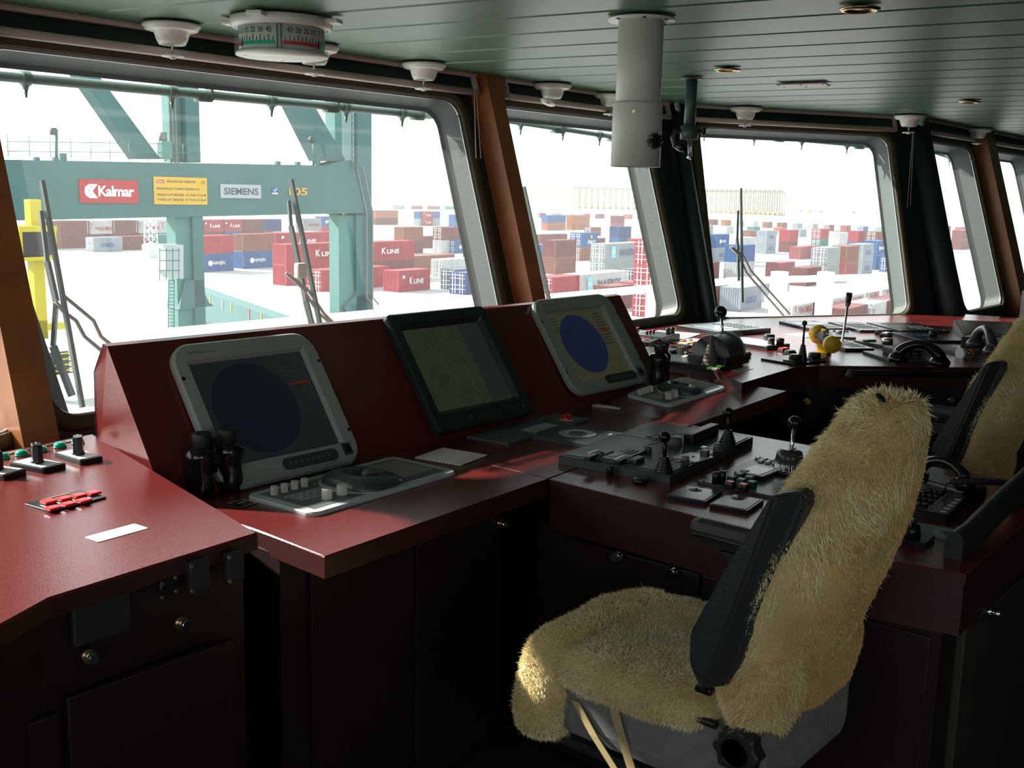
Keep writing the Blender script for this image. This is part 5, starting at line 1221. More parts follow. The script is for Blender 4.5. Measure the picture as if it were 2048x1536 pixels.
x, y = L(M, 128, 985); mb = MB(); mb.box((0, d_ * .42, .0046), (w_ * .5, .005, .0008), brass); mb.build('legend_strip', parent=t)
M, w_, d_ = fit((181, 1072), (197, 1085), (297, 1057), ZW)
mb = MB(M); mb.rrect(w_, d_, .004, .0003, .0012, bright); tag(mb.build('blank_sticker'), 'blank white rectangular sticker on the front of the left console', 'label')

# ---- radar keypads
def fitpl(D, A, B, p0, n):
    d, a, b = on(*D, p0, n), on(*A, p0, n), on(*B, p0, n); x = b - a; w_ = x.length; x.normalize(); y = n.cross(x); dd = (d - a).dot(y); c = a + x * w_ / 2 + y * dd / 2 + n * .0004
    return Matrix(((x.x, y.x, n.x, c.x), (x.y, y.y, n.y, c.y), (x.z, y.z, n.z, c.z), (0, 0, 0, 1))), w_, dd
def keypad(D, A, B, lab, tilted=False):
    M, w_, d_ = fit(D, A, B, ZD); M[2][3] = ZD + .0004
    if tilted: M, w_, d_ = fitpl(D, A, B, RP0, RN)
    t = thing('trackball_keypad', lab, 'control panel', M=M)
    mb = MB(); mb.rrect(w_, d_, .028, 0, .010, silver, bev=.003, seg=8); mb.build('frame', parent=t)
    mb = MB(); mb.rrect(w_ * .90, d_ * .80, .006, .009, .0108, mgrey, c=(0, 0)); mb.build('key_surface', parent=t)
    mb = MB(); mb.rrect(w_ * .36, d_ * .60, .004, .0105, .0118, beige, c=(w_ * .25, d_ * .04)); mb.build('display_window', parent=t)
    for k in range(4): knob(t, -w_ * .41 + k * w_ * .062, d_ * .27 , .0105, .0085, .022, knobw, 'small_knob', flute=True)
    for k in range(2): knob(t, -w_ * .30 + k * w_ * .095, -d_ * .24, .0105, .0125, .026, knobw, 'large_knob', flute=True)
    mb = MB()
    for r_ in range(3):
        for c_ in range(5 - r_):
            x = -w_ * .39 + c_ * .024 + r_ * .004; y = d_ * .10 - r_ * .022
            for (dx, dy, sx, sy) in ((0, .007, .017, .0008), (0, -.007, .017, .0008), (-.0085, 0, .0008, .014), (.0085, 0, .0008, .014)): mb.box((x + dx, y + dy, .0111), (sx, sy, .0006), legend)
    for k in range(6): mb.box((-w_ * .16 + (k % 3) * .022, d_ * (.26 - .09 * (k // 3)), .0111), (.010, .0014, .0006), legend)
    mb.build('key_outlines', parent=t)
    # palm rest: rounded body with a bowl around the ball
    cx, cy = w_ * .015, -d_ * .05; mb = MB(Matrix.Translation((cx, cy, .0105)))
    N = 40; rings = []
    def bodyr(a): return (w_ * .175 * (1 + .12 * math.cos(a)), d_ * .42)
    prof = [(1.0, 0), (1.0, .006), (.93, .016), (.80, .024), (.62, .028), (.46, .026), (.36, .014), (.26, .008), (.0, .007)]
    vs = []
    for s_, z in prof:
        for i in range(N):
            a = 2 * pi * i / N; sq = 1 / (abs(math.cos(a)) ** 3.2 + abs(math.sin(a)) ** 3.2) ** (1 / 3.2)
            k_ = max(0, min(1, (.5 - s_) / .3)); ox = w_ * .035 * k_
            vs.append((w_ * .165 * s_ * sq * math.cos(a) + ox, d_ * .40 * s_ * (sq if s_ > .5 else 1) * math.sin(a), z * (1.0 + .25 * math.cos(a + pi) * s_)))
    mb.poly(vs, [(q * N + i, q * N + (i + 1) % N, (q + 1) * N + (i + 1) % N, (q + 1) * N + i) for q in range(len(prof) - 1) for i in range(N)], dgrey, smooth=True)
    pr = mb.build('palm_rest', parent=t)
    mb = MB(); mb.sphere((cx + w_ * .035, cy, .0245), .017, mgrey, n=24); mb.build('trackball', parent=t)
    mb = MB(); mb.lathe([(.0001, .0105), (w_ * .20, .0105), (w_ * .20, .0113), (w_ * .19, .0118), (.0001, .0118)], silver, Matrix.Translation((cx - w_ * .01, cy, 0)) @ Matrix.Diagonal((1, d_ * .45 / (w_ * .20), 1, 1)), n=48); mb.build('round_bezel', parent=t)
    return t
keypad((505, 993), (625, 1036), (917, 948), 'silver framed radar keypad with trackball on the desk below the dark left radar')
keypad((1238, 797), (1337, 817), (1456, 779), 'silver framed radar keypad with trackball on the desk below the blue and yellow radar', True)
# ---- dimpled mats
def matm(D, A, B, lab):
    M, w_, d_ = fit(D, A, B, ZD); mb = MB(M); n = 14; mm = mat('mat_white', (.78, .74, .68), .6)
    for i in range(n):
        y = -d_ / 2 + d_ * (i + .5) / n; mb.tube([(-w_ / 2, y, .003), (w_ / 2, y, .003)], .0022, mm, n=5)
    for i in range(n):
        x = -w_ / 2 + w_ * (i + .5) / n; mb.tube([(x, -d_ / 2, .0045), (x, d_ / 2, .0045)], .0024, mm, n=5)
    tag(mb.build('lattice_mat'), lab, 'mat')
matm((850, 911), (920, 934), (975, 913), 'white lattice mat on the desk between the left radar and the chart monitor')
matm((1172, 808), (1238, 821), (1276, 806), 'white lattice mat in front of the blue and yellow radar')
# ---- chart keyboard
t, M, w_, d_, h = plate('chart_keyboard', 'thin grey membrane keyboard with red trackball below the chart monitor', 'keyboard', (936, 874), (1016, 891), (1181, 841), ZD, .006, mat('slate', (.10, .12, .12), .4), .001)
x, y = L(M, 1133, 838, .008); mb = MB(); mb.lathe([(.0001, .006), (.026, .006), (.022, .0085), (.0001, .0085)], silver, Matrix.Translation((x, y, 0)), n=24); mb.build('ball_ring', parent=t)
mb = MB(); mb.sphere((x, y, .009), .019, mat('red_ball', (.6, .01, .02), .12), n=24); mb.build('trackball', parent=t)
mb = MB()
for r_ in range(4):
    for c_ in range(9):
        bx, by = L(M, 1075, 861); x, y = bx - .05 + c_ * .0165, by + .025 - r_ * .015
        for (dx, dy, sx, sy) in ((0, .005, .012, .0007), (0, -.005, .012, .0007), (-.006, 0, .0007, .010), (.006, 0, .0007, .010)): mb.box((x + dx, y + dy, .0064), (sx, sy, .0006), legend)
mb.build('key_outlines', parent=t)
# ---- rudder/log dial
t, M, w_, d_, h = plate('dial_instrument', 'dark square dial instrument with pale ring on the desk left of the steering panel', 'gauge', (1074, 875), (1179, 899), (1247, 876), ZD, .016, dgrey, .002)
mb = MB(); mb.lathe([(.030, .0165), (.030, .018), (.058, .018), (.061, .0165)], silver, n=48); mb.build('dial_ring', parent=t)
mb = MB(); mb.lathe([(.0001, .0165), (.029, .0165), (.027, .0185), (.0001, .0185)], mgrey, n=32)
mb.build('dial_centre', parent=t)
mb = MB()
for k in range(24): a = 2 * pi * k / 24; mb.box((.052 * math.cos(a), .052 * math.sin(a), .0183), (.006, .0012, .0006), dgrey, rz=a)
mb.build('dial_marks', parent=t); screws(t, w_, d_, h)
mb = MB(); mb.box((w_ * .28, -d_ * .40, .0166), (.018, .008, .001), bright); mb.build('small_tag', parent=t)
# ---- label card near keypad
M, w_, d_ = fit((459, 1007), (486, 1016), (516, 1007), ZD); mb = MB(M); mb.box((0, 0, .001), (w_, d_, .0018), black); o = mb.build('engraved_label'); tag(o, 'small black engraved label on the desk left of the left trackball panel', 'label')
mb = MB(M); mb.box((0, d_ * .46, .0021), (w_, .0012, .0006), legend); mb.box((0, -d_ * .46, .0021), (w_, .0012, .0006), legend); mb.box((w_ * .47, 0, .0021), (.0012, d_, .0006), legend); mb.box((0, d_ * .1, .0021), (w_ * .5, .003, .0006), legend); mb.build('label_border', parent=o)
# ---- binoculars
def binoc(px, py, rz, lab, tilt=False, s=1.0):
    c = on(px, py, RP0, RN) if tilt else P(px, py, ZD)
    t = thing('binoculars', lab, 'binoculars', (c.x, c.y, c.z + .001), rz=rz)
    for sx in (-1, 1):
        mb = MB(Matrix.Translation((sx * .040 * s, 0, 0)) @ Matrix.Diagonal((s, s, s, 1))); mb.lathe([(.0001, .002), (.026, .002), (.032, 0), (.034, .008), (.034, .03), (.031, .05), (.031, .075), (.036, .09), (.036, .105), (.026, .118), (.0001, .120)], blackg, n=28); b_ = mb.build('barrel', parent=t)
        mb = MB(Matrix.Translation((sx * .034 * s, -.004, 0)) @ Matrix.Diagonal((s, s, s, 1))); mb.lathe([(.0001, .112), (.020, .112), (.020, .128), (.023, .132), (.023, .150), (.020, .153), (.012, .150), (.0001, .149)], rubber, n=24); mb.build('eyepiece', parent=t)
    mb = MB(); mb.box((0, 0, .085 * s), (.05 * s, .022, .03), black, bev=.006); mb.cyl((0, 0, .05 * s), (0, 0, .135 * s), .009, m=black); mb.build('hinge_bridge', parent=t)
    return t
binoc(430, 985, -.05, 'black binoculars standing on end in the corner below the left radar', s=1.05)
binoc(1318, 765, .4, 'black binoculars standing on end at the right end of the radar desk', tilt=True)

# ================= steering console top
t, M, w_, d_, h = plate('steering_controls', 'large dark grey steering control panel with two joysticks and white display', 'control panel', (1135, 921), (1340, 969), (1506, 890), ZD, .026, mat('panel_slate', (.045, .058, .056), .35), .003)
SP = lambda px, py, hh=.026: L(M, px, py, hh)
# local frame: x left->right photo bottom edge ; use fractions measured from the photo
def sub(px, py, sx, sy, z0, z1, m, name, bev=.001):
    x, y = SP(px, py, z1); mb = MB(); mb.box((x, y, (z0 + z1) / 2), (sx, sy, z1 - z0), m, bev=bev); return mb.build(name, parent=t)
mb = MB(); mb.rrect(w_ * .94, d_ * .95, .004, .026, .028, mat('panel_slate2', (.06, .075, .072), .3)); mb.build('inner_plate', parent=t)
mb = MB(); mb.box((w_ * .08, 0, .0285), (.0015, d_ * .94, .001), black); mb.build('plate_seam', parent=t)
x, y = SP(1243, 907, .034); mb = MB(); mb.rrect(.17, .085, .004, .028, .036, dgrey, Matrix.Translation((x, y, 0)), bev=.002); s_ = mb.build('display_unit', parent=t)
mb = MB(); mb.box((x - .03, y + .006, .0364), (.06, .03, .0008), mat('lcd_dim', (.10, .07, .06), .3)); mb.box((x + .04, y + .01, .0364), (.05, .012, .001), mgrey); mb.build('display_window', parent=s_)
mb = MB()
for k in range(6): mb.box((x + .01 + (k % 3) * .018, y - .01 - (k // 3) * .014, .037), (.014, .009, .0015), mgrey)
mb.build('unit_keys', parent=s_)
for (px, py, r_, hh, m_) in ((1345, 890, .030, .026, mgrey), (1199, 914, .013, .016, mgrey), (1257, 923, .012, .014, mgrey), (1296, 905, .011, .018, dgrey), (1434, 903, .012, .024, mgrey), (1370, 929, .012, .024, mgrey)):
    x, y = SP(px, py, .028); knob(t, x, y, .028, r_, hh, m_, 'knob', r2=r_ * .92)
for (px, py, sx, sy, hh, m_, nm_) in ((1183, 910, .055, .02, .012, black, 'key_block'), (1213, 903, .05, .026, .012, dgrey, 'key_block'), (1274, 915, .055, .024, .012, dgrey, 'key_block'), (1246, 916, .07, .018, .012, black, 'key_block'), (1410, 900, .022, .022, .022, dgrey, 'square_button')):
    x, y = SP(px, py, .028 + hh); btn(t, x, y, .028, sx, sy, hh, m_, nm_, 0)
for (px, py, sx, sy, m_) in ((1187, 902, .05, .010, bright), (1240, 914, .05, .012, bright), (1342, 917, .018, .014, blueb), (1357, 922, .020, .012, mat('dark_red_key', (.2, .02, .03), .3)), (1409, 893, .018, .018, mat('white_blue_key', (.6, .65, .8), .2))):
    x, y = SP(px, py, .042); btn(t, x, y, .038, sx, sy, .004, m_, 'lit_key')
# slots and small keys on the radio-like unit
x, y = SP(1303, 886, .030)
for (dx, dy, sx, sy) in ((-.02, 0, .045, .010), (.02, -.008, .04, .008), (.045, .01, .02, .008), (-.05, -.01, .012, .006), (.05, -.022, .02, .006)):
    mb = MB(); mb.box((x + dx, y + dy, .0286), (sx, sy, .0012), black); mb.build('slot', parent=t)
for k in range(5):
    xx, yy = SP(1298 + k * 14, 873 + k * 3, .029); mb = MB(); mb.lathe([(.0001, .028), (.009, .028), (.008, .0305), (.0001, .0305)], mgrey, Matrix.Translation((xx, yy, 0)), n=16); mb.build('round_key', parent=t)
for k in range(4):
    xx, yy = SP(1345 + (k % 2) * 16, 868 + (k // 2) * 5, .029); btn(t, xx, yy, .028, .018, .009, .0018, mgrey, 'flat_key')
M2, ww, dd2 = fit((1349, 914), (1391, 925), (1427, 915), ZD + .029); M2l = M.inverted() @ M2
mb = MB(M2l); mb.box((0, 0, .001), (max(ww, .05), max(dd2, .04), .002), bright); mb.lathe([(.0001, .002), (.004, .002), (.004, .004), (.0001, .004)], black, n=12); mb.build('white_touch_pad', parent=t)
# tall dark box at the far end
x, y = SP(1398, 866, .05); mb = MB(); mb.box((x + .02, y, .044), (.20, .03, .034), black, bev=.003); mb.build('rear_box', parent=t)
for (px, py, hb, bl) in ((1328, 943, .052, .0), (1455, 887, .055, .0)):
    x, y = SP(px, py, .028); boot(t, x, y, .028, .026, .095, .0165, lean=(.002, .004), rod=.006)
# loose knobs on the front
for (px, py, r_, hh, lab) in ((1219, 951, .010, .026, 'small black toggle knob on the desk in front of the steering panel'), (1280, 965, .021, .012, 'flat round black knob on the desk in front of the steering panel')):
    c = P(px, py, ZD); mb = MB(Matrix.Translation((c.x, c.y, ZD + .0004))); mb.lathe([(.0001, 0), (r_, 0), (r_ * .95, hh * .8), (r_ * .8, hh), (.0001, hh)], black, n=22); tag(mb.build('rotary_control'), lab, 'knob')
# ---- thruster panel
t, M, w_, d_, h = plate('thruster_controls', 'thin dark panel with red and green keys, display and chrome lever beside the chair', 'control panel', (1399, 964), (1548, 998), (1664, 945), ZD, .007, dgrey, .001)
def tp(px, py, hh=.007): return L(M, px, py, hh)
x, y = tp(1517, 938, .022); mb = MB(); mb.rrect(.13, .085, .004, .007, .020, black, Matrix.Translation((x, y, 0)), bev=.003); s_ = mb.build('display_housing', parent=t)
mb = MB(); mb.box((x - .008, y, .0206), (.09, .06, .001), bright); mb.build('display_window', parent=s_)
for k in range(8):
    xx, yy = tp(1516 + (k % 4) * 14 + (k // 4) * 6, 914 + (k % 4) * 2.6 + (k // 4) * 6, .012); btn(t, xx, yy, .007, .017, .013, .006, bright, 'white_key')
for (px, py, m_, hh) in ((1464, 957, greenk, .018), (1478, 951, greenk, .018), (1489, 945, greenk, .016), (1483, 962, greenk, .018), (1499, 957, greenk, .016), (1504, 967, greenk, .015)):
    xx, yy = tp(px, py, hh); btn(t, xx, yy, .007, .022, .022, hh, m_, 'dark_green_key')
for (px, py) in ((1460, 968), (1487, 973)):
    xx, yy = tp(px, py, .02); o = btn(t, xx, yy, .007, .024, .024, .018, black, 'key_base'); btn(t, xx, yy, .025, .020, .020, .003, redb, 'red_key_cap')
for (px, py) in ((1504, 952), (1520, 948), (1514, 955)):
    xx, yy = tp(px, py, .012); btn(t, xx, yy, .007, .022, .014, .007, mat('pale_green_key', (.55, .62, .56), .3), 'pale_key')
for (px, py) in ((1431, 967), (1444, 965)):
    xx, yy = tp(px, py, .007); knob(t, xx, yy, .007, .0105, .032, black, 'tall_knob', r2=.009)
mb = MB(); x, y = tp(1405, 962, .01); mb.lathe([(.0001, .007), (.006, .007), (.005, .011), (.0001, .011)], mgrey, Matrix.Translation((x, y, 0)), n=12); mb.build('stud', parent=t)
# chrome lever on it
x, y = tp(1577, 946, .007)
T = Matrix.Translation((x, y, .007))
mb = MB(T)
n = 16
mb.lathe([(.0001, 0), (.042, 0), (.045, .006), (.043, .012), (.0001, .012)], black, n=36)
pts = [((.040 + .002 * math.cos(16 * q)) * math.cos(q), (.040 + .002 * math.cos(16 * q)) * math.sin(q)) for q in [2 * pi * i / 96 for i in range(96)]]
mb.prism(pts, .012, .034, chrome, bev=.004)
mb.lathe([(.037, .034), (.040, .036), (.034, .062), (.020, .068), (.0001, .068)], mat('lever_head', (.06, .055, .05), .25), n=32)
lv = mb.build('lever_base', parent=t)
mb = MB(T); mb.box((0, 0, .064), (.05, .014, .012), black); e_ = Vector((.045, .012, .135)); mb.cyl((.006, 0, .05), e_, .0055, m=chrome, n=12); lr = mb.build('lever_rod', parent=t)
mb = MB(T); mb.sphere(e_, .020, blackg, n=24); mb.build('ball_grip', parent=lr)
xx, yy = tp(1607, 926, .01); btn(t, xx, yy, .007, .02, .016, .005, bright, 'white_key')
# ---- two framed covers
for (D, A, B, lab) in (((1344, 991), (1411, 1011), (1444, 989), 'small black framed glass tile on the desk, left of the pair near the chair armrest'), ((1426, 1010), (1495, 1029), (1528, 1006), 'small black framed glass tile on the desk, right of the pair, touching the chair')):
    t, M, w_, d_, h = plate('framed_tile', lab, 'panel', D, A, B, ZD, .009, black, .001, 'framed glass tiles on the steering console')
    mb = MB(); mb.box((0, 0, .0094), (w_ * .88, d_ * .86, .0012), mat('tile_glass', (.10, .125, .125), .18)); mb.build('glass_face', parent=t)
    mb = MB(); mb.lathe([(.0001, .01), (.017, .01), (.017, .0104), (.0001, .0104)], dgrey, Matrix.Translation((w_ * .22, d_ * .08, 0)), n=20); mb.lathe([(.0001, .0104), (.003, .0104), (.003, .0125), (.0001, .0125)], black, Matrix.Translation((w_ * .30, d_ * .08, 0)), n=10); mb.build('finger_mark', parent=t)
# red keys
c = P(1484, 880, ZD); t = thing('red_switch', 'pair of flat red switches on the desk behind the right joystick', 'switch', (c.x, c.y, ZD + .0004))
btn(t, -.012, -.008, 0, .03, .012, .006, redb, 'red_key'); btn(t, .012, .008, 0, .03, .012, .01, redb, 'red_key')
# ---- rear part: phone, keypad radio, card, knob
def handset(t, a, b, top, r, m=blackg, name='handset'):
    """curved telephone handset between two ends, arching up to `top` height"""
    a = Vector(a); b = Vector(b); mid = (a + b) / 2; N = 14; pts = []; rs = []
    for i in range(N + 1):
        f_ = i / N; p = a.lerp(b, f_); p.z += top * math.sin(pi * f_) ** .6; pts.append(p); rs.append(r * (1.25 - .45 * math.sin(pi * f_)))
    mb = MB(); mb.tube(pts, rs, m, n=12); o = mb.build(name, parent=t)
    for p, d in ((a, 1), (b, -1)):
        mb = MB(); mb.lathe([(.0001, -.022), (r * 1.7, -.020), (r * 1.9, -.004), (r * 1.4, .012), (.0001, .014)], m, Matrix.Translation(p + (b - a).normalized() * d * r * .2), n=20); mb.build('ear_cap' if d > 0 else 'mouth_cap', parent=o)
    return o
c = P(1890, 985, ZD)
t = thing('telephone', 'black telephone handset with coiled cord on the steering console behind the chair', 'telephone', (c.x, c.y, ZD))
q = lambda px, py, z: P(px, py, z) - Vector((c.x, c.y, ZD))
mb = MB(); a_, b_ = q(1850, 985, ZD), q(1915, 990, ZD); mb.box((a_ + b_) / 2 + Vector((0, 0, .02)), (.10, .20, .04), black, bev=.008, rz=-.3); mb.build('cradle', parent=t)
handset(t, q(1836, 945, ZD + .055), q(1932, 965, ZD + .055), .045, .014)
cp = []
s0 = q(1905, 965, ZD + .06); s1 = q(1960, 958, ZD + .09); s2 = q(2060, 970, ZD + .06)
def coil(p0, p1, p2, turns, r):
    out = []; n = turns * 8
    for i in range(n + 1):
        f_ = i / n; p = p0 * (1 - f_) ** 2 + p1 * 2 * f_ * (1 - f_) + p2 * f_ ** 2; d = (p1 - p0) * (1 - f_) + (p2 - p1) * f_; d.normalize()
        u = d.cross(Vector((0, 0, 1))).normalized(); v = u.cross(d); a = 2 * pi * i / 8; out.append(p + (u * math.cos(a) + v * math.sin(a)) * r)
    return out
mb = MB(); mb.tube([q(1890, 985, ZD + .03), q(1892, 968, ZD + .06), s0] + coil(s0, s1, s2, 34, .007), .0024, rubber, n=6); mb.build('coiled_cord', parent=t)
t, M, w_, d_, h = plate('radio_keypad', 'black radio unit with rows of small keys on the steering console', 'radio', (1811, 1026), (1893, 1048), (1945, 1005), ZD, .022, black, .003)
mb = MB()
for k in range(10): mb.box((-w_ * .40 + k * w_ * .068, -d_ * .35, .0225), (w_ * .045, d_ * .13, .0015), legend if k % 2 == 0 else mgrey)
mb.build('key_row', parent=t)
mb = MB(); mb.box((w_ * .33, -d_ * .38, .023), (w_ * .2, d_ * .10, .002), mat('dull_red', (.25, .03, .03), .4)); mb.build('red_key', parent=t)
mb = MB(); mb.box((0, -d_ * .02, .0225), (w_ * .85, .002, .001), alu); mb.build('trim_line', parent=t)
for r_ in range(3):
    for c_ in range(4): knob(t, -w_ * .3 + c_ * w_ * .19, d_ * (.12 + r_ * .13), .022, .007, .006, black, 'round_key')
t, M, w_, d_, h = plate('instruction_card', 'grey instruction card with printed text below the radio keypad', 'card', (1800, 1040), (1796, 1063), (1891, 1080), ZD, .0012, mat('card_grey', (.30, .33, .31), .5), 0)
mb = MB()
for k in range(4): mb.box((-w_ * .12, d_ * (.28 - k * .16), .0014), (w_ * .5, .0016, .0004), dgrey)
mb.lathe([(.0001, .0012), (.012, .0012), (.012, .0018), (.0001, .0018)], mgrey, Matrix.Translation((w_ * .36, 0, 0)) @ Matrix.Diagonal((1.6, 1, 1, 1)), n=20); mb.build('printed_text', parent=t)
t, M, w_, d_, h = plate('rotary_switch', 'black rotary switch on a square plate at the rear of the steering console', 'switch', (1780, 1072), (1850, 1098), (1870, 1080), ZD, .012, black, .002)
mb = MB(); mb.lathe([(.0001, .012), (.024, .012), (.020, .038), (.0001, .040)], black, n=24); mb.box((0, 0, .04), (.05, .014, .012), blackg, bev=.003); mb.build('rotary_knob', parent=t)
# curved black guard rail on the rear end
c = P(1905, 1118, ZD)
t = thing('console_guard_rail', 'thick black curved guard rail at the rear corner of the steering console', 'handrail', (c.x, c.y, ZD))
e0 = P(2075, 925, ZD + .10) - c; e0.z = .10
mb = MB(); q0 = Vector((0, 0, .0)); q1 = Vector((0, 0, .06)); dr_ = Vector((e0.x, e0.y, 0)).normalized()
prof = [(-.019, 0), (.019, 0), (.019, .040), (.016, .052), (.009, .060), (0, .062), (-.009, .060), (-.016, .052), (-.019, .040)]
per = Vector((-dr_.y, dr_.x, 0)); vs = []
for (f_, zz) in ((0, 0), (.16, .0), (.40, 0.018), (1.0, .05)):
    for (a_, z_) in prof:
        p = dr_ * (e0.xy.length * f_) + per * a_; lift = 0 if f_ == 0 else zz
        vs.append((p.x, p.y, (z_ if f_ == 0 else max(z_, .0 if f_ < .1 else z_ * .0 + z_)) + lift))
N = len(prof); mb.poly(vs, [(k * N + i, k * N + (i + 1) % N, (k + 1) * N + (i + 1) % N, (k + 1) * N + i) for k in range(3) for i in range(N)] + [list(range(N))[::-1], list(range(3 * N, 4 * N))], blackl, smooth=False)
mb.build('rail_body', parent=t)
c = P(2040, 1010, ZD); t = thing('push_button', 'round red push button at the right photo edge on the steering console', 'button', (c.x, c.y, ZD))
mb = MB(); mb.cyl((0, 0, 0), (0, 0, .03), .022, m=black, n=24); mb.build('button_base', parent=t); mb = MB(); mb.lathe([(.0001, .03), (.022, .03), (.024, .036), (.02, .044), (.0001, .046)], redb, n=28); mb.build('red_cap', parent=t)
c = P(2044, 985, ZD); t = thing('push_button', 'green push button behind the red one at the right photo edge', 'button', (c.x, c.y, ZD))
mb = MB(); mb.cyl((0, 0, 0), (0, 0, .03), .02, m=black, n=24); mb.build('button_base', parent=t); mb = MB(); mb.lathe([(.0001, .03), (.02, .03), (.022, .036), (.018, .044), (.0001, .046)], greenk, n=28); mb.build('green_cap', parent=t)

# ================= right console (ZW)
def key_grid(t, cx, cy, nx, ny, sx, sy, w_, d_, z, m, name='keys'):
    mb = MB()
    for i in range(nx):
        for j in range(ny): mb.box((cx + (i - (nx - 1) / 2) * sx, cy + (j - (ny - 1) / 2) * sy, z + .001), (w_, d_, .002), m[(i + j) % len(m)] if isinstance(m, list) else m)
    return mb.build(name, parent=t)
t, M, w_, d_, h = plate('switch_unit', 'dark panel with red tipped toggle switches right of the monitor cabinet', 'control panel', (1281, 666), (1328, 687), (1360, 680), ZW, .03, dgrey, .003)
for k in range(7):
    x = -w_ * .32 + (k % 4) * w_ * .2; y = d_ * (.28 if k < 4 else -.1)
    o = knob(t, x, y, h, .006, .012, black, 'toggle_switch'); mb = MB(); mb.lathe([(.0001, 0), (.008, 0), (.007, .004), (.0001, .004)], redb, Matrix.Translation((x, y, h + .012)), n=12); mb.build('red_tip', parent=o)
for fx in (.1, .38): knob(t, w_ * fx, -d_ * .38, h, .011, .03, black, 'knob')
mb = MB(); mb.box((0, d_ * .05, h + .001), (w_ * .5, .004, .002), silver); mb.box((0, -d_ * .08, h + .001), (w_ * .5, .004, .002), silver); mb.build('slider_rails', parent=t)
t, M, w_, d_, h = plate('switch_unit', 'smaller dark panel in front of the toggle switch panel', 'control panel', (1275, 682), (1296, 694), (1322, 685), ZW, .02, dgrey, .002)
key_grid(t, 0, 0, 4, 2, w_ * .2, d_ * .35, w_ * .12, d_ * .16, h, [redb, black])
for (D, A, B, lab) in (((1317, 661), (1366, 680), (1402, 668), 'sheet of white paper on the right console beside the toggle panel'), ((1369, 680), (1385, 690), (1430, 682), 'smaller sheet of white paper behind the engine telegraph')):
    M, w_, d_ = fit(D, A, B, ZW); mb = MB(M); mb.box((0, 0, .0012), (w_, d_, .0016), bright); tag(mb.build('paper_sheet'), lab, 'paper')
M, w_, d_ = fit((1472, 739), (1480, 744), (1506, 738), ZW); mb = MB(M); mb.box((0, 0, .001), (w_, d_, .0015), bright); tag(mb.build('small_card'), 'small white card at the front corner of the right console', 'card')
M, w_, d_ = fit((1590, 667), (1612, 675), (1650, 671), ZW); mb = MB(M); mb.box((0, 0, .001), (w_, d_, .0015), bright); tag(mb.build('paper_sheet'), 'sheet of white paper left of the yellow flashlight head', 'paper')
# engine telegraph
t, M, w_, d_, h = plate('engine_telegraph', 'dark engine control panel with telegraph dome, ball lever and joystick', 'control panel', (1305, 697), (1429, 741), (1499, 722), ZW, .014, dgrey, .002)
EP = lambda px, py, hh=.014: L(M, px, py, hh)
screws(t, w_, d_, h, .02, .008, black)
for (px, py, sx, sy) in ((1341, 699, .10, .065), (1363, 692, .09, .06)):
    x, y = EP(px, py, .025); mb = MB(); mb.rrect(sx, sy, .004, .014, .026, black, Matrix.Translation((x, y, 0)), bev=.002); o = mb.build('meter', parent=t); mb = MB(); mb.box((x, y, .0265), (sx * .8, sy * .78, .001), bright); mb.build('meter_face', parent=o)
for (px, py, m_) in ((1366, 681, amber), (1378, 679, bright), (1374, 686, bright), (1386, 684, amber), (1392, 689, mgrey), (1390, 703, bright), (1400, 706, bright), (1385, 709, bright), (1372, 712, knobw), (1405, 700, mgrey), (1400, 721, redb), (1412, 717, dgrey), (1427, 728, amber), (1422, 735, limeb), (1441, 731, limeb), (1432, 737, bright), (1448, 722, greenk)):
    x, y = EP(px, py, .02); btn(t, x, y, .014, .034, .022, .008, m_, 'push_key')
x, y = EP(1364, 708, .014); knob(t, x, y, .014, .024, .035, mat('olive_knob', (.16, .14, .1), .4), 'large_knob', flute=True)
x, y = EP(1377, 712, .014); knob(t, x, y, .014, .02, .02, black, 'knob')
# dome : half drum, axis along local direction
x, y = EP(1438, 722, .014)
T = Matrix.Translation((x, y, .014)); mb = MB(T); mb.box((0, 0, .018), (.24, .17, .036), black, bev=.005); tb = mb.build('telegraph_base', parent=t)
def halfdrum(x0, x1, R, m, name, par, zc=.03, flat=1.0):
    N = 20; vs = []
    for xx in (x0, x1):
        for i in range(N + 1): a = pi * i / N; vs.append((xx, R * math.cos(a), zc + R * math.sin(a) * flat))
    mb = MB(T); mb.poly(vs, [(i, i + 1, N + 2 + i, N + 1 + i) for i in range(N)] + [list(range(N + 1))[::-1], list(range(N + 1, 2 * N + 2))], m, smooth=False); return mb.build(name, parent=par)
halfdrum(-.085, .03, .082, mat('telegraph_grey', (.05, .055, .055), .35), 'telegraph_drum', t); halfdrum(.032, .05, .086, dgrey, 'scale_arc', t); halfdrum(.052, .060, .090, mat('arc_pale', (.45, .42, .38), .4), 'scale_rim', t)
halfdrum(-.03, .105, .094, CLEAR, 'clear_dome', t)
mb = MB(T); mb.cyl((.045, .01, .10), (.06, .03, .185), .006, m=chrome, n=10); lr = mb.build('lever_rod', parent=t); mb = MB(T); mb.sphere((.062, .033, .195), .026, blackg, n=20); mb.build('ball_grip', parent=lr)
x, y = EP(1420, 731, .014); boot(t, x, y, .014, .034, .12, 0, lean=(.006, 0), rod=.008, bm_=mat('boot_brown', (.10, .08, .06), .5), hb=.085)
c = P(1485, 713, ZW); t = thing('push_button', 'red push button block behind the engine control panel', 'button', (c.x, c.y, ZW), rz=-.3); btn(t, 0, 0, 0, .07, .04, .018, black, 'button_base'); btn(t, 0, 0, .018, .055, .03, .006, mat('pink_key', (.6, .25, .22), .3), 'button_cap')
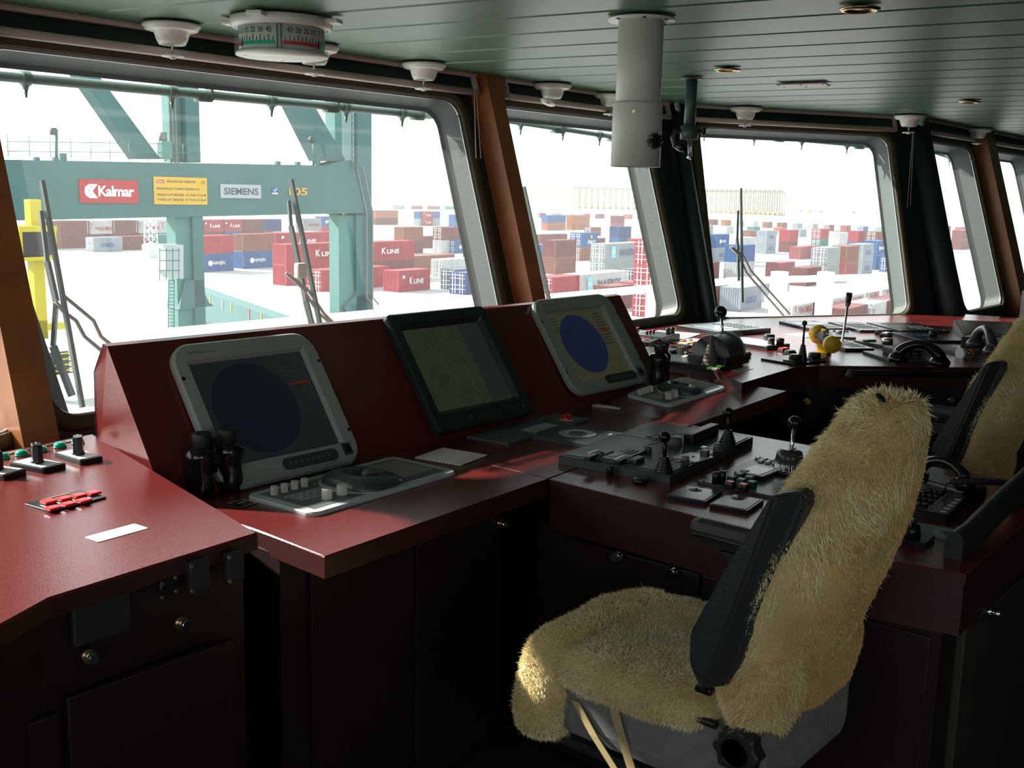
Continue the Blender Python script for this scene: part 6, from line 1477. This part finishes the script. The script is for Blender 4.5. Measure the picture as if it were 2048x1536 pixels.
# big flat keyboard
t, M, w_, d_, h = plate('alarm_keyboard', 'large flat keyboard panel with pale display near the centre window', 'keyboard', (1412, 654), (1445, 673), (1542, 665), ZW, .022, black, .002)
mb = MB(); mb.box((0, 0, h + .0006), (w_ * .93, d_ * .9, .0012), mat('kb_face', (.22, .27, .28), .2)); mb.build('face_plate', parent=t)
mb = MB(); mb.box((-w_ * .2, 0, h + .0018), (w_ * .36, d_ * .5, .0012), mat('kb_display', (.45, .55, .62), .15)); mb.build('display_window', parent=t)
key_grid(t, w_ * .2, 0, 6, 5, w_ * .07, d_ * .15, w_ * .05, d_ * .10, h + .001, mgrey)
# three knob panel
t, M, w_, d_, h = plate('dimmer_unit', 'white faced panel with three black knobs on the right console', 'control panel', (1497, 680), (1535, 701), (1580, 695), ZW, .018, black, .002)
mb = MB(); mb.box((0, 0, h + .0008), (w_ * .92, d_ * .88, .0014), bright); mb.build('face_plate', parent=t)
for (px, py, r_, hh) in ((1538, 681, .026, .03), (1542, 689, .016, .03), (1560, 689, .018, .03)):
    x, y = L(M, px, py, h); knob(t, x, y, h, r_, hh, black, 'knob')
for (px, py, m_, lab) in ((1567, 703, redb, 'small red push button right of the three knob panel'), (1580, 708, greenk, 'small dark green push button next to the small joystick panel')):
    c = P(px, py, ZW); t = thing('push_button', lab, 'button', (c.x, c.y, ZW), rz=-.25); btn(t, 0, 0, 0, .05, .035, .012, black, 'button_base'); btn(t, 0, 0, .012, .042, .028, .006, m_, 'button_cap')
# small joystick panel
t, M, w_, d_, h = plate('joystick_unit', 'small black panel with thin joystick and two dials at the console front edge', 'control panel', (1557, 716), (1591, 732), (1654, 724), ZW, .008, black, .001)
x, y = L(M, 1604, 722, .008); boot(t, x, y, .008, .022, .16, 0, rod=.005, hb=.07); mb = MB(); mb.sphere((x, y, .168), .011, black); mb.build('joystick_tip', parent=t)
for (px, py) in ((1590, 722), (1629, 718)):
    x, y = L(M, px, py, .008); mb = MB(); mb.rrect(.09, .06, .004, .008, .014, dgrey, Matrix.Translation((x, y, 0))); mb.box((x, y, .0146), (.07, .02, .001), silver); o = mb.build('dial_plate', parent=t); knob(t, x, y, .014, .026, .022, black, 'dial_knob')
# measuring instrument
t, M, w_, d_, h = plate('chart_instrument', 'flat black instrument with long pale window near the centre window sill', 'control panel', (1601, 646), (1622, 662), (1698, 661), ZW, .012, black, .002)
mb = MB(); mb.box((0, d_ * .12, h + .0006), (w_ * .8, d_ * .3, .0012), bright); mb.build('display_window', parent=t); mb = MB(); mb.box((0, -d_ * .25, h + .0006), (w_ * .8, d_ * .2, .0012), beige); mb.build('scale_strip', parent=t); screws(t, w_, d_, h, .02, .009, silver)
t, M, w_, d_, h = plate('loudspeaker_unit', 'small slate panel with round knob behind the yellow flashlight', 'control panel', (1655, 663), (1668, 677), (1712, 679), ZW, .01, mat('slate2', (.07, .09, .10), .35), .002)
knob(t, -w_ * .1, 0, h, .022, .016, mgrey, 'knob')
for k in (-.3, .15, .3): knob(t, w_ * k, d_ * .25, h, .009, .006, black, 'small_key')
# flashlight
t0_ = P(1637, 690, ZW); a = P(1640, 690, ZW) ; c = P(1657, 700, ZW)
e1_ = EYE + ray(1637, 668) * ((P(1650, 704, ZW) - EYE).length / ray(1650, 704).length * 1.02); e2_ = EYE + ray(1664, 689) * ((P(1656, 706, ZW) - EYE).length / ray(1656, 706).length * .97)
t = thing('flashlight', 'yellow and black flashlight lying on its yellow stand on the right console', 'flashlight', (c.x, c.y, ZW))
q = lambda v: v - Vector((c.x, c.y, ZW)); e1_, e2_ = q(e1_), q(e2_); ax = (e2_ - e1_).normalized(); Lf = (e2_ - e1_).length
T = Matrix.Translation(e1_ - ax * .02) @ ax.to_track_quat('Z', 'Y').to_matrix().to_4x4()
mb = MB(T); mb.lathe([(.0001, .005), (.036, 0), (.043, .004), (.045, .03), (.040, .045), (.027, .062), (.0001, .062)], yellow, n=28); mb.build('lamp_head', parent=t)
mb = MB(T); mb.lathe([(.026, .06), (.026, Lf - .005)], blackl, n=24); mb.build('grip', parent=t)
mb = MB(T); mb.lathe([(.0001, Lf - .01), (.030, Lf - .008), (.037, Lf), (.038, Lf + .03), (.032, Lf + .038), (.0001, Lf + .036)], yellow, n=28); mb.build('end_cap', parent=t)
mb = MB(T); mb.box((0, .03, Lf * .42), (.016, .014, .05), yellow, bev=.003); mb.build('slide_switch', parent=t)
md = (e1_ + e2_) / 2; mb = MB(); mb.box((md.x, md.y, md.z / 2 - .01), (.05, .05, max(.03, md.z - .02)), yellow, bev=.004); mb.build('stand', parent=t)
# microphone + keypad
t, M, w_, d_, h = plate('microphone_station', 'black keypad unit with tall thin gooseneck microphone', 'microphone', (1682, 684), (1690, 703), (1749, 703), ZW, .014, black, .002)
key_grid(t, w_ * .12, 0, 4, 4, w_ * .13, d_ * .18, w_ * .09, d_ * .12, h, legend)
base = P(1684, 688, ZW) ; dist = (base - EYE).length / ray(1684, 688).length
tip = EYE + ray(1698, 592) * dist; Mi = M.inverted(); b0 = Mi @ base; b0.z = h; tpv = Mi @ tip
mb = MB(); mb.lathe([(.0001, 0), (.02, 0), (.014, .012), (.0001, .012)], black, Matrix.Translation((b0.x, b0.y, .0)), n=16); mb.tube([(b0.x, b0.y, .0), (b0.x, b0.y, .02), b0.lerp(tpv, .5), tpv], .006, chrome, n=10); st = mb.build('gooseneck', parent=t)
mb = MB(); d_v = (tpv - b0).normalized(); mb.cyl(tpv - d_v * .03, tpv + d_v * .015, .0135, .0150, m=black, n=16); mb.cyl(tpv - d_v * .05, tpv - d_v * .03, .010, .0135, m=mgrey, n=16); mb.build('microphone_head', parent=st)
# back row panels
t, M, w_, d_, h = plate('push_button_unit', 'dark panel with two rows of reddish lit buttons by the centre window sill', 'control panel', (1700, 648), (1720, 665), (1786, 665), ZW, .012, mat('slate3', (.03, .04, .045), .3), .002)
key_grid(t, 0, 0, 6, 3, w_ * .11, d_ * .2, w_ * .085, d_ * .12, h, [mat('salmon', (.5, .22, .18), .4), mat('salmon2', (.45, .32, .25), .4)]); screws(t, w_, d_, h, .02, .009)
t, M, w_, d_, h = plate('radio_set', 'dark panel with keypad between the lit button panel and the box monitor', 'control panel', (1781, 649), (1801, 666), (1900, 666), ZW, .012, mat('slate3', (0, 0, 0)), .002)
key_grid(t, w_ * .15, -d_ * .15, 7, 3, w_ * .055, d_ * .14, w_ * .035, d_ * .09, h, [mgrey, legend]); mb = MB(); mb.box((-w_ * .05, d_ * .3, h + .001), (w_ * .55, .006, .0015), silver); mb.build('trim_line', parent=t); screws(t, w_, d_, h, .02, .009)
t, M, w_, d_, h = plate('radio_set', 'dark panel with blue and grey keys in front of the box monitor', 'control panel', (1821, 669), (1846, 686), (1925, 686), ZW, .012, mat('slate3', (0, 0, 0)), .002)
key_grid(t, -w_ * .2, d_ * .1, 4, 1, w_ * .1, .03, w_ * .07, d_ * .18, h, blueb, 'blue_keys'); key_grid(t, w_ * .25, 0, 5, 2, w_ * .07, d_ * .25, w_ * .05, d_ * .15, h, mgrey); knob(t, w_ * .1, -d_ * .1, h, .02, .03, black, 'knob')
for (px, py, lab) in ((1762, 668, 'small black key switch block right of the microphone keypad'), (1772, 673, 'small switch with white top beside the key switch block')):
    c = P(px, py, ZW); t = thing('desk_switch', lab, 'switch', (c.x, c.y, ZW)); btn(t, 0, 0, 0, .06, .05, .016, black, 'switch_base'); btn(t, 0, 0, .016, .045, .03, .006, mgrey if px < 1770 else bright, 'switch_cap')
t, M, w_, d_, h = plate('switch_unit', 'narrow dark panel with round chrome knob and green key behind the near telephone', 'control panel', (1773, 682), (1798, 702), (1828, 700), ZW, .014, dgrey, .002)
knob(t, w_ * .1, -d_ * .05, h, .026, .026, chrome, 'chrome_knob'); btn(t, -w_ * .2, d_ * .3, h, .03, .03, .008, greenk, 'green_key'); btn(t, w_ * .15, d_ * .3, h, .03, .03, .008, greenk, 'green_key')
# near telephone
c = P(1835, 716, ZW); t = thing('telephone', 'black telephone lying along the front edge of the right console', 'telephone', (c.x, c.y, ZW))
q = lambda px, py, z: P(px, py, z) - Vector((c.x, c.y, ZW))
Mx, w_, d_ = fit((1768, 707), (1790, 728), (1884, 728), ZW); mb = MB(Matrix.Translation((-c.x, -c.y, -ZW)) @ Mx); mb.rrect(w_, d_, .006, .0004, .012, dgrey, bev=.002); mb.box((0, -d_ * .05, .03), (w_ * .55, d_ * .5, .04), black, bev=.006); mb.build('base_plate', parent=t)
handset(t, q(1794, 714, ZW + .05), q(1882, 722, ZW + .05), .06, .022)
mb = MB(Matrix.Translation((-c.x, -c.y, -ZW)) @ Mx)
for k in range(6): mb.box((-w_ * .12 + (k % 3) * .04, -d_ * .30, .02 + (k // 3) * .016), (.028, .004, .01), mgrey)
mb.build('front_keys', parent=t)
t, M, w_, d_, h = plate('card_tray', 'grey flat tray panel beside the second telephone', 'panel', (1879, 690), (1910, 709), (1952, 707), ZW, .012, mat('slate4', (.06, .065, .06), .35), .002)
mb = MB(); mb.box((0, 0, h + .0006), (w_ * .9, d_ * .8, .001), mgrey); mb.build('tray_face', parent=t)
c = P(1918, 716, ZW); t = thing('penlight', 'small silver torch with white ring and orange band lying at the console edge', 'flashlight', (c.x, c.y, ZW + .02))
dv = (P(1952, 712, ZW) - P(1916, 714, ZW)).normalized(); Lp = (P(1952, 712, ZW) - P(1916, 714, ZW)).length
mb = MB(); mb.cyl((0, 0, 0), dv * .03, .026, .022, m=bright, n=20); mb.build('lens_ring', parent=t); mb = MB(); mb.cyl(dv * .03, dv * Lp, .014, m=alu, n=16); mb.build('torch_body', parent=t); mb = MB(); mb.cyl(dv * Lp * .55, dv * Lp * .7, .0165, m=amber, n=16); mb.build('orange_band', parent=t)
# second telephone
c = P(1965, 700, ZW); t = thing('telephone', 'dark grey telephone handset standing in its cradle beside the box monitor', 'telephone', (c.x, c.y, ZW))
q = lambda px, py, z: P(px, py, z) - Vector((c.x, c.y, ZW))
mb = MB(); m_ = (q(1952, 694, ZW) + q(1985, 706, ZW)) / 2; mb.box((m_.x, m_.y, .03), (.13, .18, .06), black, bev=.008); mb.build('cradle', parent=t)
handset(t, q(1950, 684, ZW + .07), q(1985, 700, ZW + .07), .075, .020, mat('phone_grey', (.05, .05, .052), .25))
# box monitor right
a, b, e_ = P(1926, 676, ZW), P(2060, 683, ZW), P(1914, 648, ZW)
xd = (b - a).normalized(); yd = Vector((-xd.y, xd.x, 0)); dw = (b - a).length; dd2 = .42
Mm = Matrix(((xd.x, yd.x, 0, a.x), (xd.y, yd.y, 0, a.y), (0, 0, 1, ZW), (0, 0, 0, 1)))
t = thing('sloped_monitor', 'dark sloped box monitor set into the right console, behind the far chair', 'monitor', M=Mm)
mb = MB(); v = [(0, 0, 0), (dw, 0, 0), (dw, dd2, 0), (0, dd2, 0), (0, 0, .012), (dw, 0, .012), (dw, dd2, .05), (0, dd2, .05)]
mb.poly(v, [(3, 2, 1, 0), (4, 5, 6, 7), (0, 1, 5, 4), (1, 2, 6, 5), (2, 3, 7, 6), (3, 0, 4, 7)], dgrey); mb.build('housing', parent=t)
T = Matrix.Translation((dw / 2, dd2 / 2, .0315)) @ Matrix.Rotation(math.atan2(.038, dd2), 4, 'X'); mb = MB(T); mb.rrect(dw * .93, dd2 * .9, .01, .0, .004, black); mb.build('bezel', parent=t)
mb = MB(T); mb.box((-dw * .05, 0, .0045), (dw * .70, dd2 * .7, .001), mat('screen_olive', (.05, .045, .025), .2)); mb.build('screen', parent=t); mb = MB(T)
for k in range(8): mb.box((dw * .38, dd2 * (-.3 + k * .08), .005), (dw * .08, dd2 * .04, .002), mgrey)
mb.build('side_keys', parent=t)
# tall equipment at right edge behind far chair
c = P(2040, 660, ZW)
p0 = EYE + ray(2033, 655) * 6.0; t = thing('upright_display', 'tall narrow light framed display at the right photo edge', 'monitor', (p0.x, p0.y, p0.z - .03))
pz = (EYE + ray(2036, 580) * 6.0).z - p0.z + .03
mb = MB(); mb.box((.18, -.15, pz / 2), (.42, .05, pz), black, bev=.008, rz=-.7); mb.build('housing', parent=t); mb = MB(); mb.box((.165, -.168, pz / 2), (.36, .02, pz * .9), mat('display_taupe', (.30, .26, .22), .4), rz=-.7); mb.build('screen', parent=t)
# thumb latch on the left wooden pillar
p_ = on(31, 815, M1.translation + M1.to_3x3().col[2] * .12, M1.to_3x3().col[2]); nrm = M1.to_3x3().col[2]
t = thing('thumb_latch', 'small polished metal latch on the wooden pillar at the left photo edge', 'latch', p_)
mb = MB(); mb.cyl((0, 0, 0), nrm * .012, .007, m=chrome, n=14); mb.build('latch_pin', parent=t); mb = MB(Matrix.Translation(nrm * .014)); mb.box((0, 0, .014), (.012, .008, .028), chrome, bev=.004, rz=0); mb.box((.005, 0, -.012), (.012, .008, .026), chrome, bev=.004); mb.build('latch_handle', parent=t)
# ================================================================== CHAIRS
rng = np.random.default_rng(4)
def furmat(name, c1, c2, rough=.9):
    m = bpy.data.materials.new(name); m.use_nodes = True; nt = m.node_tree; b = nt.nodes['Principled BSDF']; b.inputs['Roughness'].default_value = rough; b.inputs['Specular IOR Level'].default_value = .15
    tc = nt.nodes.new('ShaderNodeTexCoord'); n = nt.nodes.new('ShaderNodeTexNoise'); n.inputs['Scale'].default_value = 9; n.inputs['Detail'].default_value = 6
    nt.links.new(tc.outputs['Object'], n.inputs['Vector']); cr = nt.nodes.new('ShaderNodeValToRGB')
    cr.color_ramp.elements[0].position = .35; cr.color_ramp.elements[1].position = .68; cr.color_ramp.elements[0].color = (*c1, 1); cr.color_ramp.elements[1].color = (*c2, 1)
    nt.links.new(n.outputs['Fac'], cr.inputs[0]); nt.links.new(cr.outputs[0], b.inputs['Base Color'])
    b.inputs['Subsurface Weight'].default_value = 0.0; return m
furback = furmat('fleece_amber', (.66, .40, .14), (.82, .57, .25)); furseat = furmat('fleece_greenish', (.60, .52, .38), (.84, .76, .58)); furfront = furmat('fleece_yellow', (.80, .64, .34), (.95, .85, .56))
def snoise(P_, f, seed):
    r = np.random.default_rng(seed); out = np.zeros(len(P_))
    for k in range(9):
        d = r.normal(size=3); d *= f * (0.6 + 1.1 * r.random()) / np.linalg.norm(d); out += np.sin(P_ @ d + r.random() * 6.28)
    return out / 9
def grid_surface(fn, nu, nv, amp=.006, f=38, seed=1):
    u = np.linspace(0, 1, nu, endpoint=False); v = np.linspace(0, 1, nv); U, V = np.meshgrid(u, v, indexing='ij')
    P0 = fn(U.ravel(), V.ravel()); e = 1e-4
    du = fn((U.ravel() + e), V.ravel()) - P0; dv = fn(U.ravel(), np.clip(V.ravel() + e, 0, 1)) - fn(U.ravel(), np.clip(V.ravel() - e, 0, 1))
    N = np.cross(du, dv); ln = np.linalg.norm(N, axis=1, keepdims=True); N = N / np.maximum(ln, 1e-12)
    c = P0.mean(0); flip = np.sign(((P0 - c) * N).sum(1)); N *= (1 if flip.sum() > 0 else -1)
    bad = ln[:, 0] < 1e-12
    N[bad] = (P0[bad] - c) / np.linalg.norm(P0[bad] - c, axis=1, keepdims=True)
    P1 = P0 + N * (snoise(P0, f, seed) * amp + snoise(P0, f * 3, seed + 1) * amp * .5)[:, None]
    idx = np.arange(nu * nv).reshape(nu, nv); a = idx; b = np.roll(idx, -1, 0)
    F = np.stack([a[:, :-1], b[:, :-1], b[:, 1:], a[:, 1:]], -1).reshape(-1, 4)
    return P1, N, F
def fur(P_, N, F, n, length, width, flow, spread=.5, lift=.55, curl=.0, mask=None, clump=0.0):
    A = P_[F]; ar = np.linalg.norm(np.cross(A[:, 1] - A[:, 0], A[:, 3] - A[:, 0]), axis=1) + 1e-12
    if mask is not None: ar = ar * mask(A.mean(1))
    fi = rng.choice(len(F), n, p=ar / ar.sum()); s, t = rng.random(n)[:, None], rng.random(n)[:, None]
    q = A[fi]; R = q[:, 0] * (1 - s) * (1 - t) + q[:, 1] * s * (1 - t) + q[:, 2] * s * t + q[:, 3] * (1 - s) * t
    nn = N[F[fi]].mean(1); nn /= np.linalg.norm(nn, axis=1, keepdims=True)
    fl = np.array(flow) + np.stack([snoise(R, 30, 50 + k) for k in range(3)], 1) * (1.6 if clump else .9)
    fl = fl - nn * (fl * nn).sum(1, keepdims=True)
    d = nn * lift + fl * .8 + rng.normal(size=(n, 3)) * spread * .35; d /= np.linalg.norm(d, axis=1, keepdims=True)
    L_ = length * (.6 + .8 * rng.random(n))[:, None] * (1 + .5 * snoise(R, 60, 77))[:, None]
    side = np.cross(d, rng.normal(size=(n, 3))); side /= np.linalg.norm(side, axis=1, keepdims=True)
    g = fl * .55 + rng.normal(size=(n, 3)) * curl
    p0 = R - nn * .002; p1 = R + d * L_ * .5; p2 = p1 + (d * .5 + g * .5) * L_ * .5
    V = np.empty((n, 5, 3)); V[:, 0] = p0 - side * width; V[:, 1] = p0 + side * width; V[:, 2] = p1 + side * width * .8; V[:, 3] = p1 - side * width * .8; V[:, 4] = p2
    base = np.arange(n)[:, None] * 5
    return V.reshape(-1, 3), base + np.array([0, 1, 2, 3]), base + np.array([3, 2, 4])
def make_mesh(name, surf, hairs, mats, surf_mi=0, parent=None, label=None, facemi=None):
    Vs = [surf[0]]; Q = [surf[2]]; T = []; off = len(surf[0]); mi = [facemi if facemi is not None else np.full(len(surf[2]), surf_mi)]; mt = []
    for (V, q, t), k in hairs:
        Vs.append(V); Q.append(q + off); T.append(t + off); off += len(V); mi.append(np.full(len(q), k)); mt.append(np.full(len(t), k))
    V = np.concatenate(Vs).astype(np.float32); Q = np.concatenate(Q); T = np.concatenate(T) if T else np.zeros((0, 3), int)
    me = bpy.data.meshes.new(name); nq, nt_ = len(Q), len(T)
    me.vertices.add(len(V)); me.vertices.foreach_set('co', V.ravel()); me.loops.add(nq * 4 + nt_ * 3); me.polygons.add(nq + nt_)
    me.loops.foreach_set('vertex_index', np.concatenate([Q.ravel(), T.ravel()]).astype(np.int32))
    me.polygons.foreach_set('loop_start', np.concatenate([np.arange(nq) * 4, nq * 4 + np.arange(nt_) * 3]).astype(np.int32))
    me.polygons.foreach_set('material_index', np.concatenate(mi + mt).astype(np.int32))
    me.polygons.foreach_set('use_smooth', np.ones(nq + nt_, bool))
    for m in mats: me.materials.append(m)
    me.update(calc_edges=True); me.validate()
    o = bpy.data.objects.new(name, me); C.objects.link(o)
    if parent: o.parent = parent
    if label: o['label'] = label
    return o
def sgnpow(x, p): return np.sign(x) * np.abs(x) ** p
CX, CY = 1.895, 1.05
def chair(x, y, lab, grp):
    t = thing('helm_chair', lab, 'chair', (x, y, 0), group=grp)
    # --- back: u around, v from bottom to top
    H0, H1 = .685, 1.275
    def backf(u, v, infl=0.0):
        a = 2 * pi * u; ph = pi * (v - .5); cz = sgnpow(np.sin(ph), .55); ch = np.abs(np.cos(ph)) ** .42
        f = (cz + 1) / 2; z = H0 + (H1 - H0) * f
        w_ = (.212 + .032 * np.sin(pi * np.clip(f * 1.2, 0, 1))) * (1 - .50 * np.clip((f - .60) / .40, 0, 1) ** 1.5)
        X = w_ * ch * sgnpow(np.cos(a), .62) + .022 * np.clip((f - .6) / .4, 0, 1); Yt = .078 * ch * sgnpow(np.sin(a), .75)
        yc = (.875 - CY) - .175 * f - .03 * np.sin(pi * f)
        side = .055 * (np.abs(X) / .24) ** 2     # wrap forward at the wings
        return np.stack([X, yc + Yt + side, z], 1)
    S = grid_surface(backf, 90, 70, .007, 34, 3)
    rear = lambda c: ((c[:, 1] - (-.175 - .175 * (c[:, 2] - H0) / (H1 - H0) - .03 * np.sin(pi * (c[:, 2] - H0) / (H1 - H0)))) < 0.0) * 1.0
    hb = [(fur(*S, 42000, .009, .00055, (0, -.05, -1.0), spread=.30, lift=.10, curl=.08, mask=lambda c: rear(c) + .02), 1),
          (fur(*S, 32000, .011, .0006, (.0, .2, -.5), spread=1.0, lift=.75, curl=.5, mask=lambda c: (1 - rear(c)) + .03), 2),
          (fur(*S, 9000, .019, .0008, (-.2, -.1, -1.0), spread=.6, lift=.35, curl=.35, mask=lambda c: ((c[:, 2] > .98) & (c[:, 0] < -.03 + (c[:, 2] - 1.1) * .6)) * 1.0, clump=1), 2)]
    make_mesh('backrest_cover', S, hb, [skin, furback, furfront], 0, t)
    # lower rear skirt hanging over the seat base
    def skirt(u, v):
        a = 2 * pi * u; ph = pi * (v - .5); cz = sgnpow(np.sin(ph), .8); ch = np.abs(np.cos(ph)) ** .5
        X = .235 * ch * sgnpow(np.cos(a), .6); Yt = .075 * ch * sgnpow(np.sin(a), .7); z = .735 + .095 * cz + .03 * np.cos(7 * a) * (cz < 0) * .3
        return np.stack([X, -.205 + Yt + .0 * z, z], 1)
    S = grid_surface(skirt, 80, 34, .009, 40, 9)
    make_mesh('skirt_cover', S, [(fur(*S, 34000, .010, .0006, (-.1, -.05, -1.0), spread=.5, lift=.22, curl=.15), 1), (fur(*S, 8000, .015, .0006, (-.5, 0, -.8), spread=1, lift=.8, curl=.5, mask=lambda c: (c[:, 0] < -.12) * 1.0), 2)], [skin, furback, furfront], 0, t)
    # --- seat cover
    def seatf(u, v):
        a = 2 * pi * u; ph = pi * (v - .5); cz = sgnpow(np.sin(ph), .7); ch = np.abs(np.cos(ph)) ** .35
        X = .245 * ch * sgnpow(np.cos(a), .5); Yy = .225 * ch * sgnpow(np.sin(a), .55)
        z = .660 + .050 * cz - .010 * np.exp(-(X ** 2 + Yy ** 2) / .02) * (cz > 0)
        return np.stack([X, .045 + Yy, z], 1)
    S = grid_surface(seatf, 90, 40, .006, 40, 5)
    make_mesh('seat_cover', S, [(fur(*S, 48000, .007, .0008, (.1, .2, 0), spread=1.5, lift=.35, curl=1.2, clump=1), 1), (fur(*S, 9000, .012, .0006, (-.7, .1, -.6), spread=1.0, lift=.6, curl=.4, mask=lambda c: (c[:, 0] < -.19) * 1.0), 2)], [skin, furseat, furfront], 0, t)
    def frontf(u, v):
        a = 2 * pi * u; ph = pi * (v - .5); cz = sgnpow(np.sin(ph), .7); ch = np.abs(np.cos(ph)) ** .4
        X = .255 * ch * sgnpow(np.cos(a), .45); Yy = .075 * ch * sgnpow(np.sin(a), .7); z = .585 + .125 * cz
        return np.stack([X, .255 + Yy + (z - .6) * -.12, z], 1)
    S = grid_surface(frontf, 90, 44, .012, 30, 7)
    make_mesh('front_drape', S, [(fur(*S, 44000, .010, .0007, (-.2, .1, -.6), spread=1.2, lift=.55, curl=.8, clump=1), 1)], [skin, furfront], 0, t)
    # --- seat base, straps
    mb = MB(); mb.box((0, -.02, .585), (.43, .46, .15), fabric, bev=.035); mb.build('seat_base', parent=t)
    mb = MB(); mb.tube([(-.213, -.16, .655), (-.216, .0, .658), (-.217, .14, .655), (-.21, .19, .64)], .008, black, n=8); mb.build('seat_piping', parent=t)
    for (a, b) in (((.16, .600), (.05, .49)), ((.085, .672), (.005, .49))):
        mb = MB(); y0, z0 = a; y1, z1 = b; wv = .011; xs = -.226
        pts = [(xs + .006, y0 - wv, z0), (xs + .006, y0 + wv, z0), (xs - .001, (y0 + y1) / 2 + wv, (z0 + z1) / 2), (xs - .001, (y0 + y1) / 2 - wv, (z0 + z1) / 2), (xs, y1 - wv, z1), (xs, y1 + wv, z1)]
        q = [(x_ - .002, y_, z_) for x_, y_, z_ in pts]
        mb.poly(pts + q, [(0, 1, 2, 3), (3, 2, 5, 4), (6, 9, 8, 7), (9, 10, 11, 8), (0, 6, 7, 1), (1, 7, 8, 2), (2, 8, 11, 5), (0, 3, 9, 6), (3, 4, 10, 9)], strapm); mb.build('strap', parent=t)
    pts = [((.043 + .0035 * math.cos(8 * q)) * math.cos(q), (.043 + .0035 * math.cos(8 * q)) * math.sin(q)) for q in [2 * pi * i / 96 for i in range(96)]]
    T = Matrix.Translation((-.212, -.215, .632)) @ Matrix.Rotation(-pi / 2, 4, 'Y')
    mb = MB(T); mb.prism(pts, 0, .032, blackl, bev=.004); mb.lathe([(.0001, .032), (.026, .032), (.028, .0345), (.030, .032)], black, n=36); mb.build('recline_knob', parent=t)
    # --- folded armrest on the left, from its outline
    def ap(px, py, X=-.262): v = on(px, py, (CX + X, 0, 0), (1, 0, 0)); return (v.y - CY, v.z)
    left = [(1560, 986), (1545, 992), (1497, 1070), (1450, 1145), (1386, 1262), (1384, 1325), (1400, 1360), (1415, 1374)]
    right = [(1440, 1382), (1466, 1335), (1522, 1200), (1602, 1012), (1594, 988)]
    lv = [ap(*p) for p in left]; rv = [ap(*p) for p in right]; nl, nr = len(lv), len(rv)
    vs = [(-.275, *p) for p in lv] + [(-.240, *p) for p in rv] + [(-.215, *p) for p in lv] + [(-.200, *p) for p in rv]; N = nl + nr
    mb = MB(); mb.poly(vs, [list(range(nl)), [nl - 1] + list(range(nl, N)) + [0], list(range(N, 2 * N))[::-1]] + [(i, (i + 1) % N, N + (i + 1) % N, N + i) for i in range(N)], blackl)
    bmesh.ops.recalc_face_normals(mb.bm, faces=mb.bm.faces[:]); bmesh.ops.bevel(mb.bm, geom=mb.bm.edges[:], offset=.005, segments=2, affect='EDGES'); ar = mb.build('armrest', parent=t)
    v = ap(1408, 1310, -.264); mb = MB(); mb.cyl((-.262, v[0], v[1]), (-.268, v[0], v[1]), .012, m=black, n=22); mb.build('pivot_cap', parent=ar)
    v = ap(1405, 1378, -.264); mb = MB(); mb.box((-.255, v[0], v[1] - .004), (.02, .034, .012), blackg, bev=.004); mb.cyl((-.25, v[0] + .006, v[1] + .01), (-.258, v[0] + .006, v[1] + .01), .009, m=alu); mb.build('release_lever', parent=t)
    # lowered armrest on the right
    mb = MB(); mb.box((.262, .005, .852), (.056, .36, .062), blackl, bev=.024); mb.poly([(.24, .10, .822), (.284, .10, .822), (.284, -.16, .822), (.24, -.16, .822), (.24, .04, .78), (.284, .04, .78), (.284, -.16, .76), (.24, -.16, .76)], [(0, 1, 5, 4), (1, 2, 6, 5), (2, 3, 7, 6), (3, 0, 4, 7), (4, 5, 6, 7)], blackl); ar = mb.build('armrest', parent=t)
    mb = MB(); mb.tube([(.234, -.175, .852), (.234, .02, .85), (.236, .165, .848)], .004, black, n=6); mb.build('armrest_seam', parent=ar)
    # headrest bolt button
    v = on(1737, 835, (0, CY - .35, 0), (0, 1, 0))
    mb = MB(); mb.lathe([(.0001, 0), (.012, 0), (.009, .003), (.0001, .004)], black, Matrix.Translation((-.05, -.395 + .04, 1.282)) @ Matrix.Rotation(.7, 4, 'X'), n=20); mb.build('button', parent=t)
    # under-frame
    mb = MB(); mb.box((0, 0, .50), (.36, .40, .03), black, bev=.005); mb.box((-.16, .1, .475), (.03, .5, .03), alu, bev=.004); mb.box((.16, .1, .475), (.03, .5, .03), alu, bev=.004); mb.build('slide_frame', parent=t)
    mb = MB(); mb.lathe([(.0001, .0), (.28, .0), (.28, .012), (.10, .03), (.06, .06), (.055, .49), (.0001, .49)], black, n=36); mb.build('pedestal', parent=t)
    return t
ch = chair(CX, CY, 'helm chair with yellow sheepskin cover in the foreground, left armrest folded up', 'sheepskin covered helm chairs')
bpy.context.view_layer.update(); index_kids(ch)
c2 = dup(ch, 'helm chair with sheepskin cover at the right photo edge, behind the steering console', 'sheepskin covered helm chairs')
c2.location = (CX + 1.88, CY + .215, 0.0)
